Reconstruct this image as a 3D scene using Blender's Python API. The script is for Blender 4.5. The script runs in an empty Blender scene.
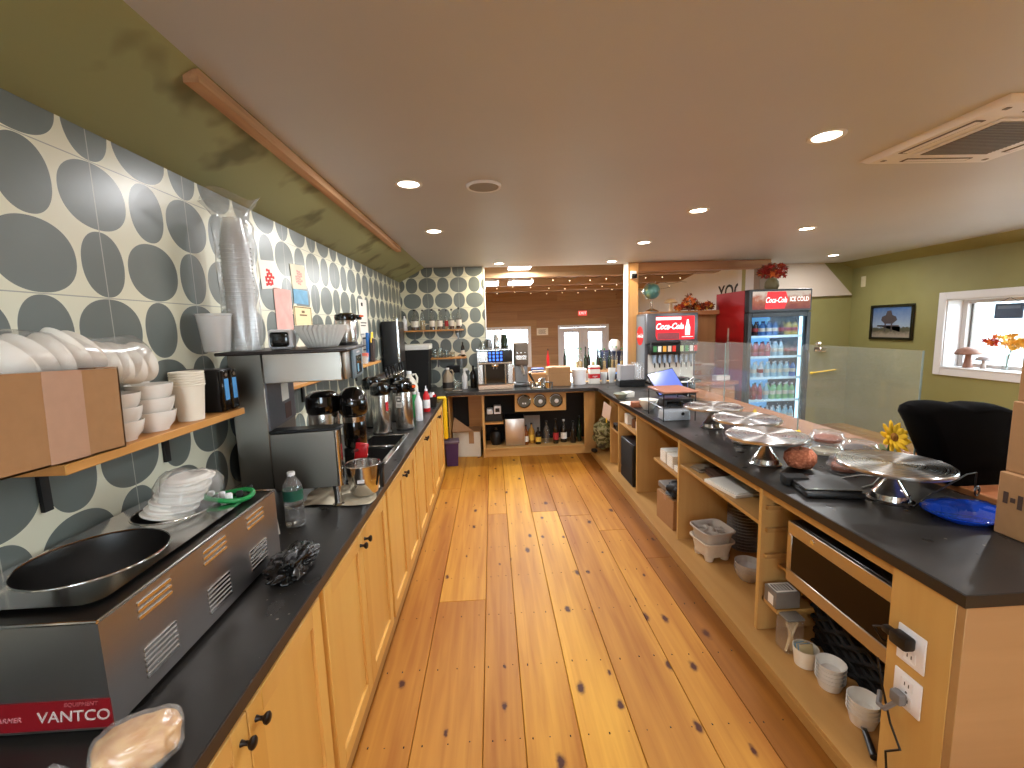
import bpy, bmesh, math, random
from mathutils import Matrix, Vector
random.seed(7)
SC = bpy.context.scene
COL = SC.collection
PI = math.pi
# ---------------------------------------------------------------- camera, world, exposure
CAMZ = 1.70
def make_camera():
    yaw, pit, roll = math.radians(2.405), math.radians(7.397), math.radians(-1.787)
    cy, sy, cp, sp = math.cos(yaw), math.sin(yaw), math.cos(pit), math.sin(pit)
    fwd = Vector((sy * cp, cy * cp, -sp)); right = Vector((cy, -sy, 0)); up = right.cross(fwd)
    r2 = right * math.cos(roll) + up * math.sin(roll)
    u2 = up * math.cos(roll) - right * math.sin(roll)
    cam = bpy.data.cameras.new('camera'); o = bpy.data.objects.new('camera', cam); COL.objects.link(o)
    m = Matrix((r2, u2, -fwd)).transposed().to_4x4(); m.translation = (0, 0, CAMZ)
    o.matrix_world = m
    cam.sensor_width = 36; cam.lens = 440 / 1024 * 36; cam.clip_start = .02; cam.clip_end = 200
    SC.camera = o
make_camera()
SC.view_settings.view_transform = 'Standard'; SC.view_settings.look = 'None'
SC.view_settings.gamma = 1; SC.view_settings.use_curve_mapping = False
SC.view_settings.exposure = 0.0
W = bpy.data.worlds.new('world'); SC.world = W; W.use_nodes = True
bg = W.node_tree.nodes['Background']
bg.inputs[0].default_value = (.74, .87, 1.0, 1); bg.inputs[1].default_value = 18.0
SC.cycles.max_bounces = 8; SC.cycles.diffuse_bounces = 4; SC.cycles.glossy_bounces = 4
SC.cycles.transparent_max_bounces = 24; SC.cycles.transmission_bounces = 8
SC.cycles.sample_clamp_indirect = 4.0; SC.cycles.caustics_reflective = False; SC.cycles.caustics_refractive = False
SC.cycles.use_denoising = True
LAMP_W = 16.0
LAMP_C = (.98, .98, 1.0)
# ---------------------------------------------------------------- helpers
def lin(c):
    c = c / 255.0
    return c / 12.92 if c <= .04045 else ((c + .055) / 1.055) ** 2.4
def rgb(r, g, b): return (lin(r), lin(g), lin(b), 1)

class B:
    """collects shapes in one bmesh"""
    def __init__(s): s.bm = bmesh.new(); s.mi = 0
    def _fin(s, verts):
        fs = set()
        for v in verts:
            fs.update(v.link_faces)
        for f in fs: f.material_index = s.mi
        return verts
    def box(s, x0, x1, y0, y1, z0, z1, bev=0, seg=1, m=None):
        r = bmesh.ops.create_cube(s.bm, size=1)['verts']
        M = Matrix.Translation(((x0 + x1) / 2, (y0 + y1) / 2, (z0 + z1) / 2)) @ Matrix.Diagonal((abs(x1 - x0), abs(y1 - y0), abs(z1 - z0), 1))
        if m is not None: M = m @ M
        bmesh.ops.transform(s.bm, matrix=M, verts=r)
        s._fin(r)
        if bev:
            es = list({e for v in r for e in v.link_edges})
            o = bmesh.ops.bevel(s.bm, geom=es, offset=bev, segments=seg, profile=.5, affect='EDGES')
            for f in o['faces']: f.material_index = s.mi
            return list({v for f in o['faces'] for v in f.verts})
        return r
    def cyl(s, p0, p1, r0, r1=None, n=16, caps=True):
        r1 = r0 if r1 is None else r1
        p0, p1 = Vector(p0), Vector(p1); d = p1 - p0; L = d.length
        q = d.to_track_quat('Z', 'Y').to_matrix().to_4x4()
        M = Matrix.Translation((p0 + p1) / 2) @ q
        r = bmesh.ops.create_cone(s.bm, cap_ends=caps, segments=n, radius1=max(r0, 1e-5), radius2=max(r1, 1e-5), depth=L, matrix=M)['verts']
        return s._fin(r)
    def ball(s, c, r, sc=(1, 1, 1), n=12, m=None):
        M = Matrix.Translation(c) @ (m if m is not None else Matrix.Identity(4)) @ Matrix.Diagonal((r * sc[0], r * sc[1], r * sc[2], 1))
        v = bmesh.ops.create_uvsphere(s.bm, u_segments=n, v_segments=max(6, n * 2 // 3), radius=1, matrix=M)['verts']
        return s._fin(v)
    def lathe(s, prof, c=(0, 0, 0), n=24, m=None, fx=None):
        """prof [(r, z)]; r==0 closes to a point; fx(ang, r, z) -> r, z"""
        rings = []
        M = m if m is not None else Matrix.Identity(4)
        c = Vector(c)
        for r, z in prof:
            if r <= 1e-6:
                rings.append([s.bm.verts.new(M @ Vector((0, 0, z)) + c)])
            else:
                ring = []
                for i in range(n):
                    a = 2 * PI * i / n
                    rr, zz = (r, z) if fx is None else fx(a, r, z)
                    ring.append(s.bm.verts.new(M @ Vector((rr * math.cos(a), rr * math.sin(a), zz)) + c))
                rings.append(ring)
        for A, Bb in zip(rings, rings[1:]):
            for i in range(n):
                j = (i + 1) % n
                if len(A) == 1 and len(Bb) == 1: continue
                if len(A) == 1: f = s.bm.faces.new((A[0], Bb[j], Bb[i])) if True else None
                elif len(Bb) == 1: f = s.bm.faces.new((A[i], A[j], Bb[0]))
                else: f = s.bm.faces.new((A[i], A[j], Bb[j], Bb[i]))
                f.material_index = s.mi
        return [v for r in rings for v in r]
    def tube(s, pts, r, n=8, closed=False):
        pts = [Vector(p) for p in pts]; N = len(pts); rings = []
        up = Vector((.13, .21, .97))
        prev = None
        for i, p in enumerate(pts):
            if closed: t = pts[(i + 1) % N] - pts[i - 1]
            else: t = pts[min(i + 1, N - 1)] - pts[max(i - 1, 0)]
            t.normalize()
            if prev is None:
                a = t.cross(up)
                if a.length < .1: a = t.cross(Vector((1, 0, 0)))
            else:
                a = prev - t * prev.dot(t)
                if a.length < 1e-4: a = t.cross(up)
            a.normalize(); prev = a; b = t.cross(a)
            rr = r[i] if isinstance(r, (list, tuple)) else r
            rings.append([s.bm.verts.new(p + a * rr * math.cos(2 * PI * k / n) + b * rr * math.sin(2 * PI * k / n)) for k in range(n)])
        pairs = list(zip(rings, rings[1:])) + ([(rings[-1], rings[0])] if closed else [])
        for A, Bb in pairs:
            for k in range(n):
                j = (k + 1) % n
                f = s.bm.faces.new((A[k], A[j], Bb[j], Bb[k])); f.material_index = s.mi
        if not closed:
            for R_ in (rings[0], rings[-1]):
                f = s.bm.faces.new(R_); f.material_index = s.mi
        return [v for r_ in rings for v in r_]
    def prism(s, poly, axis, a, b):
        """poly of 2-D points in the other two axes (x,y,z order), extruded from a to b along axis"""
        def P3(u, v, w):
            return {'x': (w, u, v), 'y': (u, w, v), 'z': (u, v, w)}[axis]
        A = [s.bm.verts.new(P3(u, v, a)) for u, v in poly]; C = [s.bm.verts.new(P3(u, v, b)) for u, v in poly]
        n = len(poly); fs = [s.bm.faces.new(A), s.bm.faces.new(list(reversed(C)))]
        for i in range(n):
            j = (i + 1) % n; fs.append(s.bm.faces.new((A[i], C[i], C[j], A[j])))
        for f in fs: f.material_index = s.mi
        return A + C
    def quad(s, *pts):
        f = s.bm.faces.new([s.bm.verts.new(p) for p in pts]); f.material_index = s.mi
        return list(f.verts)
    def xf(s, verts, M):
        bmesh.ops.transform(s.bm, matrix=M, verts=list(set(verts))); return verts
    def jit(s, verts, a):
        for v in set(verts): v.co += Vector((random.uniform(-a, a), random.uniform(-a, a), random.uniform(-a, a)))
        return verts
    def done(s, name, mats, parent=None, smooth=40, loc=None, rot=None):
        bmesh.ops.recalc_face_normals(s.bm, faces=s.bm.faces)
        me = bpy.data.meshes.new(name); s.bm.to_mesh(me); s.bm.free()
        for m in (mats if isinstance(mats, (list, tuple)) else [mats]): me.materials.append(m)
        if smooth:
            for p in me.polygons: p.use_smooth = True
            me.set_sharp_from_angle(angle=math.radians(smooth))
        o = bpy.data.objects.new(name, me); COL.objects.link(o)
        if parent is not None: o.parent = parent
        if loc is not None: o.location = loc
        if rot is not None: o.rotation_euler = rot
        return o

def T(x, y, z): return Matrix.Translation((x, y, z))
def RX(a): return Matrix.Rotation(math.radians(a), 4, 'X')
def RY(a): return Matrix.Rotation(math.radians(a), 4, 'Y')
def RZ(a): return Matrix.Rotation(math.radians(a), 4, 'Z')
def tag(o, label, cat, group=None, kind=None):
    o['label'] = label; o['category'] = cat
    if group: o['group'] = group
    if kind: o['kind'] = kind
    return o
def thing(name, label, cat, loc=(0, 0, 0), rz=0, group=None):
    o = bpy.data.objects.new(name, None); COL.objects.link(o)
    o.location = loc; o.rotation_euler = (0, 0, math.radians(rz)); o.empty_display_size = .05
    return tag(o, label, cat, group)
def struct(o):
    o['kind'] = 'structure'; return o
def dup(root, loc, rz=0, label=None, group=None, sc=None):
    r = root.copy(); COL.objects.link(r); r.location = loc; r.rotation_euler = (0, 0, math.radians(rz))
    if sc: r.scale = sc if isinstance(sc, tuple) else (sc, sc, sc)
    if label: r['label'] = label
    if group: r['group'] = group
    for ch in list(root.children):
        c = ch.copy(); COL.objects.link(c); c.parent = r
        for g in list(ch.children):
            d = g.copy(); COL.objects.link(d); d.parent = c
    return r
def text(name, s, size, mat, parent=None, loc=(0, 0, 0), rot=(0, 0, 0), ext=.0008, shear=0, bold=0, align='CENTER', sx=1):
    cu = bpy.data.curves.new(name, 'FONT'); cu.body = s; cu.size = size; cu.extrude = ext; cu.shear = shear; cu.offset = bold
    cu.align_x = align; cu.align_y = 'CENTER'; cu.resolution_u = 3
    t = bpy.data.objects.new(name + '_tmp', cu); COL.objects.link(t)
    me = bpy.data.meshes.new_from_object(t); bpy.data.objects.remove(t)
    bpy.data.curves.remove(cu); me.name = name
    me.materials.clear(); me.materials.append(mat)
    o = bpy.data.objects.new(name, me); COL.objects.link(o); o.parent = parent
    o.location = loc; o.rotation_euler = [math.radians(a) for a in rot]; o.scale = (sx, 1, 1)
    return o
# ---------------------------------------------------------------- materials
def new_mat(name):
    m = bpy.data.materials.new(name); m.use_nodes = True
    nt = m.node_tree; return m, nt, nt.nodes, nt.links, nt.nodes['Principled BSDF']
def M_(name, col, rough=.5, metal=0, noise=0, nscale=30, trans=0, alpha=1, emit=0, ecol=None, coat=0, ior=1.45, bump=0, spec=.5, sheen=0, rand=0):
    """principled with a little procedural variation of the colour and bump"""
    m, nt, N, L, b = new_mat(name)
    b.inputs['Base Color'].default_value = col; b.inputs['Roughness'].default_value = rough; b.inputs['Metallic'].default_value = metal
    b.inputs['Transmission Weight'].default_value = trans; b.inputs['Alpha'].default_value = alpha; b.inputs['IOR'].default_value = ior
    b.inputs['Coat Weight'].default_value = coat; b.inputs['Specular IOR Level'].default_value = spec; b.inputs['Sheen Weight'].default_value = sheen
    if emit:
        b.inputs['Emission Color'].default_value = ecol or col; b.inputs['Emission Strength'].default_value = emit
    if noise or bump:
        tc = N.new('ShaderNodeTexCoord'); nz = N.new('ShaderNodeTexNoise'); nz.inputs['Scale'].default_value = nscale; nz.inputs['Detail'].default_value = 4
        L.new(tc.outputs['Object'], nz.inputs['Vector'])
        if noise:
            mx = N.new('ShaderNodeMix'); mx.data_type = 'RGBA'
            mx.inputs['A'].default_value = tuple(c * (1 - noise) for c in col[:3]) + (1,)
            mx.inputs['B'].default_value = tuple(min(1, c * (1 + noise)) for c in col[:3]) + (1,)
            L.new(nz.outputs['Fac'], mx.inputs['Factor']); L.new(mx.outputs['Result'], b.inputs['Base Color'])
        if bump:
            bp = N.new('ShaderNodeBump'); bp.inputs['Strength'].default_value = bump; bp.inputs['Distance'].default_value = .01
            L.new(nz.outputs['Fac'], bp.inputs['Height']); L.new(bp.outputs['Normal'], b.inputs['Normal'])
    return m
def wood(name, c1, c2, grain='Y', scale=1.0, rough=.4, rnd=.25, knots=0.0, kcol=None, coat=0.0, streak=.5, spec=.4):
    """stretched noise grain running along one axis, each board (mesh island) its own tone; knots optional"""
    m, nt, N, L, b = new_mat(name)
    tc = N.new('ShaderNodeTexCoord'); geo = N.new('ShaderNodeNewGeometry')
    add = N.new('ShaderNodeVectorMath'); add.operation = 'MULTIPLY_ADD'
    add.inputs[1].default_value = (17, 23, 13)
    comb = N.new('ShaderNodeCombineXYZ')
    for i in range(3): L.new(geo.outputs['Random Per Island'], comb.inputs[i])
    L.new(comb.outputs[0], add.inputs[0]); L.new(tc.outputs['Object'], add.inputs[2])
    mp = N.new('ShaderNodeMapping'); s = [26 * scale] * 3; s['XYZ'.index(grain)] = 1.3 * scale
    mp.inputs['Scale'].default_value = s; L.new(add.outputs[0], mp.inputs['Vector'])
    nz = N.new('ShaderNodeTexNoise'); nz.inputs['Scale'].default_value = 1; nz.inputs['Detail'].default_value = 5; nz.inputs['Distortion'].default_value = .6
    L.new(mp.outputs[0], nz.inputs['Vector'])
    mp2 = N.new('ShaderNodeMapping'); s2 = [4 * scale] * 3; s2['XYZ'.index(grain)] = .5 * scale
    mp2.inputs['Scale'].default_value = s2; L.new(add.outputs[0], mp2.inputs['Vector'])
    nz2 = N.new('ShaderNodeTexNoise'); nz2.inputs['Scale'].default_value = 1; nz2.inputs['Detail'].default_value = 3
    L.new(mp2.outputs[0], nz2.inputs['Vector'])
    av = N.new('ShaderNodeMix'); av.data_type = 'FLOAT'; av.inputs['Factor'].default_value = streak
    L.new(nz.outputs['Fac'], av.inputs['A']); L.new(nz2.outputs['Fac'], av.inputs['B'])
    cr = N.new('ShaderNodeMapRange'); cr.inputs['From Min'].default_value = .33; cr.inputs['From Max'].default_value = .67
    L.new(av.outputs['Result'], cr.inputs['Value'])
    mx = N.new('ShaderNodeMix'); mx.data_type = 'RGBA'; mx.inputs['A'].default_value = c1; mx.inputs['B'].default_value = c2
    L.new(cr.outputs['Result'], mx.inputs['Factor'])
    out = mx.outputs['Result']
    # board tone
    hs = N.new('ShaderNodeHueSaturation'); vr = N.new('ShaderNodeMapRange')
    vr.inputs['To Min'].default_value = 1 - rnd; vr.inputs['To Max'].default_value = 1 + rnd * .6
    L.new(geo.outputs['Random Per Island'], vr.inputs['Value']); L.new(vr.outputs['Result'], hs.inputs['Value']); L.new(out, hs.inputs['Color'])
    hr = N.new('ShaderNodeMapRange'); hr.inputs['To Min'].default_value = .492; hr.inputs['To Max'].default_value = .505
    L.new(geo.outputs['Random Per Island'], hr.inputs['Value']); L.new(hr.outputs['Result'], hs.inputs['Hue'])
    out = hs.outputs['Color']
    if knots:
        mp3 = N.new('ShaderNodeMapping'); s3 = [6.0] * 3; s3['XYZ'.index(grain)] = 3.0
        mp3.inputs['Scale'].default_value = s3; L.new(add.outputs[0], mp3.inputs['Vector'])
        dn = N.new('ShaderNodeTexNoise'); dn.inputs['Scale'].default_value = 30; L.new(tc.outputs['Object'], dn.inputs['Vector'])
        vm = N.new('ShaderNodeVectorMath'); vm.operation = 'MULTIPLY_ADD'; vm.inputs[1].default_value = (.12, .12, .12)
        L.new(dn.outputs['Color'], vm.inputs[0]); L.new(mp3.outputs[0], vm.inputs[2])
        vo = N.new('ShaderNodeTexVoronoi'); vo.inputs['Scale'].default_value = 1; vo.inputs['Randomness'].default_value = 1
        if grain == 'Y': vo.voronoi_dimensions = '2D'
        L.new(vm.outputs[0], vo.inputs['Vector'])
        sep = N.new('ShaderNodeSeparateColor'); L.new(vo.outputs['Color'], sep.inputs['Color'])
        th = N.new('ShaderNodeMath'); th.operation = 'GREATER_THAN'; th.inputs[1].default_value = 1 - knots; L.new(sep.outputs[0], th.inputs[0])
        rad = N.new('ShaderNodeMapRange'); rad.inputs['To Min'].default_value = .05; rad.inputs['To Max'].default_value = .17; L.new(sep.outputs[1], rad.inputs['Value'])
        core = N.new('ShaderNodeMapRange'); core.interpolation_type = 'SMOOTHSTEP'
        core.inputs['From Min'].default_value = 0.0; core.inputs['To Min'].default_value = 1; core.inputs['To Max'].default_value = 0
        L.new(vo.outputs['Distance'], core.inputs['Value']); L.new(rad.outputs['Result'], core.inputs['From Max'])
        mu = N.new('ShaderNodeMath'); mu.operation = 'MULTIPLY'; L.new(th.outputs[0], mu.inputs[0]); L.new(core.outputs['Result'], mu.inputs[1])
        mu2 = N.new('ShaderNodeMath'); mu2.operation = 'MULTIPLY'; mu2.use_clamp = True; L.new(mu.outputs[0], mu2.inputs[0]); mu2.inputs[1].default_value = 1.5
        mk = N.new('ShaderNodeMix'); mk.data_type = 'RGBA'; mk.inputs['B'].default_value = kcol or rgb(105, 52, 20)
        L.new(mu2.outputs[0], mk.inputs['Factor']); L.new(out, mk.inputs['A']); out = mk.outputs['Result']
    L.new(out, b.inputs['Base Color'])
    b.inputs['Roughness'].default_value = rough; b.inputs['Coat Weight'].default_value = coat; b.inputs['Coat Roughness'].default_value = .25; b.inputs['Specular IOR Level'].default_value = spec
    bp = N.new('ShaderNodeBump'); bp.inputs['Strength'].default_value = .12; bp.inputs['Distance'].default_value = .004
    L.new(nz.outputs['Fac'], bp.inputs['Height']); L.new(bp.outputs['Normal'], b.inputs['Normal'])
    return m
def math_node(N, L, op, a, b=None, c=None):
    n = N.new('ShaderNodeMath'); n.operation = op
    for i, v in enumerate((a, b, c)):
        if v is None: continue
        if isinstance(v, (int, float)): n.inputs[i].default_value = v
        else: L.new(v, n.inputs[i])
    return n.outputs[0]
def tile_mat(name, u_axis, u0, v0, pu=.21, pv=.206):
    """cream tile printed with alternating wide and narrow grey ovals, thin joints"""
    m, nt, N, L, b = new_mat(name)
    tc = N.new('ShaderNodeTexCoord'); sp = N.new('ShaderNodeSeparateXYZ'); L.new(tc.outputs['Object'], sp.inputs[0])
    f = lambda op, a, b_=None, c=None: math_node(N, L, op, a, b_, c)
    U = f('DIVIDE', f('SUBTRACT', sp.outputs[u_axis], u0), pu); V = f('DIVIDE', f('SUBTRACT', sp.outputs[2], v0), pv)
    iu, iv = f('ROUND', U), f('ROUND', V)
    du, dv = f('MULTIPLY', f('SUBTRACT', U, iu), pu), f('MULTIPLY', f('SUBTRACT', V, iv), pv)
    # 1 where the oval of this cell is a wide one; a wide oval reaches into the neighbouring cells
    def parity(a): return f('ABSOLUTE', f('SUBTRACT', f('MULTIPLY', f('FRACT', f('MULTIPLY', a, .5)), 2), 0))
    par = parity(f('ADD', iu, iv))
    def oval(dx, rx, ry): return f('LESS_THAN', f('ADD', f('POWER', f('ABSOLUTE', f('DIVIDE', dx, rx)), 2.15), f('POWER', f('ABSOLUTE', f('DIVIDE', dv, ry)), 2.15)), 1)
    wide, nar = oval(du, .117, .1), oval(du, .077, .1)
    own = f('ADD', f('MULTIPLY', wide, f('SUBTRACT', 1, par)), f('MULTIPLY', nar, par))
    side = f('MULTIPLY', f('SIGN', du), pu)
    nb = f('MULTIPLY', oval(f('SUBTRACT', du, side), .117, .1), par)
    mask = f('MAXIMUM', own, nb)
    # joints
    vj = f('ABSOLUTE', f('SUBTRACT', f('MULTIPLY', f('FRACT', f('ADD', f('MULTIPLY', U, .5), .5)), 2), 1))
    vj = f('LESS_THAN', vj, .008)
    hj = f('ABSOLUTE', f('SUBTRACT', f('FRACT', f('MULTIPLY', f('ADD', V, .5), .5)), .5)); hj = f('LESS_THAN', hj, .004)
    joint = f('MAXIMUM', vj, hj)
    nz = N.new('ShaderNodeTexNoise'); nz.inputs['Scale'].default_value = 6; nz.inputs['Detail'].default_value = 4; L.new(tc.outputs['Object'], nz.inputs['Vector'])
    g = N.new('ShaderNodeMix'); g.data_type = 'RGBA'; g.inputs['A'].default_value = rgb(98, 106, 102); g.inputs['B'].default_value = rgb(113, 120, 115); L.new(nz.outputs['Fac'], g.inputs['Factor'])
    mx = N.new('ShaderNodeMix'); mx.data_type = 'RGBA'; mx.inputs['A'].default_value = rgb(228, 226, 202)
    L.new(mask, mx.inputs['Factor']); L.new(g.outputs['Result'], mx.inputs['B'])
    jx = N.new('ShaderNodeMix'); jx.data_type = 'RGBA'; jx.inputs['B'].default_value = rgb(170, 170, 158)
    L.new(joint, jx.inputs['Factor']); L.new(mx.outputs['Result'], jx.inputs['A'])
    L.new(jx.outputs['Result'], b.inputs['Base Color']); b.inputs['Roughness'].default_value = .32
    return m
def paint(name, c1, c2, scale=2.0, rough=.6, lo=.4, hi=.7):
    """patchy rolled wall paint"""
    m, nt, N, L, b = new_mat(name)
    tc = N.new('ShaderNodeTexCoord'); nz = N.new('ShaderNodeTexNoise'); nz.inputs['Scale'].default_value = scale; nz.inputs['Detail'].default_value = 3
    L.new(tc.outputs['Object'], nz.inputs['Vector'])
    r = N.new('ShaderNodeMapRange'); r.inputs['From Min'].default_value = lo; r.inputs['From Max'].default_value = hi; L.new(nz.outputs['Fac'], r.inputs['Value'])
    mx = N.new('ShaderNodeMix'); mx.data_type = 'RGBA'; mx.inputs['A'].default_value = c1; mx.inputs['B'].default_value = c2
    L.new(r.outputs['Result'], mx.inputs['Factor']); L.new(mx.outputs['Result'], b.inputs['Base Color']); b.inputs['Roughness'].default_value = rough
    return m
def glass_thin(name, tint=(1, 1, 1, 1), refl=.08, rough=.02, body=0.0, bcol=None):
    """thin sheet: mostly clear with a fresnel reflection; body adds a milky share"""
    m, nt, N, L, b = new_mat(name); N.remove(b)
    out = N['Material Output']
    tr = N.new('ShaderNodeBsdfTransparent'); tr.inputs[0].default_value = tint
    gl = N.new('ShaderNodeBsdfGlossy'); gl.inputs['Roughness'].default_value = rough
    lw = N.new('ShaderNodeLayerWeight'); lw.inputs['Blend'].default_value = .5
    pw = math_node(N, L, 'POWER', lw.outputs['Facing'], 4.5)
    ad = N.new('ShaderNodeMath'); ad.operation = 'MULTIPLY_ADD'; ad.inputs[1].default_value = .7; ad.inputs[2].default_value = refl; ad.use_clamp = True
    L.new(pw, ad.inputs[0])
    base = tr.outputs[0]
    if body:
        df = N.new('ShaderNodeBsdfDiffuse'); df.inputs[0].default_value = bcol or (.9, .9, .9, 1)
        m1 = N.new('ShaderNodeMixShader'); m1.inputs[0].default_value = body; L.new(tr.outputs[0], m1.inputs[1]); L.new(df.outputs[0], m1.inputs[2]); base = m1.outputs[0]
    mx = N.new('ShaderNodeMixShader'); L.new(ad.outputs[0], mx.inputs[0]); L.new(base, mx.inputs[1]); L.new(gl.outputs[0], mx.inputs[2])
    L.new(mx.outputs[0], out.inputs['Surface'])
    return m
def brushed(name, col, rough=.3, axis='Z', st=.12):
    m, nt, N, L, b = new_mat(name)
    tc = N.new('ShaderNodeTexCoord'); mp = N.new('ShaderNodeMapping'); s = [3.0] * 3
    for a in 'XYZ':
        if a != axis: s['XYZ'.index(a)] = 90
    s['XYZ'.index(axis)] = 2
    mp.inputs['Scale'].default_value = s; L.new(tc.outputs['Object'], mp.inputs['Vector'])
    nz = N.new('ShaderNodeTexNoise'); nz.inputs['Scale'].default_value = 1; nz.inputs['Detail'].default_value = 3; L.new(mp.outputs[0], nz.inputs['Vector'])
    r = N.new('ShaderNodeMapRange'); r.inputs['To Min'].default_value = rough - st; r.inputs['To Max'].default_value = rough + st; L.new(nz.outputs['Fac'], r.inputs['Value'])
    L.new(r.outputs['Result'], b.inputs['Roughness'])
    b.inputs['Base Color'].default_value = col; b.inputs['Metallic'].default_value = 1
    return m

FLOORW = wood('pine_floorboards', rgb(206, 150, 56), rgb(152, 90, 20), 'Y', 1, .5, .24, .42, rgb(70, 30, 12), coat=0, spec=.22, streak=.62)
FLOORD = wood('dark_shaded_board', rgb(142, 88, 28), rgb(116, 66, 16), 'Y', 1, .5, .05, .36, rgb(70, 30, 12), coat=0, spec=.22)  # darker border board; its tone also carries the counter's shade
PLYWOOD = wood('maple_plywood', rgb(206, 164, 98), rgb(190, 144, 80), 'Z', .6, .42, .06)
ENDPLY = wood('dimmed_end_plywood', rgb(178, 138, 92), rgb(164, 124, 80), 'X', .5, .5, .03, spec=.25)  # plywood darkened in its colour because the end face gets little light
PLYH = wood('maple_plywood_level_shaded', rgb(190, 146, 84), rgb(172, 126, 68), 'Y', .6, .42, .06)  # plywood with the shade under the counter put into its colour
PLYX = wood('maple_plywood_across', rgb(206, 164, 98), rgb(190, 144, 80), 'X', .6, .42, .06)
DOORW = wood('pale_birch_door', rgb(228, 186, 102), rgb(208, 156, 76), 'Z', .5, .38, .07, streak=.7)
SHELFW = wood('oiled_pine_shelf', rgb(214, 158, 88), rgb(190, 130, 64), 'Y', .8, .4, .05)
SHELFX = wood('oiled_pine_shelf_across', rgb(214, 158, 88), rgb(190, 130, 64), 'X', .8, .4, .05)
ROUGHW = wood('rough_sawn_beam', rgb(208, 164, 122), rgb(156, 112, 80), 'Y', 1.2, .8, .1, .3)
BARNX = wood('barn_boards', rgb(176, 142, 106), rgb(150, 118, 86), 'X', .8, .6, .12, .3, rgb(90, 50, 30))
BEAMX = wood('tie_beam_wood', rgb(182, 144, 102), rgb(158, 120, 84), 'X', .7, .6, .05)
POSTW = wood('pine_post', rgb(222, 174, 112), rgb(202, 148, 86), 'Z', .8, .5, .04)
RAILX = wood('brown_rail', rgb(180, 128, 78), rgb(156, 104, 62), 'X', .8, .5, .04)
LEDGEW = wood('reddish_bar_ledge', rgb(182, 122, 74), rgb(158, 98, 58), 'Y', .8, .42, .04, coat=.1)
TILE_L = tile_mat('oval_tile_left', 1, 1.478, 2.138)
TILE_B = tile_mat('oval_tile_back', 0, -.846, 2.287)
GREEN = paint('olive_wall_paint', rgb(148, 143, 90), rgb(136, 130, 77), 1.6)
GREENP = paint('olive_paint_patched', rgb(152, 152, 106), rgb(104, 100, 58), 2.9, .55, .54, .64)
CEILP = paint('ceiling_paint', rgb(202, 204, 210), rgb(196, 197, 203), .8, .45)
PALEP = paint('pale_wall_paint', rgb(206, 192, 176), rgb(200, 186, 170), .8)
WHITEP = paint('white_paint', rgb(232, 232, 232), rgb(226, 226, 226), .8, .4)
GREYW = paint('far_white_wall', rgb(214, 212, 212), rgb(205, 204, 205), .8)
def counter_mat():
    m, nt, N, L, b = new_mat('black_laminate_counter')
    tc = N.new('ShaderNodeTexCoord'); nz = N.new('ShaderNodeTexNoise'); nz.inputs['Scale'].default_value = 7; nz.inputs['Detail'].default_value = 6
    L.new(tc.outputs['Object'], nz.inputs['Vector'])
    mx = N.new('ShaderNodeMix'); mx.data_type = 'RGBA'; mx.inputs['A'].default_value = rgb(28, 27, 27); mx.inputs['B'].default_value = rgb(48, 46, 43)
    L.new(nz.outputs['Fac'], mx.inputs['Factor'])
    # pale crumbs and dried specks
    vo = N.new('ShaderNodeTexVoronoi'); vo.inputs['Scale'].default_value = 38; L.new(tc.outputs['Object'], vo.inputs['Vector'])
    sp = N.new('ShaderNodeSeparateColor'); L.new(vo.outputs['Color'], sp.inputs['Color'])
    n2 = N.new('ShaderNodeTexNoise'); n2.inputs['Scale'].default_value = 3.1; L.new(tc.outputs['Object'], n2.inputs['Vector'])
    thr = math_node(N, L, 'MULTIPLY', math_node(N, L, 'GREATER_THAN', sp.outputs[0], .62), math_node(N, L, 'GREATER_THAN', n2.outputs['Fac'], .50))
    rr = math_node(N, L, 'MULTIPLY', sp.outputs[1], .19)
    dot = math_node(N, L, 'MULTIPLY', thr, math_node(N, L, 'LESS_THAN', vo.outputs['Distance'], rr))
    m2 = N.new('ShaderNodeMix'); m2.data_type = 'RGBA'; m2.inputs['B'].default_value = rgb(150, 142, 130)
    L.new(math_node(N, L, 'MULTIPLY', dot, .7), m2.inputs['Factor']); L.new(mx.outputs['Result'], m2.inputs['A'])
    L.new(m2.outputs['Result'], b.inputs['Base Color'])
    r = N.new('ShaderNodeMapRange'); r.inputs['To Min'].default_value = .2; r.inputs['To Max'].default_value = .42; L.new(nz.outputs['Fac'], r.inputs['Value']); L.new(r.outputs['Result'], b.inputs['Roughness'])
    return m
COUNTER = counter_mat()
EDGEB = M_('counter_edge', rgb(50, 40, 33), .4, noise=.2, nscale=12)
STEEL = brushed('brushed_steel', (.56, .55, .53, 1), .28, 'Z')
STEELY = brushed('brushed_steel_long', (.56, .55, .53, 1), .28, 'Y')
STEELP = M_('polished_steel', (.66, .65, .63, 1), .14, 1, noise=.08, nscale=20)
STEELD = M_('dark_steel', (.20, .195, .19, 1), .3, 1, noise=.15, nscale=14)
CHROME = M_('chrome', (.8, .8, .8, 1), .07, 1, noise=.05)
BLACKP = M_('black_plastic', rgb(16, 16, 17), .4, noise=.2, nscale=20)
BLACKM = M_('matte_black', rgb(16, 15, 15), .75, noise=.3, nscale=30)
BLACKG = M_('gloss_black', rgb(10, 10, 11), .08, noise=.2, coat=.5)
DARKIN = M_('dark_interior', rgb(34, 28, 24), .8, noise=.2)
WHITEC = M_('white_ceramic', rgb(236, 232, 224), .22, noise=.03, nscale=8)
WHITEPL = M_('white_plastic', rgb(238, 238, 240), .35, noise=.03, nscale=10)
PAPERW = M_('white_paper', rgb(234, 229, 218), .8, noise=.04, nscale=20)
CREAMP = M_('cream_paper_cup', rgb(238, 230, 212), .55, noise=.03)
FOAM = M_('foam_white', rgb(240, 236, 226), .7, noise=.03)
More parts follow.
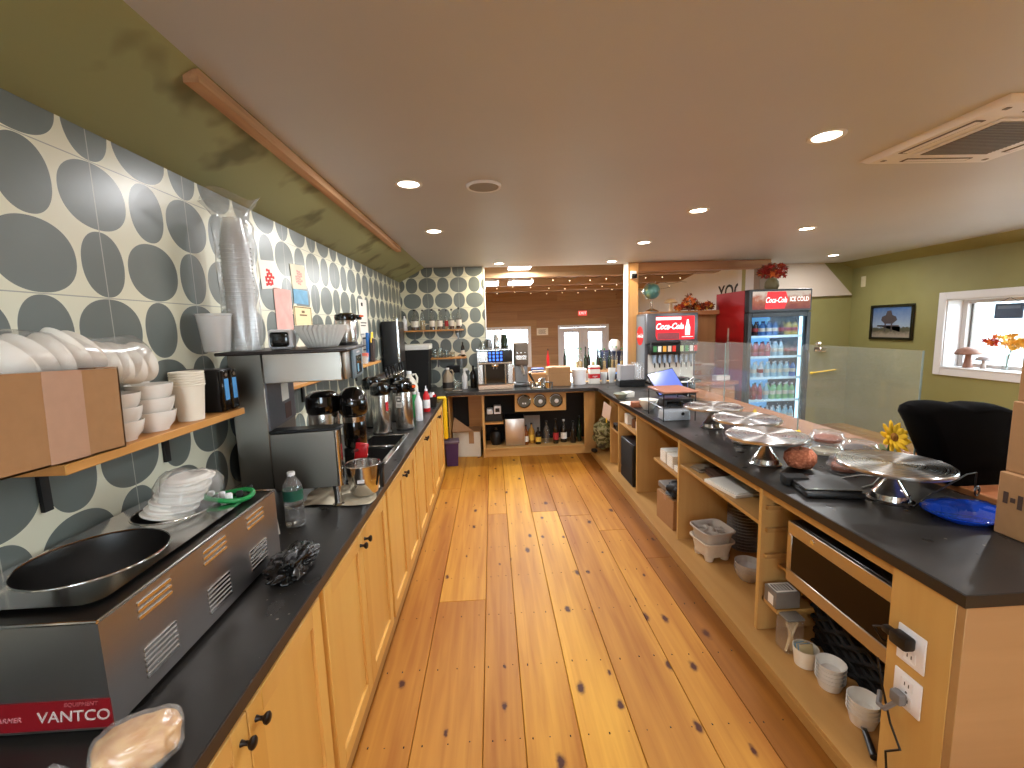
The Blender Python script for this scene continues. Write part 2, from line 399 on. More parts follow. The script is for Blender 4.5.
CARD = M_('cardboard', rgb(164, 122, 80), .8, noise=.08, nscale=40)
CARDD = M_('cardboard_dark', rgb(150, 110, 74), .8, noise=.08, nscale=40)
TAPE = M_('clear_brown_tape', rgb(186, 148, 122), .2, noise=.08, nscale=30)
POLY = glass_thin('clear_poly_bag', (1, 1, 1, 1), .06, .22, .16, (.95, .95, .93, 1))
FILM = glass_thin('clear_film', (1, 1, 1, 1), .05, .2, .08, (.95, .95, .93, 1))
CLEAR = glass_thin('clear_plastic', (.97, .98, .98, 1), .1, .05, .10, (.92, .93, .95, 1))
FROST = glass_thin('frosted_plastic', (.97, .98, .98, 1), .08, .2, .45, (.93, .93, .92, 1))
GLASS = glass_thin('window_glass', (.97, .99, .98, 1), .05, .01)
GUARDG = glass_thin('guard_glass', (.96, .98, .97, 1), .02, .03, .08, (.85, .88, .84, 1))
RED = M_('red_plastic', rgb(196, 24, 30), .35, noise=.1)
REDF = M_('red_fridge_side', rgb(150, 12, 20), .4, noise=.05, nscale=3)
YELLOW = M_('yellow_plastic', rgb(238, 196, 28), .45, noise=.08)
GREENB = M_('green_plastic', rgb(30, 140, 70), .4, noise=.1)
ORANGE = M_('orange_plastic', rgb(232, 92, 24), .4, noise=.05)
BRONZE = M_('dark_bronze_knob', rgb(40, 32, 28), .35, .6, noise=.2)
# ================================================================ the setting
ZC = 2.52
XL = -1.21
def build_floor():
    b = B()
    xs = [-1.21, -.87, -.615, -.392, -.098, .077, .308, .542, .831, 1.063, 1.29, 1.53, 1.80, 2.1, 2.35, 2.6, 2.9, 3.2, 3.5, 3.8, 4.1, 4.4, 4.7, 5.0, 5.3, 5.7]
    rnd = random.Random(3)
    for x0, x1 in zip(xs, xs[1:]):
        y = -3.0 - rnd.random() * 2
        while y < 6.9:
            L = rnd.uniform(2.4, 4.6)
            a, c = max(y, -3.0), min(y + L, 6.9)
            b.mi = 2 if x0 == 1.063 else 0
            if c > a + .01: b.box(x0 + .0012, x1 - .0012, a + .001, c - .001, -.03, 0, .0025)
            y += L
    # nail heads in rows across the boards
    b.mi = 1
    yy = -.4
    while yy < 5.6:
        for x0, x1 in zip(xs[2:10], xs[3:11]):
            for k in range(3):
                x = x0 + (x1 - x0) * (k + .5) / 3 + rnd.uniform(-.012, .012)
                b.cyl((x, yy + rnd.uniform(-.012, .012), -.002), (x, yy, .0006), .0032, n=6)
        yy += .405
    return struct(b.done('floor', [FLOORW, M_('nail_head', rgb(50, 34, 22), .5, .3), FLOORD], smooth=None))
build_floor()
b = B(); b.box(-1.3, 5.8, -3.1, 7.0, -.10, -.032); struct(b.done('floor_slab', M_('subfloor', rgb(40, 26, 14), .9, noise=.2)))
b = B(); b.box(XL - .12, XL, -3.0, 6.3, -.03, 2.62); struct(b.done('wall_left', TILE_L))
b = B(); b.prism([(XL, 2.335), (-.87, ZC), (-.87, ZC + .06), (XL - .1, ZC + .06), (XL - .1, 2.335)], 'y', -3.0, 6.1)
struct(b.done('trim_1', GREENP))   # the sloped soffit over the left wall
# rough sawn strip nailed at the soffit's top edge
b = B(); v = b.box(-.918, -.866, 1.50, 4.55, ZC - .048, ZC - .004, .004)
for q in set(v): q.co += Vector((random.uniform(-.003, .003), 0, random.uniform(-.003, .003)))
struct(b.done('trim_2', ROUGHW))
b = B(); b.box(-.95, 5.80, -3.0, 6.22, ZC, ZC + .1); struct(b.done('ceiling', CEILP))
b = B(); b.box(3.6, 5.80, 6.22, 6.9, ZC, ZC + .1); struct(b.done('ceiling_corner', CEILP))
b = B(); b.box(XL, -.08, 6.1, 6.22, -.03, ZC); struct(b.done('wall_back', TILE_B))
b = B(); b.box(-.084, -.072, 6.085, 6.23, .9, ZC); struct(b.done('trim_3', WHITEP))      # white edge strip of the tiled wall
b = B(); b.box(-.08, 1.98, 6.1, 6.2, -.03, .90); struct(b.done('wall_half', PLYX))
# post, header and rail of the opening to the barn room
b = B(); b.box(1.885, 2.03, 6.06, 6.22, .9, ZC - .002, .006); struct(b.done('trim_4', POSTW))
b = B(); b.box(1.868, 1.884, 6.05, 6.22, .9, ZC - .002); struct(b.done('trim_5', WHITEP))
b = B(); b.box(2.03, 3.90, 6.08, 6.22, 2.40, ZC - .002, .004); struct(b.done('trim_6', RAILX))
b = B(); b.box(3.74, 3.90, 6.08, 6.22, 1.84, 2.40, .004); struct(b.done('trim_7', M_('grey_brown_post', rgb(142, 118, 98), .6, noise=.1)))
b = B(); b.box(2.03, 3.90, 6.05, 6.26, 1.785, 1.845, .004); struct(b.done('trim_8', RAILX))
b = B(); b.box(1.98, 3.90, 6.16, 6.24, -.03, 1.785); struct(b.done('wall_panel', wood('brown_panel_wall', rgb(176, 128, 82), rgb(156, 108, 66), 'Z', .5, .5, .03)))
b = B(); b.prism([(3.98, ZC - .001), (3.98, 2.005), (5.56, 2.025), (5.08, ZC - .001)], 'y', 6.64, 6.70); struct(b.done('wall_bulkhead', PALEP))
b = B(); b.box(3.90, 5.72, 6.70, 6.80, -.03, ZC + .1); struct(b.done('wall_corner', GREEN))
# a side return between panel wall and corner wall
b = B(); b.box(3.90, 3.98, 6.24, 6.70, -.03, ZC + .1); struct(b.done('wall_return', GREYW))
# right wall with the window opening; recess 0.28 deep
XR = 5.60
WY0, WY1, WZ0, WZ1 = 3.6, 5.235, 1.03, 1.865
b = B()
b.box(XR, XR + .3, WY1, 6.80, -.03, 2.5); b.box(XR, XR + .3, 3.1, WY0, -.03, 2.5); b.box(XR, XR + .3, -3.0, 1.5, -.03, 2.5); b.box(XR, XR + .3, 1.5, 3.1, -.03, .95); b.box(XR, XR + .3, 1.5, 3.1, 2.25, 2.5)
b.box(XR, XR + .3, WY0, WY1, -.03, WZ0); b.box(XR, XR + .3, WY0, WY1, WZ1, 2.5)
struct(b.done('wall_right', GREEN))
b = B(); b.prism([(5.37, ZC - .001), (XR + .02, 2.42), (XR + .2, ZC + .02), (5.37, ZC + .02)], 'y', -3.0, 6.71)
struct(b.done('trim_9', GREEN))
b = B()                                    # casing and jamb lining
for y0, y1, z0, z1 in ((WY1, WY1 + .09, WZ0 - .09, WZ1 + .09), (WY0 - .09, WY0, WZ0 - .09, WZ1 + .09), (WY0, WY1, WZ1, WZ1 + .09), (WY0, WY1, WZ0 - .09, WZ0)):
    b.box(XR - .022, XR + .01, y0, y1, z0, z1, .004)
b.box(XR, XR + .3, WY1 - .012, WY1 + .001, WZ0, WZ1); b.box(XR, XR + .3, WY0 - .001, WY0 + .012, WZ0, WZ1)
b.box(XR, XR + .3, WY0, WY1, WZ1 - .012, WZ1 + .001); b.box(XR - .03, XR + .3, WY0, WY1, WZ0 - .001, WZ0 + .016, .004)
struct(b.done('trim_10', WHITEP))
b = B()
for y0, y1, z0, z1 in ((WY1 - .07, WY1 - .012, WZ0, WZ1), (WY0 + .012, WY0 + .07, WZ0, WZ1), (WY0 + .07, WY1 - .07, WZ1 - .055, WZ1 - .012), (WY0 + .07, WY1 - .07, WZ0 + .014, WZ0 + .06), (4.35, 4.40, WZ0 + .05, WZ1 - .05)):
    b.box(XR + .19, XR + .25, y0, y1, z0, z1, .004)
w1 = struct(b.done('window_1', M_('window_sash', rgb(206, 200, 196), .4, noise=.03)))
b = B(); b.box(XR + .215, XR + .221, WY0 + .06, WY1 - .06, WZ0 + .05, WZ1 - .05); b.done('pane', GLASS, w1)
b = B(); b.box(XR + .235, XR + .262, WY1 - .10, WY1 - .075, WZ0 + .05, WZ1 - .04); b.done('screen_frame', M_('screen_frame_brown', rgb(92, 78, 70), .5, noise=.1), w1)
b = B(); b.box(-1.33, -.6, -3.12, -3.0, -.03, 2.62); b.box(1.0, 5.9, -3.12, -3.0, -.03, 2.62); b.box(-.6, 1.0, -3.12, -3.0, -.03, .95); b.box(-.6, 1.0, -3.12, -3.0, 2.2, 2.62); struct(b.done('wall_behind', PALEP))
b = B()
for x0, x1, z0, z1 in ((-.6, -.52, .95, 2.2), (.92, 1.0, .95, 2.2), (-.52, .92, .95, 1.03), (-.52, .92, 2.12, 2.2), (.16, .24, 1.03, 2.12)): b.box(x0, x1, -3.10, -3.02, z0, z1, .004)
w3 = struct(b.done('window_fill_behind', WHITEP))  # unseen window added behind the camera to let in fill daylight
b = B(); b.box(-.52, .92, -3.06, -3.054, 1.03, 2.12); b.done('pane', GLASS, w3)
b = B()
for y0, y1, z0, z1 in ((1.5, 1.56, .95, 2.25), (3.04, 3.1, .95, 2.25), (1.56, 3.04, .95, 1.01), (1.56, 3.04, 2.19, 2.25)): b.box(XR - .02, XR + .24, y0, y1, z0, z1, .004)
w4 = struct(b.done('window_4', WHITEP))
b = B(); b.box(XR + .2, XR + .206, 1.56, 3.04, 1.01, 2.19); b.done('pane', GLASS, w4)
# ---------------------------------------------------------------- barn room beyond the opening
FZ = -.45
FY = 13.0
b = B(); b.box(-4.2, 4.3, 6.9, FY + .2, FZ - .1, FZ); struct(b.done('floor_barn', FLOORW))
b = B(); b.box(-4.2, 4.2, 6.82, 6.92, FZ, -.1); struct(b.done('wall_step', BARNX))
def far_wall():
    b = B()
    doors = (2.02, 3.39, FZ, 1.66); win = (-.55, 1.08, .55, 1.64)
    z = FZ; rnd = random.Random(5)
    H = .26
    while z < 4.2:
        z1 = z + H
        segs = [(-4.2, 4.3)]
        for a, c, d, e in (doors, win):
            if z1 > d + .02 and z < e - .02:
                new = []
                for s0, s1 in segs:
                    if a > s0 and c < s1: new += [(s0, a), (c, s1)]
                    else: new.append((s0, s1))
                segs = new
        for s0, s1 in segs:
            x = s0
            while x < s1:
                L = rnd.uniform(1.6, 3.6); e = min(x + L, s1)
                if e - x > .02: b.box(x, e, FY, FY + .06, z + .002, z1 - .002, .004)
                x = e
        z = z1
    return b.done('wall_barn', BARNX, smooth=None)
struct(far_wall())
# gap fillers round the openings (board heights do not land on the frames)
b = B()
for x0, x1, z0, z1 in ((1.94, 3.47, 1.66, 1.90), (-.63, 1.16, 1.64, 1.90), (-.63, 1.16, .3, .55)):
    b.box(x0, x1, FY + .005, FY + .055, z0, z1)
struct(b.done('wall_barn_infill', BARNX))
b = B()
for x0, x1, z0, z1 in ((-4.2, -.6, FZ, 4.2), (1.13, 1.97, FZ, 4.2), (3.44, 4.3, FZ, 4.2), (1.97, 3.44, 1.69, 4.2), (-.6, 1.13, 1.69, 4.2), (-.6, 1.13, FZ, .51)): b.box(x0, x1, FY + .061, FY + .12, z0, z1)
struct(b.done('wall_barn_backing', BARNX))
b = B(); b.box(-4.3, -4.2, 6.2, FY + .2, FZ, 4.3); struct(b.done('wall_barn_left', BARNX))
b = B(); b.box(4.15, 4.3, 6.82, FY + .2, FZ, 4.3); struct(b.done('wall_barn_right', GREYW))
b = B(); b.box(-4.3, 4.3, 6.22, FY + .2, 3.3, 3.4); struct(b.done('ceiling_barn', BARNX))
b = B(); b.box(-4.3, 5.7, 6.23, 6.33, ZC + .02, 3.4); struct(b.done('wall_barn_front', BARNX))
b = B(); b.box(-4.3, XL - .12, 6.1, 6.22, FZ, 3.4); struct(b.done('wall_barn_side', BARNX))
b = B(); b.box(3.9, 4.3, 6.80, 6.90, FZ, 3.4); struct(b.done('wall_barn_end', GREYW))
for i, (yy, zb, xe) in enumerate(((7.25, 2.48, 4.06), (8.7, 2.48, 4.06), (10.3, 2.50, 4.06))):
    b = B(); b.prism([(-4.2, zb), (xe - .35, zb), (xe + .06, zb + .20), (xe + .06, zb + .36), (-4.2, zb + .36)], 'y', yy - .09, yy + .09)
    struct(b.done('beam_%d' % (i + 1), BEAMX))
# double doors to the outside and a wide window
dr = B()
for x0, x1 in ((2.02, 2.68), (2.73, 3.39)):
    dr.box(x0, x0 + .13, FY + .01, FY + .06, FZ + .02, 1.62, .006); dr.box(x1 - .13, x1, FY + .01, FY + .06, FZ + .02, 1.62, .006)
    dr.box(x0 + .13, x1 - .13, FY + .01, FY + .06, 1.48, 1.62, .006); dr.box(x0 + .13, x1 - .13, FY + .01, FY + .06, FZ + .02, FZ + .26, .006)
dr.box(1.95, 2.02, FY - .03, FY + .07, FZ, 1.70); dr.box(3.39, 3.46, FY - .03, FY + .07, FZ, 1.70); dr.box(2.02, 3.39, FY - .03, FY + .07, 1.625, 1.70); dr.box(2.68, 2.73, FY, FY + .07, FZ, 1.62)
d1 = struct(dr.done('door_1', M_('door_white', rgb(216, 220, 232), .4, noise=.02)))
for x0, x1 in ((2.15, 2.55), (2.86, 3.26)):
    b = B(); b.box(x0, x1, FY + .03, FY + .036, FZ + .26, 1.48); b.done('pane', GLASS, d1)
for x in (2.64, 2.77):
    b = B(); b.cyl((x, FY - .03, .55), (x, FY + .012, .55), .014); b.cyl((x - .04, FY - .03, .55), (x + .04, FY - .03, .55), .011); b.done('door_handle', STEEL, d1)
b = B()
for x0, x1, z0, z1 in ((-.62, -.52, .5, 1.70), (1.05, 1.15, .5, 1.70), (-.52, 1.05, 1.61, 1.70), (-.52, 1.05, .5, .6), (.24, .30, .6, 1.61)):
    b.box(x0, x1, FY - .02, FY + .07, z0, z1)
w2 = struct(b.done('window_2', M_('window_white', rgb(222, 224, 230), .4, noise=.02)))
b = B(); b.box(-.52, 1.05, FY + .03, FY + .036, .6, 1.62); b.done('pane', GLASS, w2)
# outdoors: a pale yard, a low building and a hedge line seen through the glass
b = B(); b.box(-30, 40, 13.3, 60, FZ - .3, FZ - .15); b.box(5.95, 40, -20, 13.3, FZ - .3, FZ - .15); b.box(-20, 5.95, -30, -3.2, FZ - .3, FZ - .15); g = b.done('ground_outside', M_('pale_gravel', rgb(206, 200, 190), .9, noise=.1, nscale=3)); struct(g)
b = B(); v = []
for i in range(70): b.ball((-6 + i * .27, 24 + random.uniform(-.4, .4), -.35 + random.uniform(0, .3)), .5, (1, 1, 1.0), 8)
g = b.done('hedge', M_('hedge_green', rgb(150, 170, 150), .9, noise=.3, nscale=6)); tag(g, 'green hedge outside beyond the glass double doors', 'hedge', kind='stuff')
b = B(); b.box(17, 24, 8.5, 22, FZ - .15, 3.2); b.prism([(8.0, 3.2), (22.5, 3.2), (15.2, 5.4)], 'x', 16.6, 24.4); struct(b.done('building_outside', M_('pale_siding', rgb(190, 204, 208), .7, noise=.05)))
# ---------------------------------------------------------------- recessed ceiling lights
def downlight(x, y, label, colour=None):
    t = thing('ceiling_downlight', label, 'ceiling light', (x, y, ZC), 0, 'recessed ceiling downlights')
    b = B(); b.lathe([(.057, .0), (.059, -.004), (.076, -.006), (.079, -.001), (.079, .0)], n=28); b.done('trim_ring', WHITEPL, t)
    b = B(); b.lathe([(0, -.002), (.058, -.002)], n=28); b.done('lens', LENS, t)
    ld = bpy.data.lights.new('downlight_lamp', 'AREA'); ld.shape = 'DISK'; ld.size = .095; ld.energy = LAMP_W; ld.color = colour or LAMP_C; ld.spread = math.radians(180)
    lo = bpy.data.objects.new('downlight_lamp', ld); COL.objects.link(lo); lo.parent = t; lo.location = (0, 0, -.008)
    return t
LENS = M_('lit_lens', (1, .93, .8, 1), .4, emit=22, ecol=(1, .86, .66, 1))
for x, y, l in ((-.44, 2.64, 'ceiling downlight nearest the round ceiling speaker, over the left counter'),
                (-.455, 3.87, 'ceiling downlight over the left counter next beyond the one by the speaker'),
                (1.56, 2.07, 'largest bright ceiling downlight, left of the air conditioning cassette'),
                (1.575, 3.36, 'ceiling downlight second in the row above the right counter'),
                (1.60, 4.62, 'ceiling downlight third in the row above the right counter'),
                (2.95, 4.10, 'ceiling downlight in front of the drinks fridge, right of the counter row'),
                (4.62, 5.88, 'ceiling downlight in the far right corner by the olive soffit'),
                (.125, 5.86, 'ceiling downlight at the back edge near the tiled wall'),
                (1.62, 5.92, 'ceiling downlight at the back edge beside the wooden post')):
    downlight(x, y, l, (1, .86, .62) if 'back edge' in l else None)
for x, y in ((-.45, -.35), (1.56, -.55), (1.56, -1.85), (3.0, 1.4), (3.0, -.6), (4.4, 3.2), (4.4, .4), (-.45, -1.8)):  # unseen lamps added to light the near end of the room
    downlight(x, y, 'unseen ceiling downlight added to brighten the near part of the room')
# round speaker in the ceiling
t = thing('ceiling_speaker', 'round white ceiling speaker with grey grille among the downlights', 'speaker', (-.015, 2.69, ZC))
b = B(); b.lathe([(.085, 0), (.087, -.012), (.098, -.014), (.102, -.004), (.102, 0)], n=32); b.done('rim', WHITEPL, t)
b = B(); b.lathe([(0, -.012), (.086, -.010)], n=32); b.done('grille', M_('speaker_grille', rgb(150, 140, 128), .6, .2, noise=.1, nscale=200), t)
# ceiling cassette air conditioner
def cassette():
    t = thing('air_conditioner', 'white square ceiling cassette air conditioner with grey return grille', 'air conditioner', (2.35, 2.055, ZC - .001)); t.scale = (.74, .74, .6)
    b = B(); h = .475
    b.prism([(-h, -.0), (h, -.0), (h - .04, -.035), (-h + .04, -.035)], 'y', -h, h)
    v = list(b.bm.verts)
    for q in v:
        if q.co.z < -.01: q.co.y *= (h - .04) / h
    b.done('fascia', WHITEPL, t)
    b = B()
    b.box(-.27, .27, -.27, .27, -.045, -.034, .004); b.done('return_panel', WHITEPL, t)
    b = B()
    for i in range(22):
        y = -.235 + i * .0224
        b.box(-.235, .235, y, y + .009, -.050, -.0452)
    b.done('return_grille', M_('return_grille_grey', rgb(128, 120, 112), .5, noise=.1), t)
    b = B(); b.box(-.237, .237, -.237, .24, -.0463, -.0455); b.done('filter', M_('filter_dark', rgb(84, 78, 72), .8, noise=.1), t)
    for k in range(4):
        b = B(); b.box(-.24, .24, .335, .395, -.0385, -.035); o = b.done('louvre', M_('louvre_slot', rgb(98, 90, 84), .6, noise=.05) if k == 0 else bpy.data.materials['louvre_slot'], t, rot=(0, 0, k * PI / 2))
        b = B(); b.box(-.225, .225, .345, .382, -.043, -.0385, .002); b.done('vane', WHITEPL, o)
    for k in range(4):
        b = B(); b.box(.36, .39, .36, .39, -.038, -.035, .003); b.done('corner_clip', M_('clip_grey', rgb(120, 112, 106), .6, noise=.05) if k == 0 else bpy.data.materials['clip_grey'], t, rot=(0, 0, k * PI / 2))
cassette()
# lamps of the barn room
def panel_light(x, y, z, sx, sy, label):
    t = thing('strip_light', label, 'ceiling light', (x, y, z), 0, 'strip lights in the barn room')
    b = B(); b.box(-sx, sx, -sy, sy, -.0, .05, .01); b.done('housing', WHITEPL, t)
    b = B(); b.box(-sx + .01, sx - .01, -sy + .01, sy - .01, -.018, -.001, .006, 2); b.done('diffuser', STRIPL, t)
    ld = bpy.data.lights.new('strip_lamp', 'AREA'); ld.shape = 'RECTANGLE'; ld.size = sx * 2; ld.size_y = sy * 2; ld.energy = 110; ld.color = (.9, .95, 1)
    lo = bpy.data.objects.new('strip_lamp', ld); COL.objects.link(lo); lo.parent = t; lo.location = (0, 0, -.04)
    for s in (-sx * .7, sx * .7):
        b = B(); b.cyl((s, 0, .05), (s, 0, 3.3 - z), .006, n=6); b.done('hanger', WHITEPL, t)
STRIPL = M_('strip_diffuser', (.95, .97, 1, 1), .4, emit=9, ecol=(.9, .95, 1, 1))
panel_light(.46, 6.72, 2.60, .18, .36, 'bright strip light in barn room nearest the opening')
panel_light(.54, 8.0, 2.475, .22, .28, 'bright strip light in barn room behind the first tie beam')
panel_light(-.04, 8.0, 2.475, .20, .28, 'strip light in barn room half hidden by the tiled wall')
# ================================================================ left counter
for k in range(6):
    y0 = -.42 + .905 * k; y1 = y0 + .905
    where = ('nearest the camera, cut by the frame', 'under the food warmer', 'under the coffee brewer', 'under the hand sink', 'under the steel airpots', 'farthest, next to the yellow bag')[k]
    t = thing('base_cabinet', 'pale wood two-door base cabinet of the left counter, ' + where, 'cabinet', (0, y0, 0), 0, 'two-door base cabinets under the left counter')
    b = B(); b.box(XL + .01, -.64, .002, .020, .0, .70); b.box(XL + .01, -.64, .885, .903, 0, .70); b.box(XL + .01, -.64, .020, .885, .09, .108); b.box(XL + .01, XL + .02, .02, .885, .108, .855)
    b.box(-.64, -.617, .0, .035, .09, .86, .002); b.box(-.64, -.617, .868, .905, .09, .86, .002)
    b.box(-.64, -.617, .035, .868, .825, .86); b.box(-.64, -.617, .035, .868, .09, .115)
    b.done('body', DOORW, t)
    b = B(); b.box(-.637, -.616, .0, .905, .0, .088, .002); b.done('kick_board', PLYH, t)
    for d in (0, 1):
        a0, a1 = (.020, .4505) if d == 0 else (.4545, .885)
        b = B(); st = .062; z0, z1 = .10, .842
        b.box(-.6165, -.5965, a0, a0 + st, z0, z1, .002); b.box(-.6165, -.5965, a1 - st, a1, z0, z1, .002)
        b.box(-.6165, -.5965, a0 + st, a1 - st, z1 - st, z1, .002); b.box(-.6165, -.5965, a0 + st, a1 - st, z0, z0 + st, .002)
        b.box(-.6165, -.608, a0 + st - .004, a1 - st + .004, z0 + st - .004, z1 - st + .004)
        dd = b.done('door', DOORW, t)
        ky = a1 - .03 if d == 0 else a0 + .03
        b = B(); b.lathe([(.0, 0), (.008, 0), (.0055, .008), (.0055, .016), (.013, .022), (.0145, .028), (.011, .032), (0, .034)], (-.5965, ky, .79), 14, RY(90)); b.done('knob', BRONZE, dd)
tag_c = lambda o: tag(o, 'long black laminate worktop of the left counter', 'countertop')
b = B()
SX0, SX1, SY0, SY1 = -.955, -.69, 2.62, 3.36       # hole for the hand sink
for x0, x1, y0, y1 in ((XL + .002, -.592, -.42, SY0), (XL + .002, -.592, SY1, 5.03), (XL + .002, SX0, SY0, SY1), (SX1, -.592, SY0, SY1)):
    b.box(x0, x1, y0, y1, .861, .90)
ct = tag_c(b.done('countertop', COUNTER, smooth=None))
b = B(); b.box(-.5925, -.589, -.42, 5.03, .861, .8985, .001); b.done('edge_strip', EDGEB, ct)
# hand sink let into the worktop
t = thing('hand_sink', 'stainless double drop-in sink in the left worktop before the airpots', 'sink', (0, 0, .90))
b = B()
b.box(SX0 - .02, SX1 + .02, SY0 - .02, SY0 + .015, .0, .006, .002); b.box(SX0 - .02, SX1 + .02, SY1 - .015, SY1 + .02, .0, .006, .002)
b.box(SX0 - .02, SX0 + .015, SY0, SY1, .0, .006, .002); b.box(SX1 - .015, SX1 + .02, SY0, SY1, .0, .006, .002); b.box(SX0, SX1, 3.02, 3.05, -.01, .005, .002)
b.done('rim', STEELP, t)
for y0, y1 in ((SY0 + .005, 3.03), (3.04, SY1 - .005)):
    b = B(); x0, x1 = SX0 + .005, SX1 - .005; d = -.17
    b.quad((x0, y0, 0), (x1, y0, 0), (x1, y0, d), (x0, y0, d)); b.quad((x0, y1, 0), (x1, y1, 0), (x1, y1, d), (x0, y1, d))
    b.quad((x0, y0, 0), (x0, y1, 0), (x0, y1, d), (x0, y0, d)); b.quad((x1, y0, 0), (x1, y1, 0), (x1, y1, d), (x1, y0, d)); b.quad((x0, y0, d), (x1, y0, d), (x1, y1, d), (x0, y1, d))
    b.done('basin', STEELD, t)
# ================================================================ back counter
def back_counter():
    t = thing('back_cabinet', 'open-front maple cabinet under the back counter holding bottles', 'cabinet', (0, 0, 0))
    P = lambda n, *a, m=PLYX: (lambda b: (b.box(*a, .0015), b.done(n, m, t))[1])(B())
    P('kick_board', -.15, 1.33, 5.66, 5.68, 0, .10)
    P('bottom_shelf', -.15, 1.33, 5.645, 6.08, .10, .12)
    P('side_panel', -.165, -.135, 5.64, 6.08, 0, .86, m=PLYWOOD)
    P('board_panel', -.36, -.17, 6.03, 6.05, .28, .86, m=SHELFX)
    P('side_panel', 1.175, 1.32, 5.64, 5.66, .12, .86, m=PLYWOOD)
    P('top_rail', -.60, 1.32, 5.64, 5.66, .825, .86)
    P('back_panel', -.6, 1.32, 6.07, 6.085, .0, .86, m=DARKIN)
    P('upper_shelf', -.135, .11, 5.70, 6.06, .43, .45, m=SHELFX)
    P('gauge_board', .265, .935, 5.63, 5.645, .60, .85)
    b = B(); b.box(-.60, -.58, 5.64, 6.07, 0, .86, .0015); b.done('side_panel', PLYWOOD, t)
    return t
back_counter()
b = B()
b.prism([(XL + .002, 6.098), (XL + .002, 5.035), (-.595, 5.035), (-.595, 5.50), (1.27, 5.50), (1.31, 5.42), (1.31, 5.03), (2.075, 5.03), (2.075, 6.055), (1.88, 6.055), (1.86, 6.098)], 'z', .861, .90)
tag(b.done('countertop', COUNTER, smooth=None), 'black laminate worktop along the back wall under the espresso machine', 'countertop')
# ================================================================ right counter
def right_counter():
    t = thing('open_cabinet', 'long open-front maple cabinet run with bays under the right counter', 'cabinet', (0, 0, 0))
    def P(n, *a, m=PLYH):
        b = B(); b.box(*a, .0015); return b.done(n, m, t)
    P('bottom_shelf', 1.25, 2.03, 1.15, 5.6, .055, .075)
    P('kick_board', 1.25, 1.27, 1.15, 5.6, 0, .055)
    P('top_rail', 1.345, 1.37, 1.345, 5.42, .815, .86)
    P('end_panel', 1.34, 2.03, 1.115, 1.140, .0, .86, m=ENDPLY)
    P('face_panel', 1.338, 1.358, 1.140, 1.345, .0, .86, m=PLYWOOD)
    P('back_panel', 2.03, 2.05, 1.14, 5.9, .0, .86, m=PLYWOOD)
    for y in (1.325, 2.08, 3.075, 4.02, 4.63, 4.96):
        P('divider', 1.34, 2.03, y, y + .025, .075, .86, m=PLYWOOD)
    P('shelf', 1.345, 2.03, 2.105, 3.075, .645, .665)
    P('shelf', 1.345, 2.03, 3.10, 3.60, .535, .555)
    P('shelf', 1.345, 2.03, 4.045, 4.63, .625, .645)
    P('shelf', 1.345, 2.03, 4.655, 4.96, .49, .51)
    P('shelf', 1.44, 2.03, 1.35, 2.08, .425, .44)
    for z in (.246, .48, .62, .74):
        P('shelf_runner', 1.36, 1.95, 2.06, 2.08, z, z + .022)
    return t
right_counter()
b = B()
b.prism([(1.326, 1.108), (2.075, 1.108), (2.075, 5.025), (1.31, 5.025)], 'z', .861, .90)
rc = tag(b.done('countertop', COUNTER, smooth=None), 'black laminate worktop of the right counter with the cake stands', 'countertop')
b = B(); b.prism([(1.322, 1.105), (1.326, 1.108), (1.31, 5.025), (1.306, 5.025)], 'z', .861, .8985); b.prism([(1.322, 1.105), (2.075, 1.105), (2.075, 1.108), (1.326, 1.108)], 'z', .861, .8985); b.done('edge_strip', M_('counter_edge_right', rgb(34, 32, 31), .35, noise=.2, nscale=12), rc)
b = B(); b.box(2.078, 2.36, 1.10, 5.95, .885, .925, .004)
tag(b.done('bar_ledge', LEDGEW), 'reddish wood bar ledge along the customer side of the right counter', 'ledge')
b = B(); b.box(2.055, 2.12, 1.14, 5.9, 0, .884); struct(b.done('wall_counter_front', PLYWOOD))
# ================================================================ things on the left counter
CT = .9005
def ring_pts(r, n, z=0, a0=0): return [(r * math.cos(a0 + 2 * PI * i / n), r * math.sin(a0 + 2 * PI * i / n), z) for i in range(n)]
def plate_with_holes(b, x0, x1, y0, y1, z, holes, n=32):
    """flat sheet with round holes: built with a triangle fill"""
    bm = b.bm; es = []
    def loop(pts):
        vs = [bm.verts.new(p) for p in pts]
        return [bm.edges.new((vs[i], vs[(i + 1) % len(vs)])) for i in range(len(vs))]
    c = .04
    out = []
    for cx, cy, a in ((x1 - c, y1 - c, 0), (x0 + c, y1 - c, 90), (x0 + c, y0 + c, 180), (x1 - c, y0 + c, 270)):
        for k in range(6):
            t = math.radians(a + 18 * k); out.append((cx + c * math.cos(t), cy + c * math.sin(t), z))
    es += loop(out)
    for hx, hy, hr in holes: es += loop([(hx + x, hy + y, z) for x, y, _ in ring_pts(hr, n)])
    bmesh.ops.triangle_fill(bm, use_beauty=True, edges=es)
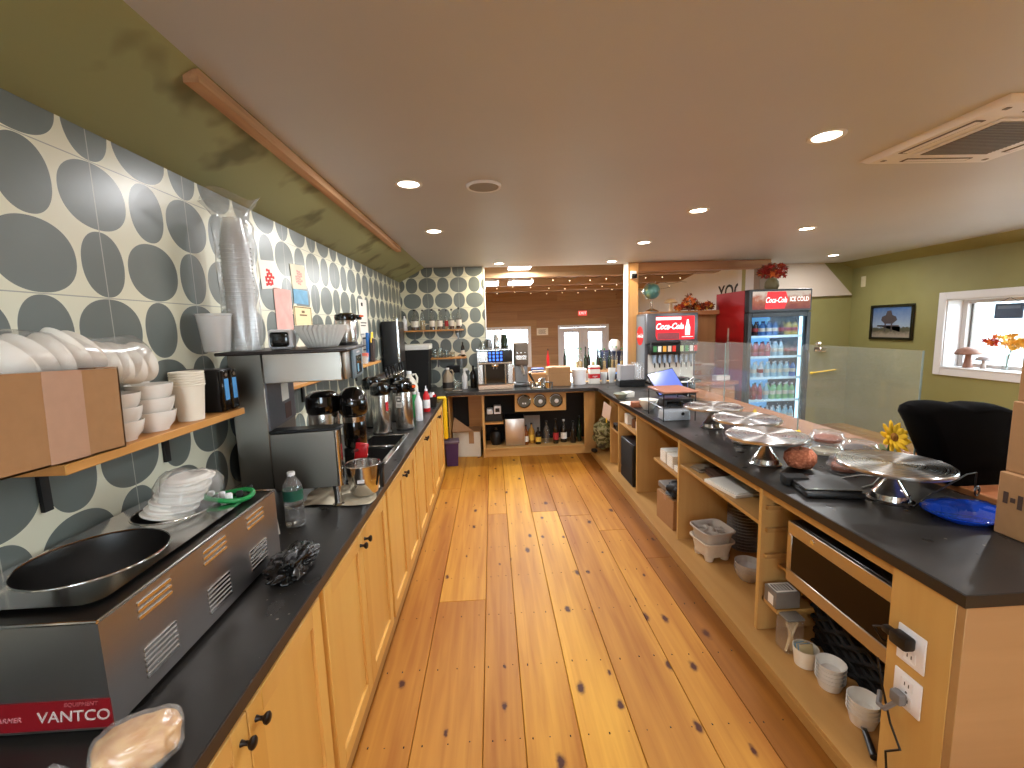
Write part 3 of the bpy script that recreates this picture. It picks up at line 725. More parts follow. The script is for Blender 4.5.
def food_warmer():
    x0, x1, y0, y1, z0, z1 = -1.195, -.795, .835, 1.545, .915, 1.15
    t = thing('food_warmer', 'long stainless countertop food warmer with louvred side and round wells', 'food warmer', (0, 0, 0))
    b = B()
    b.quad((x1, y0, z0), (x1, y1, z0), (x1, y1, z1), (x1, y0, z1)); b.quad((x0, y0, z0), (x1, y0, z0), (x1, y0, z1), (x0, y0, z1))
    b.quad((x0, y1, z0), (x1, y1, z0), (x1, y1, z1), (x0, y1, z1)); b.quad((x0, y0, z0), (x0, y1, z0), (x0, y1, z1), (x0, y0, z1)); b.quad((x0, y0, z0), (x1, y0, z0), (x1, y1, z0), (x0, y1, z0))
    b.done('housing', STEELW, t, smooth=None)
    b = B()
    b.tube([(x1, y0, z1), (x1, y1, z1)], .004, 8); b.tube([(x0, y0, z1), (x1, y0, z1)], .004, 8); b.tube([(x0, y1, z1), (x1, y1, z1)], .004, 8); b.done('top_edge', STEELP, t)
    b = B(); plate_with_holes(b, x0 + .002, x1 - .002, y0 + .002, y1 - .002, z1 - .004, [(-1.025, 1.10, .165), (-1.03, 1.385, .115)]); b.done('deck', STEELD, t, smooth=None)
    holes = ((-1.025, 1.10, .152), (-1.03, 1.385, .108))
    b = B(); plate_with_holes(b, x0 + .006, x1 - .045, y0 + .05, y1 - .02, z1 + .006, holes); 
    b.done('adapter_plate', STEELP, t, smooth=None)
    b = B()
    out = [(x0 + .006, y0 + .05), (x1 - .045, y0 + .05), (x1 - .045, y1 - .02), (x0 + .006, y1 - .02)]
    for hx, hy, hr in holes: b.tube([(hx + x, hy + y, z1 + .006) for x, y, _ in ring_pts(hr, 40)], .003, 6, True)
    b.done('well_rim', STEELP, t)
    for hx, hy, hr in holes:
        b = B(); b.lathe([(hr, z1 + .006), (hr - .002, z1 - .02), (hr - .008, .96), (hr - .02, .94), (0, .938)], (hx, hy, 0), 40); b.done('well', STEELD, t)
    for k, y in enumerate((.925, 1.145, 1.355)):
        for zz, n, dz in ((1.128, 3, .016), (1.018, 6, .0125)):
            b = B()
            for i in range(n):
                z = zz - i * dz
                b.prism([(y, z), (y + .1, z), (y + .1, z - .007), (y, z - .007)], 'x', x1 + .0002, x1 + .004)
                for v in b.bm.verts:
                    pass
            b.done('louvre', STEELP, t, smooth=None)
    b = B(); b.box(x0, x1 + .001, y0 - .003, y0, z0 + .008, z0 + .07); lb = b.done('label_strip', M_('warmer_red_label', rgb(128, 18, 26), .35, noise=.08), t)
    wt = M_('label_lettering', rgb(204, 192, 186), .5)
    text('lettering', 'VANTCO', .034, wt, lb, (-.868, y0 - .0035, z0 + .036), (90, 0, 0), shear=.15)
    text('small_lettering', 'EQUIPMENT', .012, M_('label_faded', rgb(160, 80, 84), .5), lb, (-.85, y0 - .0035, z0 + .062), (90, 0, 0), shear=.2)
    text('side_lettering', 'WARMER', .015, M_('label_pink', rgb(190, 120, 124), .5), lb, (-1.0, y0 - .0035, z0 + .035), (90, 0, 0), shear=.3)
    for x in (x0 + .05, x1 - .05):
        for y in (y0 + .05, y1 - .05):
            b = B(); b.cyl((x, y, CT), (x, y, z0), .014); b.done('foot', BLACKP, t)
STEELW = brushed('warmer_steel', (.42, .40, .385, 1), .36, 'Y', .08)
food_warmer()
# white foam lids in a clear bag, standing in the far well
rnd = random.Random(11)
N_L = 6
for i in range(N_L):
    b = B(); b.lathe([(0, .010), (.060, .010), (.066, .0), (.080, -.002), (.083, .004), (.080, .007), (.068, .008), (.062, .018), (0, .019)], n=32)
    o = b.done('foam_plate', FOAM, rot=(math.radians(-10 + 3 * i + rnd.uniform(-4, 4)), math.radians(10 - 2 * i + rnd.uniform(-6, 6)), 0), loc=(-1.035 + .009 * i, 1.365 + .010 * i, 1.150 + .019 * i)); o.scale = (.86, .86, .9)
    tag(o, 'white foam plate in the clear bag on the food warmer', 'plate', 'foam plates on the food warmer')
b = B(); fx = lambda a, r, z: (r * (1 + .07 * math.sin(5 * a + z * 40) + .05 * math.sin(9 * a)), z + .006 * math.sin(4 * a + r * 50))
b.lathe([(.088, .0), (.100, .03), (.104, .08), (.100, .125), (.08, .150), (.045, .156), (0, .150)], n=40, fx=fx)
o = b.done('plastic_bag', POLY, loc=(-1.0, 1.395, 1.145), rot=(math.radians(-12), math.radians(8), 0)); o.scale = (.86, .86, .84); tag(o, 'clear plastic bag around the white foam plates on the food warmer', 'bag')
# green ring of a holder with bits on the warmer's far end
t = thing('strap_ring', 'bright green ring strap with black and white clips on the warmer', 'strap', (-.90, 1.46, 1.158))
b = B(); b.tube([(.075 * math.cos(a), .045 * math.sin(a), .010 + .006 * math.sin(2 * a)) for a in [2 * PI * i / 28 for i in range(28)]], .008, 8, True); b.tube([(-.07, .01, .01), (-.12, -.005, .012), (-.16, -.02, .008)], .005, 6); b.done('ring', GREENB, t)
for x, y, m in ((-.05, .03, WHITEPL), (-.035, -.02, BLACKP), (.0, -.03, WHITEPL), (.03, -.025, BLACKP), (.06, .02, BLACKP), (-.02, .0, WHITEPL)):
    b = B(); b.box(x - .010, x + .010, y - .008, y + .008, .0, .028, .004, m=RZ(30)); b.done('clip', m, t)
# water bottle
t = thing('water_bottle', 'clear plastic water bottle with green label beside the coffee brewer', 'bottle', (-.852, 1.80, CT))
def rib(a, r, z): return r, z
b = B(); b.lathe([(0, .006), (.026, .001), (.036, .004), (.038, .015), (.038, .05), (.0365, .055), (.038, .06), (.038, .085), (.0335, .10), (.038, .113), (.038, .162), (.036, .176), (.026, .198), (.0145, .212), (.0135, .222)], n=28); b.done('body', CLEAR, t)
b = B(); b.lathe([(.0, .012), (.0365, .012), (.0365, .098), (.0, .099)], n=24); b.done('water', M_('water', (.95, .98, .97, 1), .02, trans=1, ior=1.33, noise=.01), t)
b = B(); b.lathe([(.0384, .116), (.0386, .16)], n=28); b.done('label_band', M_('bottle_green_label', rgb(34, 92, 74), .4, noise=.25, nscale=30), t)
b = B(); b.lathe([(0, .233), (.0145, .233), (.0155, .231), (.0155, .219), (.0145, .218)], n=20); b.done('cap', WHITEPL, t)
# printed card leaning behind the bottle
b = B(); b.box(-.035, .035, -.0012, .0012, 0, .10); b.mi = 1
for i in range(6): b.box(-.026, .012 + .004 * (i % 3), -.0016, -.0012, .02 + i * .012, .024 + i * .012)
o = b.done('printed_card', [PAPERW, M_('print_ink', rgb(60, 52, 46), .8)], loc=(-.905, 1.70, CT + .0), rot=(math.radians(-14), 0, math.radians(50))); tag(o, 'small printed card leaning on the steel warmer behind the water bottle', 'card')
# crumpled black plastic bag
b = B(); v = bmesh.ops.create_icosphere(b.bm, subdivisions=5, radius=1)['verts']
import mathutils.noise as MN
for q in v:
    n = MN.noise(q.co * 1.7) * .45 + abs(MN.noise(q.co * 4)) * .35 - .1 + abs(MN.noise(q.co * 9)) * .07
    q.co *= (1 + n); q.co.x *= .068; q.co.y *= .105; q.co.z = max(0, q.co.z * .045 + .026)
o = b.done('plastic_bag', M_('black_film', rgb(10, 10, 11), .22, noise=.2), smooth=75, loc=(-.70, 1.45, CT)); tag(o, 'crumpled shiny black plastic bag on the left worktop by the warmer', 'bag')
# bread in a clear bag, bottom left corner
t = thing('bread_roll', 'golden flat bread roll in a clear wrapper at the warmer corner', 'bread', (-.700, .772, CT), 28)
b = B(); v = bmesh.ops.create_icosphere(b.bm, subdivisions=4, radius=1)['verts']
def sq(c, p): return math.copysign(abs(c) ** p, c)
for q in v:
    n = 1 + .12 * MN.noise(q.co * 2.2) + .06 * MN.noise(q.co * 6) - .03 * abs(MN.noise(q.co * 12))
    q.co = Vector((sq(q.co.x, .75) * .066 * n, sq(q.co.y, .75) * .052 * n, max(.004, sq(q.co.z, .8) * .036 * n + .036)))
BREAD = paint('baked_crust', rgb(226, 180, 112), rgb(206, 146, 76), 45, .6, .35, .65)
b.done('loaf', BREAD, t, smooth=80)
b = B(); v = bmesh.ops.create_icosphere(b.bm, subdivisions=4, radius=1)['verts']
for q in v:
    n = 1 + .12 * MN.noise(q.co * 2.2) + .06 * MN.noise(q.co * 6) + .05 * abs(MN.noise(q.co * 9))
    low = max(0, -q.co.z)
    q.co = Vector((sq(q.co.x, .7) * (.069 + .012 * low) * n, sq(q.co.y, .7) * (.055 + .012 * low) * n, max(.002, sq(q.co.z, .8) * .041 * n + .038)))
v = b.lathe([(.012, 0), (.016, .01), (.034, .035), (.042, .05)], (-.066, -.03, .03), 16, RY(-80)); b.jit(v, .004)
b.done('wrapper', POLY, t, smooth=30)
# ---------------------------------------------------------------- wall shelf with bowls
t = thing('wall_shelf', 'short pine shelf on the oval-tiled wall above the food warmer', 'shelf', (0, 0, 0))
b = B(); b.box(XL + .001, -.995, 1.03, 1.775, 1.39, 1.415, .002); b.done('board', SHELFW, t)
for y in (1.18, 1.62):
    b = B(); b.box(XL + .001, XL + .012, y - .012, y + .012, 1.25, 1.39); b.box(XL + .001, -1.06, y - .012, y + .012, 1.378, 1.39); b.done('bracket', BLACKP, t)
SH = 1.4155
t = thing('cardboard_box', 'brown cardboard box with a wide clear tape strip on the wall shelf', 'box', (0, 0, 0))
_a = math.radians(-2.6); t.rotation_euler = (_a, 0, 0); t.location = (0, 1.19 - (1.19 * math.cos(_a) - 1.4155 * math.sin(_a)), 1.4155 - (1.19 * math.sin(_a) + 1.4155 * math.cos(_a)))
b = B(); X0, X1, Y0, Y1, Z0, Z1 = -1.195, -.985, .80, 1.19, SH, 1.625
b.box(X0, X1, Y0, Y1, Z0, Z0 + .004); b.box(X1 - .004, X1, Y0, Y1, Z0, Z1); b.box(X0, X0 + .004, Y0, Y1, Z0, Z1); b.box(X0, X1, Y0, Y0 + .004, Z0, Z1); b.box(X0, X1, Y1 - .004, Y1, Z0, Z1)
b.done('box_walls', CARD, t)
b = B(); v = b.box(X1 - .12, X1, 1.125, Y1, -.0015, .0015); b.xf(v, T(0, 0, Z1 + .0025)); b.done('flap', CARDD, t)
b = B(); b.box(X1, X1 + .0008, 0.99, 1.085, Z0 + .002, Z1 + .001); b.done('tape', TAPE, t)
# sleeve of foam bowls lying on the box
rnd = random.Random(4)
NB = 9
def bowl_mesh(R, h, base, th=.003, n=36):
    b = B(); b.lathe([(0, 0), (base, 0), (base + .003, .003), (R * .93, h * .72), (R, h), (R - th, h), (R * .93 - th, h * .72), (base, .003 + th), (0, .002 + th)], n=n); return b
for i in range(NB):
    y = .955 + .043 * i; lean = 62 + rnd.uniform(-8, 8) + (10 if i > 4 else 0)
    zz = 1.634 + .012 * math.sin(i * .75) - (.010 if i > 6 else 0) + (.012 if i in (3, 4) else 0)
    o = bowl_mesh(.062, .048, .036).done('foam_bowl', FOAM, loc=(-1.065, y + .02, zz), rot=(math.radians(-lean), math.radians(rnd.uniform(-10, 10)), math.radians(-14 + rnd.uniform(-8, 8))))
    tag(o, 'white foam bowl lying in the clear sleeve on the cardboard box', 'bowl', 'foam bowls in the clear sleeve')
b = B()
pts = [(-1.065, .90 + .05 * i, 1.647 + .012 * math.sin(i * .75)) for i in range(11)]
v = b.tube(pts, [.062, .068, .070, .070, .073, .075, .072, .068, .066, .060, .02], 18); b.jit(v, .003)
tag(b.done('bowl_sleeve', FILM), 'clear plastic sleeve holding white foam bowls on the cardboard box', 'bag')
# white ceramic bowls
def ceramic():
    b = B(); b.lathe([(0, .003), (.030, .003), (.031, 0), (.036, 0), (.037, .006), (.050, .022), (.056, .045), (.0575, .056), (.0555, .057), (.053, .045), (.047, .024), (.034, .010), (0, .009)], n=36); return b
first = None
def put_bowl(x, y, z, label, sc=1.0):
    global first
    if first is None:
        first = ceramic().done('ceramic_bowl', WHITEC, loc=(x, y, z)); o = first
    else:
        o = first.copy(); COL.objects.link(o); o.location = (x, y, z)
    o.scale = (sc, sc, sc); o.rotation_euler = (0, 0, random.random() * 6)
    tag(o, label, 'bowl', 'white ceramic bowls on the wall shelf')
lev = ['bottom', 'second', 'third', 'top']
for (x, y, n, nm, sc) in ((-1.055, 1.262, 3, 'front stack right beside the cardboard box', .98), (-1.06, 1.392, 3, 'front stack next to the paper cups', 1.06), (-1.145, 1.31, 4, 'rear stack behind, nearer the cardboard box', .86), (-1.15, 1.435, 4, 'rear stack behind, nearer the paper cups', .95)):
    for k in range(n):
        put_bowl(x, y, SH + k * .040 * sc, 'white ceramic bowl, %s of the %s' % ('top' if k == n - 1 else lev[k], nm), sc)
# nested paper cups
cup = None
for k in range(6):
    if cup is None:
        b = B(); b.lathe([(0, .004), (.036, .004), (.0365, 0), (.038, 0), (.0485, .118), (.051, .119), (.0515, .123), (.0495, .125), (.0475, .122), (.037, .008), (0, .007)], n=36)
        cup = b.done('paper_cup', CREAMP); o = cup
    else:
        o = cup.copy(); COL.objects.link(o)
    o.location = (-1.05, 1.548, SH + k * .0085)
    tag(o, 'cream paper cup in the stack on the pine wall shelf, %s' % ('bottom one and most visible', 'second from bottom', 'third from bottom', 'fourth from bottom', 'fifth from bottom', 'top one')[k], 'cup', 'nested paper cups on the wall shelf')
t = thing('battery_charger', 'black charger with two blue lit panels at the shelf end', 'charger', (-1.07, 1.70, SH), 0)
b = B(); b.box(-.13, .05, -.03, .07, 0, .160, .004); b.done('case', BLACKP, t)
for y in (-.012, .040):
    b = B(); b.box(.052, .066, y - .022, y + .022, .004, .155, .004); o = b.done('module', BLACKG, t)
    b = B(); b.box(.0665, .068, y - .013, y + .013, .045, .125, .001); b.done('display', M_('blue_display', rgb(70, 130, 180), .3, emit=.35, ecol=rgb(70, 140, 200)) if y < 0 else bpy.data.materials['blue_display'], o)
    b = B(); b.cyl((.0665, y, .140), (.069, y, .140), .007, n=12); b.done('button', STEELP, o)
# ---------------------------------------------------------------- coffee brewer
def brewer():
    t = thing('coffee_brewer', 'large C-shaped stainless coffee brewer with dark top plate on the left counter', 'coffee brewer', (0, 0, 0))
    a = math.radians(8); px, py = -.72, 1.99
    t.rotation_euler = (0, 0, a); t.location = (px - (px * math.cos(a) - py * math.sin(a)), py - (px * math.sin(a) + py * math.cos(a)), 0)
    y0, y1 = 1.98, 2.375
    DS = brushed('brewer_steel', (.30, .277, .24, 1), .34, 'Z', .025)
    b = B(); b.box(XL + .075, -1.0, y0, y1, 1.0, 1.617, .004); b.done('column', DS, t)
    b = B(); b.box(-.999, -.675, y0, y1, 1.487, 1.617, .004); b.box(-.675, -.655, y0 + .012, y1 - .012, 1.487, 1.617, .01, 3); b.done('head', STEELW2, t)
    b = B(); b.box(-1.0, -.728, y0, y0 + .06, 1.0, 1.262, .003); b.done('base', DS, t)
    b = B(); b.cyl((-.724, y0 + .014, 1.0), (-.724, y0 + .014, 1.265), .015, n=16); b.box(-.73, -.712, y0 + .014, y0 + .06, 1.0, 1.262); b.done('front_trim', STEELP, t)
    b = B(); b.box(-1.0, -.70, y0 - .004, y0 + .075, 1.2625, 1.276, .003); b.done('warmer_plate', BLACKP, t)
    b = B(); b.box(XL + .07, -.630, y0 - .10, y1 + .03, 1.6175, 1.632, .004); b.done('top_plate', M_('brown_black_plate', rgb(34, 24, 20), .4, noise=.15), t)
    b = B(); b.box(-.655, -.640, 2.10, 2.375, 1.478, 1.6165, .005, 2); p = b.done('control_panel', M_('bluegrey_panel', rgb(120, 140, 152), .35, .2, noise=.06), t)
    b = B(); b.box(-.6395, -.637, 2.16, 2.31, 1.495, 1.585, .003); b.done('display', BLACKG, p)
    b = B(); b.box(-.6395, -.638, 2.19, 2.28, 1.597, 1.606); b.done('badge', WHITEPL, p)
    b = B(); b.box(-.6368, -.636, 2.18, 2.215, 1.505, 1.545); b.done('screen_glow', M_('panel_light', rgb(120, 170, 190), .4, emit=.3, ecol=rgb(120, 170, 190)), p)
    # splash panel and papers inside the gap
    b = B(); b.box(-.9995, -.992, y0 + .004, y1 - .01, 1.277, 1.486); bp_ = b.done('splash_panel', M_('gap_panel', rgb(112, 112, 118), .35, .6, noise=.06), t)
    b = B(); b.box(-.992, -.9908, 2.17, 2.27, 1.38, 1.465); b.done('notice', PAPERW, bp_)
    b = B(); b.box(-.992, -.9908, 2.20, 2.29, 1.29, 1.365); b.done('warning_label', M_('label_dark', rgb(74, 46, 36), .6, noise=.5, nscale=60), bp_)
    for x, y in ((-.742, y0 + .03), (-1.03, y1 - .03), (XL + .11, y0 + .03), (XL + .11, y1 - .03)):
        b = B(); b.lathe([(.026, 0), (.027, .004), (.018, .012), (.018, .06), (.022, .1)], (x, y, CT), 20); b.done('leg', STEELP, t)
STEELW2 = brushed('head_steel', (.5, .47, .42, 1), .3, 'Z', .03)
brewer()
# ---- things on the brewer's top plate
TP = 1.6325
cupc = None
for k in range(26):
    if cupc is None:
        b = B(); b.lathe([(.029, 0), (.030, -.003), (.0440, .110), (.0465, .112), (.0465, .116)], n=24); cupc = b.done('plastic_cup', FROST); o = cupc
    else:
        o = cupc.copy(); COL.objects.link(o)
    o.location = (-1.085, 1.995, TP + .118 + .0175 * k); o.rotation_euler = (PI, 0, 0); o.scale = (1.3, 1.3, 1)
    tag(o, 'translucent plastic cup in the tall bagged stack on the brewer', 'cup', 'plastic cups in the tall bagged stack')
b = B()
fx = lambda a, r, z: (r * (1 + .05 * math.sin(6 * a + z * 30) + .03 * math.sin(11 * a - z * 55)), z + (.02 * math.sin(3 * a) if z > .58 else 0))
b.lathe([(0, .002), (.054, .002), (.056, .05), (.055, .15), (.056, .25), (.055, .35), (.056, .45), (.058, .53), (.046, .56), (.052, .59), (.075, .625), (.086, .64)], n=36, fx=fx)
o = b.done('cup_sleeve', POLY, loc=(-1.085, 1.995, TP)); o.scale = (1.32, 1.32, 1); tag(o, 'tall clear plastic bag around the stacked cups on the coffee brewer', 'bag')
b = B(); v = b.lathe([(0, .003), (.055, .003), (.060, .01), (.078, .165), (.083, .168), (.083, .175), (.078, .174), (.075, .165), (.056, .012), (0, .008)], n=32)
o = b.done('food_tub', FROST, loc=(-1.128, 1.865, TP)); o.scale = (.8, .8, .9); tag(o, 'empty frosted plastic tub at the left end of the brewer top', 'tub')
t = thing('desk_timer', 'small white cube timer with black screen on the brewer top plate', 'timer', (-.945, 2.045, TP), 8)
b = B(); b.box(-.052, .052, -.04, .03, 0, .088, .016, 4); b.done('case', WHITEPL, t)
b = B(); b.box(-.038, .038, -.0425, -.0395, .012, .076, .010, 3); b.done('screen', BLACKG, t)
# paper coffee filters, nested
flt = None
for k in range(7):
    if flt is None:
        b = B(); fx = lambda a, r, z: (r * (1 + (.035 * math.sin(32 * a)) * min(1, z / .04)), z)
        b.lathe([(0, 0), (.068, 0), (.074, .004), (.098, .05), (.120, .092)], n=128, fx=fx); flt = b.done('coffee_filter', PAPERF) if False else b.done('coffee_filter', M_('filter_paper', rgb(238, 236, 230), .85, noise=.02)); o = flt
    else:
        o = flt.copy(); COL.objects.link(o)
    o.location = (-.795, 2.11, TP + .0008 + .0028 * k); o.rotation_euler = (0, 0, .013 * k); o.scale = (.93, .93, .93)
    tag(o, 'white fluted paper coffee filter in the nest on the brewer', 'coffee filter', 'nested coffee filters on the brewer')
def airpot(loc, label, h=.30, r=.072, orange=True, name='airpot', cat='airpot', tagc=None, rz=0):
    t = thing(name, label, cat, loc, rz)
    b = B(); b.lathe([(0, .0), (r * .96, .0), (r, .006), (r, h * .76), (r * .97, h * .78)], n=32); b.done('body', STEELA, t)
    b = B(); b.lathe([(r * 1.04, 0), (r * 1.05, .012), (r * 1.0, .016)], n=32); b.done('base_ring', BLACKP, t)
    b = B(); b.lathe([(r * .98, h * .77), (r * 1.08, h * .79), (r * 1.12, h * .86), (r * 1.06, h * .95), (r * .7, h * 1.0), (0, h * 1.01)], n=32)
    b.box(r * .6, r * 1.75, -.024, .024, h * .84, h * .93, .010, 2); b.done('lid', BLACKG, t)
    b = B(); b.box(r * 1.3, r * 1.7, -.02, .02, h * .78, h * .85, .006); b.done('spout', BLACKP, t)
    if orange:
        b = B(); b.box(r * 1.755, r * 1.80, -.018, .018, h * .865, h * .915, .003); b.done('orange_tag', ORANGE, t)
    return t
STEELA = brushed('airpot_steel', (.62, .60, .56, 1), .24, 'Z', .06)
a = airpot((-.755, 2.345, TP), 'short steel carafe with black handle and orange tip on the brewer top', .165, .05, True, 'carafe', 'carafe', rz=-12)
# ---- behind the brewer and round the sink
airpot((-.895, 2.31, CT), 'black domed airpot seen through the gap of the coffee brewer', .50, .076, False, rz=100)
t = thing('coffee_grinder', 'black coffee grinder with domed hopper and red tag behind the brewer', 'coffee grinder', (-.742, 2.315, CT))
b = B(); b.box(-.052, .052, -.055, .055, 0, .03, .008, 2); b.box(-.05, .0, -.05, .05, .03, .20, .006); b.done('base', BLACKP, t)
b = B(); b.lathe([(.050, .20), (.058, .21), (.058, .36), (.052, .37)], n=28); b.done('body', BLACKG, t)
b = B(); b.lathe([(.0588, .335), (.0588, .362)], n=28); b.done('chrome_band', CHROME, t)
b = B(); b.lathe([(.062, .37), (.072, .385), (.074, .44), (.064, .48), (.036, .51), (0, .518)], n=28); b.done('hopper', BLACKG, t)
b = B(); b.cyl((.02, -.035, .21), (.06, -.05, .15), .018); b.cyl((.03, -.04, .19), (.02, -.12, .20), .008); b.done('spout', STEELD, t)
b = B(); b.box(-.02, .045, -.072, -.058, .14, .235, .006, 2, m=RY(10)); b.done('red_tag', RED, t)
t = thing('steel_pan', 'round stainless pan with black handle on a cream cloth before the brewer', 'pan', (-.655, 2.12, CT + .008))
b = B(); b.lathe([(0, .003), (.058, .003), (.066, .012), (.076, .09), (.082, .15), (.086, .152), (.084, .156), (.079, .152), (.073, .09), (.062, .016), (0, .008)], n=40); b.done('bowl', STEELP, t)
b = B(); b.box(.078, .098, -.012, .012, .03, .150, .003); b.box(.070, .098, -.014, .014, .125, .150, .003); b.done('handle', BLACKP, t)
b = B(); b.cyl((-.062, -.055, .075), (-.0625, -.0555, .0755), .001); v = b.box(-.016, .016, -.0765, -.0750, .075, .092, .002, m=RZ(6)); b.done('badge', WHITEPL, t)
b = B(); n = 22
V = [[None] * n for _ in range(n)]
for i in range(n):
    for j in range(n):
        u, w = i / (n - 1), j / (n - 1)
        x = -.93 + .335 * u + .012 * math.sin(7 * w); y = 1.99 + .26 * w + .015 * math.sin(6 * u)
        V[i][j] = b.bm.verts.new((x, y, CT + .0035 + .003 * (MN.noise(Vector((x * 18, y * 18, 0))) + .6)))
for i in range(n - 1):
    for j in range(n - 1): b.bm.faces.new((V[i][j], V[i + 1][j], V[i + 1][j + 1], V[i][j + 1]))
tag(b.done('cleaning_cloth', M_('cream_cloth', rgb(226, 214, 186), .9, noise=.06, nscale=60, bump=.2), smooth=80), 'folded cream cleaning cloth under the steel pan on the worktop', 'cloth')
airpot((-.885, 3.44, CT), 'steel airpot with black lid just past the hand sink', .40, .072, False, rz=8)
airpot((-.735, 3.56, CT), 'steel airpot with printed label and orange tag nearest the worktop edge', .40, .07, True, rz=-35)
airpot((-1.02, 3.70, CT), 'steel airpot standing against the tiled wall behind the others', .42, .072, False, rz=15)
airpot((-.86, 3.90, CT), 'steel airpot behind the pair by the sink, partly hidden', .41, .07, False, rz=-10)
b = B(); b.box(0, .0008, -.026, .026, 0, .09); b.mi = 1; b.box(.0008, .0012, -.02, .02, .045, .082); b.mi = 0; b.box(.0012, .0014, -.012, .012, .055, .072); b.mi = 1; b.box(.0008, .0012, -.02, .02, .02, .024); b.box(.0008, .0012, -.02, .015, .01, .014)
ap = [o for o in bpy.data.objects if o.name.startswith('airpot') and o.get('label', '').startswith('steel airpot with printed')][0]
b.done('printed_label', [PAPERW, bpy.data.materials['print_ink']], ap, loc=(.02, -.0705, .19), rot=(0, 0, -PI / 2 + .25))
b = B(); b.box(-.012, .012, -.0005, .0005, -.035, .035); o = b.done('sticker', RED, None); ap2 = [o_ for o_ in bpy.data.objects if o_.get('label', '').startswith('steel airpot with black lid just')][0]; o.parent = ap2; o.location = (.048, -.055, .22); o.rotation_euler = (0, 0, .75)
# rear wall shelf behind the brewer with odds and ends, and the tap tower
t = thing('wall_shelf', 'long narrow pine shelf on the tiled wall behind the coffee brewer', 'shelf', (0, 0, 0))
b = B(); b.box(XL + .001, -1.09, 2.42, 4.35, 1.395, 1.415, .002); b.done('board', SHELFW, t)
for y in (2.8, 3.9):
    b = B(); b.box(XL + .001, XL + .012, y - .012, y + .012, 1.27, 1.395); b.box(XL + .001, -1.11, y - .01, y + .01, 1.385, 1.395); b.done('bracket', BLACKP, t)
t = thing('dustpan_brush', 'blue brush and dark holder with yellow pencils leaning on the wall', 'brush', (-1.165, 4.2, 1.416))
b = B(); v = b.box(-.012, .012, -.045, .045, 0, .27, .006, 2, m=RX(-6)); b.done('brush', M_('blue_plastic', rgb(36, 96, 160), .4, noise=.1), t)
b = B(); v = b.box(.02, .05, -.03, .04, 0, .22, .004, m=RX(-10)); b.done('holder', M_('brown_dark', rgb(62, 50, 46), .6, noise=.2), t)
for y in (-.02, .005, .03):
    b = B(); b.cyl((.035, y, .18), (.033, y + .045, .275), .006, .004, 8); b.done('pencil', YELLOW, t)
t = thing('sponge_tray', 'small pinkish red sponge in a clear cup on the narrow shelf', 'sponge', (-1.13, 3.95, 1.416))
b = B(); b.lathe([(0, .002), (.026, .002), (.034, .07), (.032, .07), (.024, .005), (0, .005)], n=20); b.done('cup', FROST, t)
b = B(); b.box(-.03, .03, -.022, .022, .055, .095, .006, 2); b.done('sponge', M_('pink_sponge', rgb(214, 112, 96), .9, noise=.1), t)
t = thing('tap_tower', 'row of seven chrome drink taps on a drip rail by the wall', 'drink taps', (-.98, 4.35, CT))
b = B(); b.box(-.10, -.03, -.42, .42, .28, .40, .01, 2); b.box(-.09, -.04, -.36, -.32, 0, .28); b.box(-.09, -.04, .32, .36, 0, .28); b.done('rail', STEELD, t)
for k in range(7):
    y = -.36 + k * .12
    b = B(); b.cyl((-.03, y, .36), (.02, y, .36), .011); b.cyl((.02, y, .385), (.025, y, .30), .010, .007); b.ball((.02, y, .365), .016, n=10); f = b.done('faucet', CHROME, t)
    b = B(); b.cyl((.02, y, .385), (.012, y, .47), .008, .014, 10); b.done('tap_handle', BLACKP, f)
t = thing('water_boiler', 'tall black boiler cabinet with a chrome edge at the far left wall', 'boiler', (-1.085, 5.05, CT))
b = B(); b.box(-.105, .055, -.22, .22, 0, .90, .012, 2); b.done('cabinet', BLACKP, t)
b = B(); b.cyl((.065, -.21, .25), (.065, -.21, .92), .014, n=14); b.cyl((.065, -.21, .92), (.03, -.21, .93), .012, n=10); b.done('chrome_pipe', CHROME, t)
b = B(); b.box(.056, .062, -.17, .17, .45, .82, .003); b.done('door_panel', STEELD, t)
# trash bin with white liner standing on the counter corner
t = thing('waste_bin', 'black tapered bin with white liner standing in the counter corner', 'bin', (-1.0, 5.80, CT))
b = B(); b.prism([(-.15, 0), (.15, 0), (.19, .56), (-.19, .56)], 'y', -.13, .13)
b.done('bin', BLACKM, t)
b = B(); v = b.box(-.198, .198, -.14, .14, .545, .615, .012, 2); b.jit(v, .006); b.done('liner', M_('white_liner', rgb(232, 232, 226), .4, noise=.04), t)
def jug(loc, label, s=1.0, band=True, mat=None):
    t = thing('plastic_jug', label, 'jug', loc)
    b = B(); b.lathe([(0, 0), (.07 * s, 0), (.078 * s, .01), (.078 * s, .15 * s), (.066 * s, .20 * s), (.026 * s, .26 * s), (.021 * s, .285 * s)], n=28); b.done('body', mat or M_('milky_plastic', rgb(224, 220, 206), .4, noise=.03), t)
    b = B(); b.lathe([(.024 * s, .28 * s), (.024 * s, .305 * s), (0, .306 * s)], n=18); b.done('cap', WHITEPL, t)
    b = B(); b.tube([(.03 * s, 0, .27 * s), (.06 * s, 0, .275 * s), (.075 * s, 0, .24 * s), (.070 * s, 0, .19 * s)], .010 * s, 8); b.done('handle', mat or bpy.data.materials['milky_plastic'], t)
    if band:
        b = B(); b.lathe([(.0785 * s, .03 * s), (.0785 * s, .11 * s)], n=28); b.done('label_band', M_('dark_band', rgb(46, 40, 36), .5, noise=.2) if 'dark_band' not in bpy.data.materials else bpy.data.materials['dark_band'], t)
    return t
jug((-.925, 4.86, CT), 'white handled syrup jug in front of the black bin', 1.15)
jug((-.60, 5.80, CT), 'half full brown jug beside the bin on the back counter', .95, True, M_('smoky_jug', rgb(150, 134, 112), .3, noise=.1))
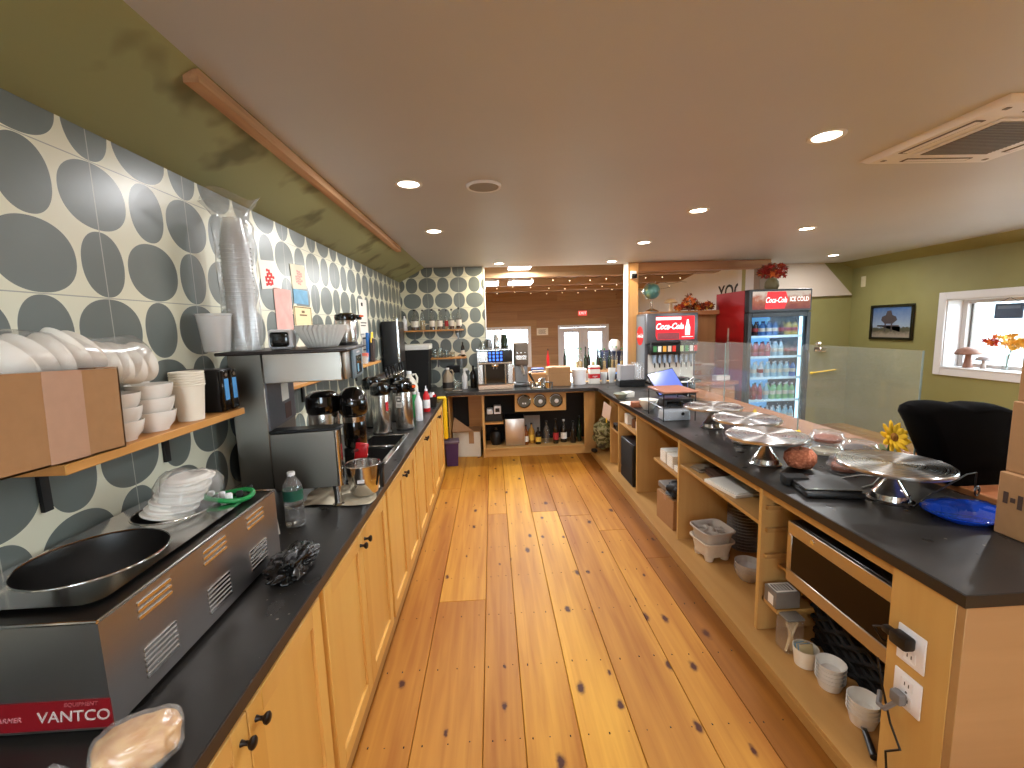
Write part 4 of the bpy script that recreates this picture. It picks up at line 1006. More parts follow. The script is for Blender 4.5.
def spray(loc, label, mat, h=.2, r=.035, trig=True, lab=None):
    t = thing('spray_bottle', label, 'spray bottle', loc)
    b = B(); b.lathe([(0, 0), (r * .95, 0), (r, .008), (r, h * .62), (r * .5, h * .80), (r * .38, h * .86)], n=24); b.done('body', mat, t)
    b = B(); b.cyl((0, 0, h * .85), (0, 0, h * .93), r * .42)
    if trig: b.box(-.016, .045, -.009, .009, h * .92, h * 1.04, .004); b.box(.012, .022, -.007, .007, h * .76, h * .93, .003, m=RY(14))
    else: b.cyl((0, 0, h * .93), (0, 0, h * 1.06), r * .15)
    b.done('sprayer', WHITEPL, t)
    if lab:
        b = B(); b.lathe([(r * 1.01, h * .15), (r * 1.01, h * .5)], n=24); b.done('label_band', lab, t)
    return t
spray((-.672, 3.88, CT), 'tall white squeeze bottle on the worktop past the airpots', WHITEPL, .27, .034, False)
spray((-.735, 4.05, CT), 'green squeeze bottle behind the tall white one on the left worktop', GREENB, .25, .036, False)
spray((-.665, 4.30, CT), 'red and white bottle near the far end of the left worktop', RED, .24, .034, False, WHITEPL)
t = thing('supply_caddy', 'black tub of white and red packets at the left worktop end', 'caddy', (-.665, 4.55, CT))
b = B(); b.lathe([(0, 0), (.062, 0), (.075, .11), (.071, .11), (.058, .006), (0, .006)], n=28); b.done('tub', BLACKP, t)
for k in range(9):
    a = k * 2.4; b = B(); b.box(-.022, .022, -.003, .003, .03, .13 + .012 * (k % 3), .001, m=T(.04 * math.cos(a), .04 * math.sin(a), 0) @ RZ(k * 40) @ RX(12)); b.done('packet', RED if k % 3 == 0 else WHITEPL, t)
# yellow bag hanging over the counter end, white box and purple tub on the floor
b = B(); v = b.box(-.60, -.555, 5.038, 5.10, .42, .92, .014, 2); b.jit(v, .004); v = b.box(-.66, -.56, 5.0, 5.09, .9015, .925, .008, 2)
o = b.done('yellow_bag', YELLOW); tag(o, 'yellow plastic bag hanging over the far end of the left counter', 'bag')
t = thing('carton', 'large white and brown carton on the floor under the back counter corner', 'box', (-.374, 5.86, .002), -3); t.scale = (.95, .95, 1)
b = B(); b.box(-.19, .19, -.16, .16, 0, .34, .004); b.done('carton_body', M_('white_carton', rgb(212, 200, 180), .7, noise=.06), t)
b = B(); b.box(-.191, .191, -.1602, .1602, .335, .343); b.box(.03, .10, -.1612, -.160, .18, .335); b.done('top_flap', CARD, t)
b = B(); b.box(.191, .1935, -.13, .13, .03, .22); b.done('green_print', M_('green_grey_print', rgb(110, 118, 96), .7, noise=.2), t)
t = thing('storage_tub', 'purple plastic tub on the floor at the left counter end', 'tub', (-.555, 5.42, .002), 6); t.scale = (.8, .8, .95)
b = B(); b.prism([(-.085, 0), (.085, 0), (.105, .30), (-.105, .30)], 'y', -.11, .11); b.done('tub', M_('purple_plastic', rgb(66, 34, 74), .4, noise=.15), t)
b = B(); b.box(-.12, .12, -.125, .125, .302, .33, .008, 2); b.done('lid', M_('grey_violet_lid', rgb(112, 96, 110), .4, noise=.1), t)
b = B(); b.box(-.05, .05, -.1125, -.1105, .08, .2, m=RX(-3)); b.done('label_panel', M_('tub_label', rgb(140, 110, 96), .6, noise=.4, nscale=30), t)
b = B(); v = [(-.52, 5.60, .36), (-.47, 5.60, .36), (-.25, 5.72, .50), (-.50, 5.70, .60)]
b.prism([(-.12, 0), (.15, 0), (-.08, .20)], 'y', -.004, .004)
tag(b.done('carton_flap', CARDD, loc=(-.44, 5.62, .37), rot=(math.radians(-30), 0, math.radians(8))), 'loose triangular cardboard flap above the purple tub', 'cardboard')
# ---------------------------------------------------------------- papers on the tiled wall
def wall_paper(y0, y1, z0, z1, m, label, cat='paper', tilt=0, marks=None):
    b = B(); b.box(0, .0015, -(y1 - y0) / 2, (y1 - y0) / 2, -(z1 - z0) / 2, (z1 - z0) / 2)
    ms = [m]
    if marks:
        ms.append(marks[0]); b.mi = 1; rnd = random.Random(len(label))
        for (a, c, d, e) in marks[1]:
            b.box(.0015, .0021, -(y1 - y0) / 2 + a * (y1 - y0), -(y1 - y0) / 2 + c * (y1 - y0), -(z1 - z0) / 2 + d * (z1 - z0), -(z1 - z0) / 2 + e * (z1 - z0))
    o = b.done('wall_paper', ms, loc=(XL + .002, (y0 + y1) / 2, (z0 + z1) / 2), rot=(math.radians(tilt), 0, 0)); tag(o, label, cat, 'papers taped to the tiled wall'); return o
ink = bpy.data.materials['print_ink']
wall_paper(2.43, 2.62, 1.95, 2.10, PAPERW, 'white card with a red flower drawing on the tiled wall', 'card', 6, (M_('red_drawing', rgb(212, 52, 48), .8, noise=.2), [(.25 + .11 * (i % 5), .35 + .11 * (i % 5), .10 + .12 * (i // 5) + .03 * (i % 2), .20 + .12 * (i // 5) + .03 * (i % 2)) for i in range(23) if i not in (4, 9, 15, 19, 20)]))
wall_paper(2.56, 2.77, 1.70, 1.96, M_('pink_print', rgb(222, 170, 160), .7, noise=.3, nscale=14), 'pink blotchy print beside the small certificate on the wall')
wall_paper(2.80, 3.01, 1.98, 2.13, M_('pale_sheet', rgb(222, 214, 190), .8, noise=.05), 'pale sheet with a faint rose sketch, highest paper on the wall', 'paper', 4, (M_('rose_sketch', rgb(214, 160, 150), .8, noise=.2), [(.28 + .12 * (i % 4), .38 + .12 * (i % 4), .16 + .1 * (i // 4) + .03 * (i % 2), .24 + .1 * (i // 4) + .03 * (i % 2)) for i in range(24) if i not in (0, 3, 11, 16, 20, 23)]))
wall_paper(2.81, 3.02, 1.885, 1.975, M_('sky_print', rgb(120, 168, 196), .7, noise=.3, nscale=20), 'blue sea postcard above the certificate on the tiled wall', 'postcard')
wall_paper(2.79, 3.06, 1.72, 1.872, M_('certificate_paper', rgb(232, 214, 168), .7, noise=.04), 'cream certificate with a brown border on the tiled wall', 'certificate', 0, (M_('brown_border', rgb(120, 92, 58), .7), [(.03, .97, .03, .07), (.03, .97, .93, .97), (.03, .06, .03, .97), (.94, .97, .03, .97), (.3, .7, .6, .66), (.42, .58, .72, .82)]))
wall_paper(4.14, 4.40, 1.68, 2.0, PAPERW, 'upper long white notice on the tiled wall past the carafe', 'notice', 0, (ink, [(.3, .5, .8, .9), (.1, .8, .3, .33), (.1, .7, .22, .25)]))
wall_paper(4.16, 4.42, 1.46, 1.67, PAPERW, 'lower white notice hanging under the long one on the wall', 'notice', 0, (ink, [(.1, .9, .8, .88), (.1, .8, .3, .36), (.1, .7, .5, .53)]))
# ================================================================ back counter and shelves
def bottle(loc, label, h=.28, r=.036, glass=None, lab=None, cap=None, liquid=None, group='bottles', cat='bottle', name='glass_bottle', shoulder=.6, neck=.32, lab_z=(.16, .44)):
    t = thing(name, label, cat, loc, random.uniform(0, 360), group)
    b = B(); b.lathe([(0, .0), (r * .94, .0), (r, .006), (r, h * shoulder), (r * .85, h * (shoulder + .08)), (r * neck, h * (shoulder + .2)), (r * neck * .95, h * .94), (r * neck * 1.15, h * .95), (r * neck * 1.15, h * .965)], n=18); b.done('glass_body', glass or DKGLASS, t)
    if liquid:
        b = B(); b.lathe([(0, .005), (r * .9, .005), (r * .9, h * shoulder * .8), (0, h * shoulder * .8)], n=14); b.done('liquid', liquid, t)
    if lab:
        b = B(); b.lathe([(r * 1.012, h * lab_z[0]), (r * 1.012, h * lab_z[1])], n=18); b.done('paper_label', lab, t)
    b = B(); b.lathe([(r * neck * 1.25, h * .93), (r * neck * 1.25, h), (0, h)], n=12); b.done('cap', cap or BLACKP, t)
    return t
DKGLASS = M_('dark_bottle_glass', rgb(26, 20, 16), .08, noise=.1, coat=.5)
GRGLASS = M_('green_bottle_glass', rgb(24, 42, 24), .08, noise=.1, coat=.5)
AMBER = M_('amber_liquor', rgb(120, 64, 22), .1, noise=.1, coat=.4)
REDL = M_('red_liquor', rgb(120, 18, 22), .1, noise=.1, coat=.4)
CLGL = glass_thin('clear_bottle_glass', (.9, .93, .92, 1), .1, .03, .06)
SYRUP = M_('brown_syrup', rgb(70, 38, 22), .15, noise=.15)
CLSYR = M_('pale_syrup', rgb(186, 160, 112), .15, noise=.1)
LABW = M_('white_bottle_label', rgb(222, 216, 204), .6, noise=.25, nscale=90)
LABY = M_('yellow_bottle_label', rgb(216, 176, 70), .6, noise=.25, nscale=90)
LABR = M_('red_bottle_label', rgb(170, 40, 40), .6, noise=.25, nscale=90)
for y, z, x0, x1, nm in ((5.95, 1.672, XL + .002, -.38, 'upper pine shelf with a row of syrup bottles on the back tile'), (5.95, 1.300, -.83, -.355, 'lower pine shelf with a few glasses on the back tile')):
    t = thing('wall_shelf', nm, 'shelf', (0, 0, 0))
    b = B(); b.box(x0, x1, 5.88, 6.095, z, z + .02, .002); b.done('board', SHELFX, t)
    for x in (max(x0 + .08, -1.05), x1 - .08):
        b = B(); b.box(x - .01, x + .01, 6.085, 6.097, z - .12, z); b.box(x - .01, x + .01, 5.93, 6.09, z - .01, z - .0005); b.done('bracket', STEELD, t)
rows = [(-1.155, .21, .034, WHITEPL, None, 'small white bottle at the left end of the upper back shelf', SYRUP), (-1.02, .275, .052, CLGL, LABW, 'widest dark syrup bottle with a round white label, upper back shelf', SYRUP),
        (-.915, .27, .036, CLGL, None, 'nearly clear bottle without label beside the widest syrup bottle', CLSYR), (-.79, .275, .038, CLGL, LABW, 'syrup bottle with white label in the middle of the upper back shelf', SYRUP),
        (-.69, .27, .040, CLGL, LABW, 'syrup bottle with dark print label right of the middle one', SYRUP), (-.60, .26, .026, CLGL, LABR, 'slim bottle with a red label on the upper back shelf', CLSYR),
        (-.53, .27, .034, CLGL, LABW, 'syrup bottle second from the right end of the upper shelf', SYRUP), (-.435, .285, .036, CLGL, LABW, 'syrup bottle at the right end of the upper back shelf', SYRUP)]
for x, h, r, g, l, nm, lq in rows:
    bottle((x, 5.98, 1.6925), nm, h, r, g, l, BLACKP, lq if g is not WHITEPL else None, 'bottles on the upper back shelf')
bottle((-.40, 5.98, 1.3205), 'small black topped bottle at the end of the lower back shelf', .20, .026, DKGLASS, LABW, group='glassware on the lower back shelf')
for k, (x, h) in enumerate(((-.77, .11), (-.70, .13), (-.62, .10), (-.54, .07))):
    b = B(); b.lathe([(0, .004), (.024, .004), (.030, .0), (.034, h), (.032, h), (.026, .006), (0, .006)], n=18)
    tag(b.done('drinking_glass', CLGL, loc=(x, 5.98, 1.3205)), ('leftmost clear glass on the lower back shelf', 'tallest clear glass on the lower back shelf', 'clear glass in the middle of the lower back shelf', 'shortest clear glass on the lower back shelf')[k], 'glass', 'glassware on the lower back shelf')
spray((-.385, 5.86, CT), 'white trigger spray bottle left of the espresso machine', WHITEPL, .26, .038, True)
t = thing('wall_speaker', 'small black box fixed on the tile behind the brown jug', 'speaker', (-.545, 6.06, 1.10))
b = B(); b.box(-.09, .09, -.04, .038, 0, .10, .01, 2); b.done('case', BLACKP, t)
b = B(); b.box(-.075, .075, -.043, -.0402, .012, .088, .004); b.done('grille', BLACKM, t)
t = thing('glass_pitcher', 'short clear glass pitcher on the back counter by the spray bottle', 'pitcher', (-.50, 5.80, CT))
b = B(); b.lathe([(0, .004), (.045, .004), (.05, 0), (.058, .12), (.055, .12), (.046, .008), (0, .008)], n=24); b.done('body', CLGL, t)
b = B(); b.tube([(.056, 0, .1), (.09, 0, .095), (.09, 0, .04), (.052, 0, .03)], .007, 8); b.done('handle', CLGL, t)
t = thing('drip_tray', 'flat steel tray lying on the back counter before the tile', 'tray', (-.52, 5.66, CT))
b = B(); b.box(-.12, .12, -.06, .06, 0, .018, .004); b.done('tray', STEELP, t)
bottle((-.27, 5.92, CT), 'dark bottle squeezed left of the espresso machine', .30, .042, DKGLASS, None, group='back counter bottles')
# espresso machine
def espresso():
    t = thing('espresso_machine', 'automatic espresso machine with lit blue keys and open black front', 'espresso machine', (.028, 5.86, CT)); t.scale = (1.04, 1, 1.05)
    w = .222
    b = B(); b.box(-w, w, -.05, .26, .02, .48, .006); b.box(-w, -w + .07, -.14, -.05, .06, .31, .006); b.box(w - .07, w, -.14, -.05, .06, .31, .006); b.done('housing', STEEL, t)
    b = B(); b.box(-w + .071, w - .071, -.09, -.052, .06, .31); b.done('brew_bay', BLACKG, t)
    b = B(); b.box(-w, w, -.17, -.05, .31, .335, .006); b.done('chrome_ledge', CHROME, t)
    b = B(); b.box(-w, w, -.15, -.051, .336, .475, .004); p = b.done('key_panel', BLACKG, t)
    b = B(); b.box(-w + .001, -w + .13, -.1515, -.1505, .34, .47); b.done('steel_cover', STEEL, p)
    kl = M_('lit_blue_key', rgb(60, 120, 235), .3, emit=1.3, ecol=rgb(70, 130, 255))
    for i in range(4):
        for j in range(3):
            b = B(); b.box(-.075 + i * .047, -.048 + i * .047, -.1545, -.1505, .350 + j * .042, .378 + j * .042, .003); b.done('lit_key', kl, p)
    for x in (-w + .095, w - .095):
        b = B(); b.cyl((x, -.145, .06), (x, -.145, .31), .014, n=14); b.done('chrome_pillar', CHROME, t)
    b = B(); b.box(-.045, .045, -.16, -.10, .28, .31, .008, 2); b.cyl((-.02, -.14, .28), (-.02, -.14, .25), .008); b.cyl((.02, -.14, .28), (.02, -.14, .25), .008); b.done('spout', CHROME, t)
    b = B(); b.box(-w, w, -.19, -.04, .0, .058, .006); b.done('drip_drawer', brushed('copper_tint_steel', (.62, .44, .32, 1), .3, 'X'), t)
    b = B(); b.box(-w, w, -.14, .25, .481, .488); b.tube([(-w, -.14, .50), (w, -.14, .50), (w, .25, .50), (-w, .25, .50)], .004, 6, True); b.done('cup_rail', CHROME, t)
    return t
espresso()
for k, (x, m, h, r, nm, cat) in enumerate(((-.13, CLGL, .11, .045, 'clear jar on top of the espresso machine, leftmost', 'jar'), (-.04, STEELD, .14, .045, 'dark steel pitcher on the espresso machine, second from left', 'pitcher'),
                                        (.055, STEELP, .20, .040, 'tall polished steel shaker on top of the espresso machine', 'shaker'), (.165, GRGLASS, .19, .046, 'dark green bottle on the right of the espresso machine top', 'bottle'))):
    b = B(); b.lathe([(0, 0), (r, 0), (r * 1.05, h * .1), (r, h * .62), (r * .72, h * .86), (r * .74, h), (0, h)], n=20)
    tag(b.done('pitcher' if k < 2 else 'shaker' if k == 2 else 'bottle', m, loc=(.028 + x - .03, 5.86, CT + .514)), nm, cat, 'vessels on the espresso machine')
# grinder
t = thing('bean_grinder', 'tall grey bean grinder right of the espresso machine', 'grinder', (.378, 5.90, CT)); t.scale = (1.02, 1, 1.06)
b = B(); b.box(-.10, .10, -.07, .09, 0, .05, .008, 2); b.box(-.085, .085, .0, .09, .05, .30, .006); b.done('base', STEELD, t)
b = B(); b.box(-.095, .095, -.06, .09, .26, .56, .03, 4); b.done('body', M_('grey_metal_paint', rgb(112, 100, 88), .4, .5, noise=.06), t)
b = B(); b.box(-.07, .07, -.064, -.0605, .34, .40, .003); b.done('front_plate', STEELP, t)
for x in (-.05, .0, .05):
    b = B(); b.cyl((x, -.0605, .43), (x, -.066, .43), .008); b.done('button', STEELP, t)
b = B(); b.cyl((0, -.03, .26), (.03, -.10, .15), .03, .02); b.done('chute', CHROME, t)
t = thing('portafilter', 'chrome group handle and filter basket leaning by the bean grinder', 'portafilter', (.56, 5.70, CT))
b = B(); b.cyl((0, 0, .0), (0, 0, .045), .036, .040, 20); b.done('basket', CHROME, t)
b = B(); b.cyl((-.01, -.03, .03), (-.09, -.02, .19), .012, .016); b.done('handle', BLACKP, t)
b = B(); b.ball((-.09, -.02, .20), .022, n=12); b.done('knob', CHROME, t)
t = thing('coffee_tamper', 'chrome coffee tamper standing between the bean grinder and the milk pitcher', 'tamper', (.60, 5.60, CT))
b = B(); b.lathe([(0, 0), (.030, 0), (.030, .022), (.012, .03), (.010, .05), (.020, .075), (.018, .10), (0, .105)], n=22); b.done('tamper', CHROME, t)
t = thing('knock_box', 'low steel knock box with a dark bar before the cardboard box', 'box', (.70, 5.58, CT))
b = B(); b.lathe([(0, .003), (.055, .003), (.058, 0), (.066, .08), (.062, .08), (.054, .01), (0, .01)], n=26); b.done('tub', STEELP, t)
b = B(); b.cyl((-.06, 0, .072), (.06, 0, .072), .011, n=10); b.done('bar', BLACKP, t)
t = thing('rag', 'folded grey bar cloth on the back counter before the bean grinder', 'cloth', (.535, 5.58, CT))
b = B(); v = b.box(-.04, .04, -.03, .03, 0, .02, .008, 2); b.jit(v, .005); b.done('cloth', M_('grey_cloth', rgb(150, 140, 126), .9, noise=.15), t)
for k, (x, y, h, r, nm) in enumerate(((.65, 5.72, .12, .040, 'steel milk pitcher left of the cardboard box on the back counter'), (.50, 5.64, .09, .036, 'small steel milk pitcher in front of the bean grinder'))):
    t = thing('milk_pitcher', nm, 'pitcher', (x, y, CT), 200, 'steel milk pitchers')
    b = B(); b.lathe([(0, .002), (r, .002), (r * 1.04, h * .4), (r * .82, h * .8), (r * .9, h), (r * .86, h), (r * .78, h * .8), (0, .006)], n=24); b.done('body', STEELP, t)
    b = B(); b.tube([(r * .9, 0, h * .9), (r * 1.7, 0, h * .85), (r * 1.7, 0, h * .3), (r * 1.02, 0, h * .22)], .005, 8); b.done('handle', STEELP, t)
t = thing('cardboard_box', 'small brown cardboard box on the back counter', 'box', (.885, 5.88, CT), -3)
b = B(); b.box(-.145, .145, -.11, .11, 0, .25, .002); b.done('box_walls', CARD, t)
b = B(); b.box(-.1455, .1455, -.1105, -.110, .172, .176); b.box(-.10, -.04, -.112, .11, .2505, .253); b.done('seam', CARDD, t)
b = B(); b.box(-.178, -.146, -.10, -.02, .15, .25, .002); b.done('side_flap', M_('pale_flap', rgb(216, 178, 124), .8, noise=.06), t)
t = thing('plastic_tub', 'white plastic tub right of the cardboard box on the back counter', 'tub', (1.165, 5.90, CT))
b = B(); b.lathe([(0, 0), (.085, 0), (.095, .19), (.10, .195)], n=28); b.done('tub', WHITEPL, t)
b = B(); b.lathe([(.103, .19), (.103, .205), (.09, .212), (0, .212)], n=28); b.done('lid', WHITEPL, t)
b = B(); b.box(-.1, -.094, -.012, .012, .08, .20); b.done('latch', STEELP, t)
t = thing('sugar_box', 'white carton with a red middle band and white lettering on the back counter', 'carton', (1.365, 5.88, CT), 6)
b = B(); b.box(-.07, .07, -.04, .04, 0, .245, .003); b.done('box', PAPERW, t)
b = B(); b.box(-.0706, .0706, -.0406, .0406, .075, .135); b.box(-.0706, .0706, -.0406, .0406, .2, .222); bb = b.done('red_band', RED, t)
text('lettering', 'sugar', .036, WHITEPL, bb, (0, -.041, .105), (90, 0, 0), shear=.2)
for k, (x, y, h, r, nm) in enumerate(((1.50, 5.88, .15, .045, 'nearer stack of clear cups right of the red banded carton'), (1.62, 5.92, .20, .05, 'taller stack of clear cups by the black straw caddy'))):
    t = thing('cup_stack', nm, 'cups', (x, y, CT), 0, 'clear cup stacks on the back counter')
    for j in range(5):
        b = B(); b.lathe([(r * .7, 0), (r, h * .7), (r * 1.05, h * .71), (r * 1.05, h * .73)], n=20); b.done('cup', FROST, t, loc=(0, 0, j * h * .07))
t = thing('straw_caddy', 'black base caddy with clear bins of straws at the counter corner', 'caddy', (1.76, 5.56, CT))
b = B(); b.box(-.165, .165, -.10, .10, 0, .085, .006); b.done('base', BLACKP, t)
b = B(); b.box(-.15, .03, -.085, .085, .086, .27, .003); b.done('bin', M_('smoke_bin', rgb(150, 148, 150), .2, noise=.05), t)
b = B(); b.box(.035, .155, -.085, .085, .086, .30, .003); b.done('clear_bin', CLEAR, t)
rnd = random.Random(9)
for k in range(14):
    x, y = .05 + .09 * rnd.random(), -.06 + .12 * rnd.random()
    b = B(); b.cyl((x, y, .09), (x + rnd.uniform(-.015, .015), y + rnd.uniform(-.02, .02), .25 + .05 * rnd.random()), .006, n=6); b.done('straw', WHITEPL, t)
# dark drink bottles standing behind on a ledge in the barn room
t = thing('bar_table', 'narrow dark ledge in the barn room carrying drink bottles', 'table', (1.25, 6.52, FZ))
b = B(); b.box(-.75, .72, -.12, .12, 1.44, 1.47, .004); b.done('top', BEAMX, t)
for x in (-.7, .67):
    b = B(); b.box(x - .03, x + .03, -.1, .1, 0, 1.44); b.done('leg', BEAMX, t)
rnd = random.Random(21)
xs = [1.26, 1.32, 1.38, 1.44, 1.50, 1.56, 1.62, 1.68, 1.74, 1.80, 1.86, 1.92]
names = ['first', 'second', 'third', 'fourth', 'fifth', 'sixth', 'seventh', 'eighth', 'ninth', 'tenth', 'eleventh', 'last']
for k, x in enumerate(xs):
    dark = k in (2, 3, 5, 6, 8); bottle((x, 6.52 + rnd.uniform(-.05, .05), FZ + 1.4705), '%s bottle from the left in the row before the glass double doors' % names[k], rnd.uniform(.30, .37), .025, (DKGLASS if k % 2 else GRGLASS) if dark else CLGL, None, BLACKP if dark else GREENB, None if dark else CLSYR, 'bottles in front of the double doors', shoulder=.5, neck=.34)
for k, (x, m, nm) in enumerate(((.82, RED, 'red capped slim bottle behind the cardboard box'), (1.07, DKGLASS, 'black slim bottle behind the cardboard box'))):
    bottle((x, 6.50, FZ + 1.4705), nm, .34, .022, m, None, BLACKP, None, 'slim bottles behind the cardboard box')
t = thing('packet', 'blue and white packet lying behind the cardboard box', 'packet', (.66, 6.50, FZ + 1.4705))
b = B(); b.box(-.09, .09, -.06, .06, 0, .06, .004); b.done('box', M_('blue_packet', rgb(46, 70, 130), .5, noise=.15), t)
b = B(); b.box(-.0905, .0905, -.0608, -.0602, .02, .035); b.done('stripe', WHITEPL, t)
# ---------------------------------------------------------------- under the back counter
BZ = .1205
t = thing('label_printer', 'small white and grey machine on the upper shelf under the back counter', 'printer', (-.015, 5.86, .4505))
b = B(); b.box(-.12, .12, -.08, .08, 0, .10, .006); b.done('base', BLACKP, t)
b = B(); b.box(-.09, -.01, -.085, .05, .101, .17, .01, 2); b.done('left_head', WHITEPL, t)
b = B(); b.box(.005, .10, -.085, .06, .101, .21, .01, 2); b.done('right_head', WHITEPL, t)
b = B(); b.box(.025, .08, -.0875, -.0855, .13, .18); b.done('slot', BLACKP, t)
t = thing('mini_cooler', 'small stainless fronted cube fridge on the cabinet floor', 'cooler', (.262, 5.85, BZ))
b = B(); b.box(-.13, .13, -.10, .19, 0, .37, .004); b.done('case', BLACKP, t)
b = B(); b.box(-.13, .13, -.125, -.101, .003, .367, .006, 2); b.done('door', brushed('cooler_door', (.62, .56, .5, 1), .35, 'Z'), t)
t = thing('cooking_pot', 'round dark pot on the cabinet floor left of the small cooler', 'pot', (.01, 5.86, BZ)); t.scale = (.85, .85, 1)
b = B(); b.lathe([(0, 0), (.075, 0), (.10, .05), (.10, .13), (.08, .18), (.03, .20), (0, .20)], n=28); b.done('body', BLACKP, t)
b = B(); b.lathe([(.03, .2), (.018, .21), (.02, .23), (0, .235)], n=16); b.done('knob', STEELD, t)
bb = [(.525, .27, .034, AMBER, LABW, 'amber bottle with white label next to the small cooler'), (.605, .28, .042, M_('honey_liquor', rgb(176, 128, 52), .15, noise=.1), LABY, 'honey coloured bottle with yellow label under the counter'), (.69, .23, .040, DKGLASS, LABY, 'short dark bottle with a yellow label under the counter'),
      (.81, .30, .042, CLGL, None, 'clear empty bottle in the row under the back counter'), (.93, .34, .038, DKGLASS, LABR, 'dark bottle with red foot label under the back counter'), (1.045, .31, .044, DKGLASS, LABW, 'bottle with a large white label and white cap under the counter'),
      (1.17, .30, .042, DKGLASS, None, 'black bottle without label right of the white labelled one'), (1.27, .35, .032, GRGLASS, None, 'tall dark bottle at the right end under the back counter')]
for k, (x, h, r, g, l, nm) in enumerate(bb):
    bottle(((x - .115) if k < 6 else (1.05, 1.145)[k - 6], 5.78 + (.06 if k % 2 else 0), BZ), nm, h, r, g, l, WHITEPL if k == 5 else BLACKP, None, 'liquor bottles under the back counter')
t = thing('grey_card', 'grey card standing behind the amber bottles under the back counter', 'card', (.52, 5.95, BZ))
b = B(); b.box(-.13, .10, 0, .003, 0, .36); b.done('sheet', M_('grey_card', rgb(150, 142, 134), .7, noise=.1), t)
for k, x in enumerate((.385, .590, .800)):
    t = thing('dial_gauge', 'round silver rimmed dial on the maple board, %s of the three' % ('leftmost', 'middle', 'rightmost')[k], 'gauge', (x, 5.6295, .735), 0, 'three dials on the maple board')
    t.rotation_euler = (PI / 2, 0, 0); t.scale = (1.18, 1.18, 1.1)
    b = B(); b.lathe([(.062, 0), (.074, .004), (.076, .014), (.068, .020), (.062, .014)], n=36); b.done('rim', CHROME, t)
    b = B(); b.lathe([(0, .004), (.064, .004)], n=36); b.done('face', M_('dial_face', rgb(96, 92, 80), .5, noise=.15) if k == 0 else bpy.data.materials['dial_face'], t)
    if k == 0:
        for dx in (-.012, .014):
            b = B(); b.box(dx - .008, dx + .008, -.03, -.014, .005, .012, .002); b.done('marker', WHITEPL, t)
    else:
        b = B(); b.ball((.008, -.006, .008), .024, (1, 1, .5)); b.done('hub', WHITEPL, t)
# ================================================================ right counter: things on top
def cake_stand(loc, label, R=.205, H=.165, tilt=0, first=[None]):
    g = 'steel cake stands on the right counter'
    if first[0] is not None:
        t = dup(first[0], loc, random.uniform(0, 90), label, g)
    else:
        t = thing('cake_stand', label, 'cake stand', loc, 0, g); first[0] = t
        b = B(); b.lathe([(0, H - .004), (R * .9, H - .006), (R * .985, H - .014), (R, H - .010), (R, H), (R * .975, H + .004), (R * .95, H + .0015), (0, H + .0015)], n=64); b.done('plate', SPUN, t)
        b = B(); b.lathe([(0, 0), (.082, 0), (.084, .006), (.072, .012), (.066, .034), (.060, .038), (.022, .10), (.020, .112), (.034, .125), (.042, H - .005)], n=40); b.done('pedestal', STEELP, t)
    if tilt: t.rotation_euler.x = math.radians(tilt)
    return t
def spun_mat():
    m, nt, N, L, b = new_mat('spun_steel')
    tc = N.new('ShaderNodeTexCoord'); sp = N.new('ShaderNodeSeparateXYZ'); L.new(tc.outputs['Object'], sp.inputs[0])
    r = math_node(N, L, 'SQRT', math_node(N, L, 'ADD', math_node(N, L, 'POWER', sp.outputs[0], 2), math_node(N, L, 'POWER', sp.outputs[1], 2)))
    nz = N.new('ShaderNodeTexNoise'); nz.noise_dimensions = '1D'; nz.inputs['Scale'].default_value = 160; L.new(r, nz.inputs['W'])
    mr = N.new('ShaderNodeMapRange'); mr.inputs['To Min'].default_value = .25; mr.inputs['To Max'].default_value = .30; L.new(nz.outputs['Fac'], mr.inputs['Value']); L.new(mr.outputs['Result'], b.inputs['Roughness'])
    b.inputs['Base Color'].default_value = (.62, .60, .57, 1); b.inputs['Metallic'].default_value = 1
    tg = N.new('ShaderNodeTangent'); tg.direction_type = 'RADIAL'; tg.axis = 'Z'; L.new(tg.outputs[0], b.inputs['Tangent']); b.inputs['Anisotropic'].default_value = .9; b.inputs['Anisotropic Rotation'].default_value = .25
    return m
SPUN = spun_mat()
cake_stand((1.71, 1.765, CT), 'steel cake stand nearest the camera, beside the blue plate')
cake_stand((1.495, 2.31, CT), 'steel cake stand beside the orange knitted pumpkin')
cake_stand((1.63, 2.735, CT), 'steel cake stand in the middle of the three grouped together')
cake_stand((1.635, 3.18, CT), 'farthest steel cake stand, next to the wire rack of napkins')
# knitted pumpkin
b = B(); fx = lambda a, r, z: (r * (1 + .05 * abs(math.sin(7 * a))), z)
b.lathe([(0, .015), (.03, .004), (.056, .012), (.073, .044), (.071, .080), (.048, .106), (.02, .106), (0, .098)], n=84, fx=fx)
def knit():
    m, nt, N, L, bs = new_mat('orange_knit'); tc = N.new('ShaderNodeTexCoord')
    vo = N.new('ShaderNodeTexVoronoi'); vo.inputs['Scale'].default_value = 75; L.new(tc.outputs['Object'], vo.inputs['Vector'])
    mx = N.new('ShaderNodeMix'); mx.data_type = 'RGBA'; mx.inputs['A'].default_value = rgb(232, 150, 112); mx.inputs['B'].default_value = rgb(170, 84, 54); L.new(vo.outputs['Distance'], mx.inputs['Factor'])
    L.new(mx.outputs['Result'], bs.inputs['Base Color']); bs.inputs['Roughness'].default_value = .9
    bp = N.new('ShaderNodeBump'); bp.inputs['Strength'].default_value = .8; bp.inputs['Distance'].default_value = .006; bp.invert = True; L.new(vo.outputs['Distance'], bp.inputs['Height']); L.new(bp.outputs['Normal'], bs.inputs['Normal'])
    return m
pk = b.done('knitted_pumpkin', knit(), loc=(1.625, 2.215, CT), smooth=80); tag(pk, 'small orange knitted pumpkin on the right counter beside a cake stand', 'pumpkin')
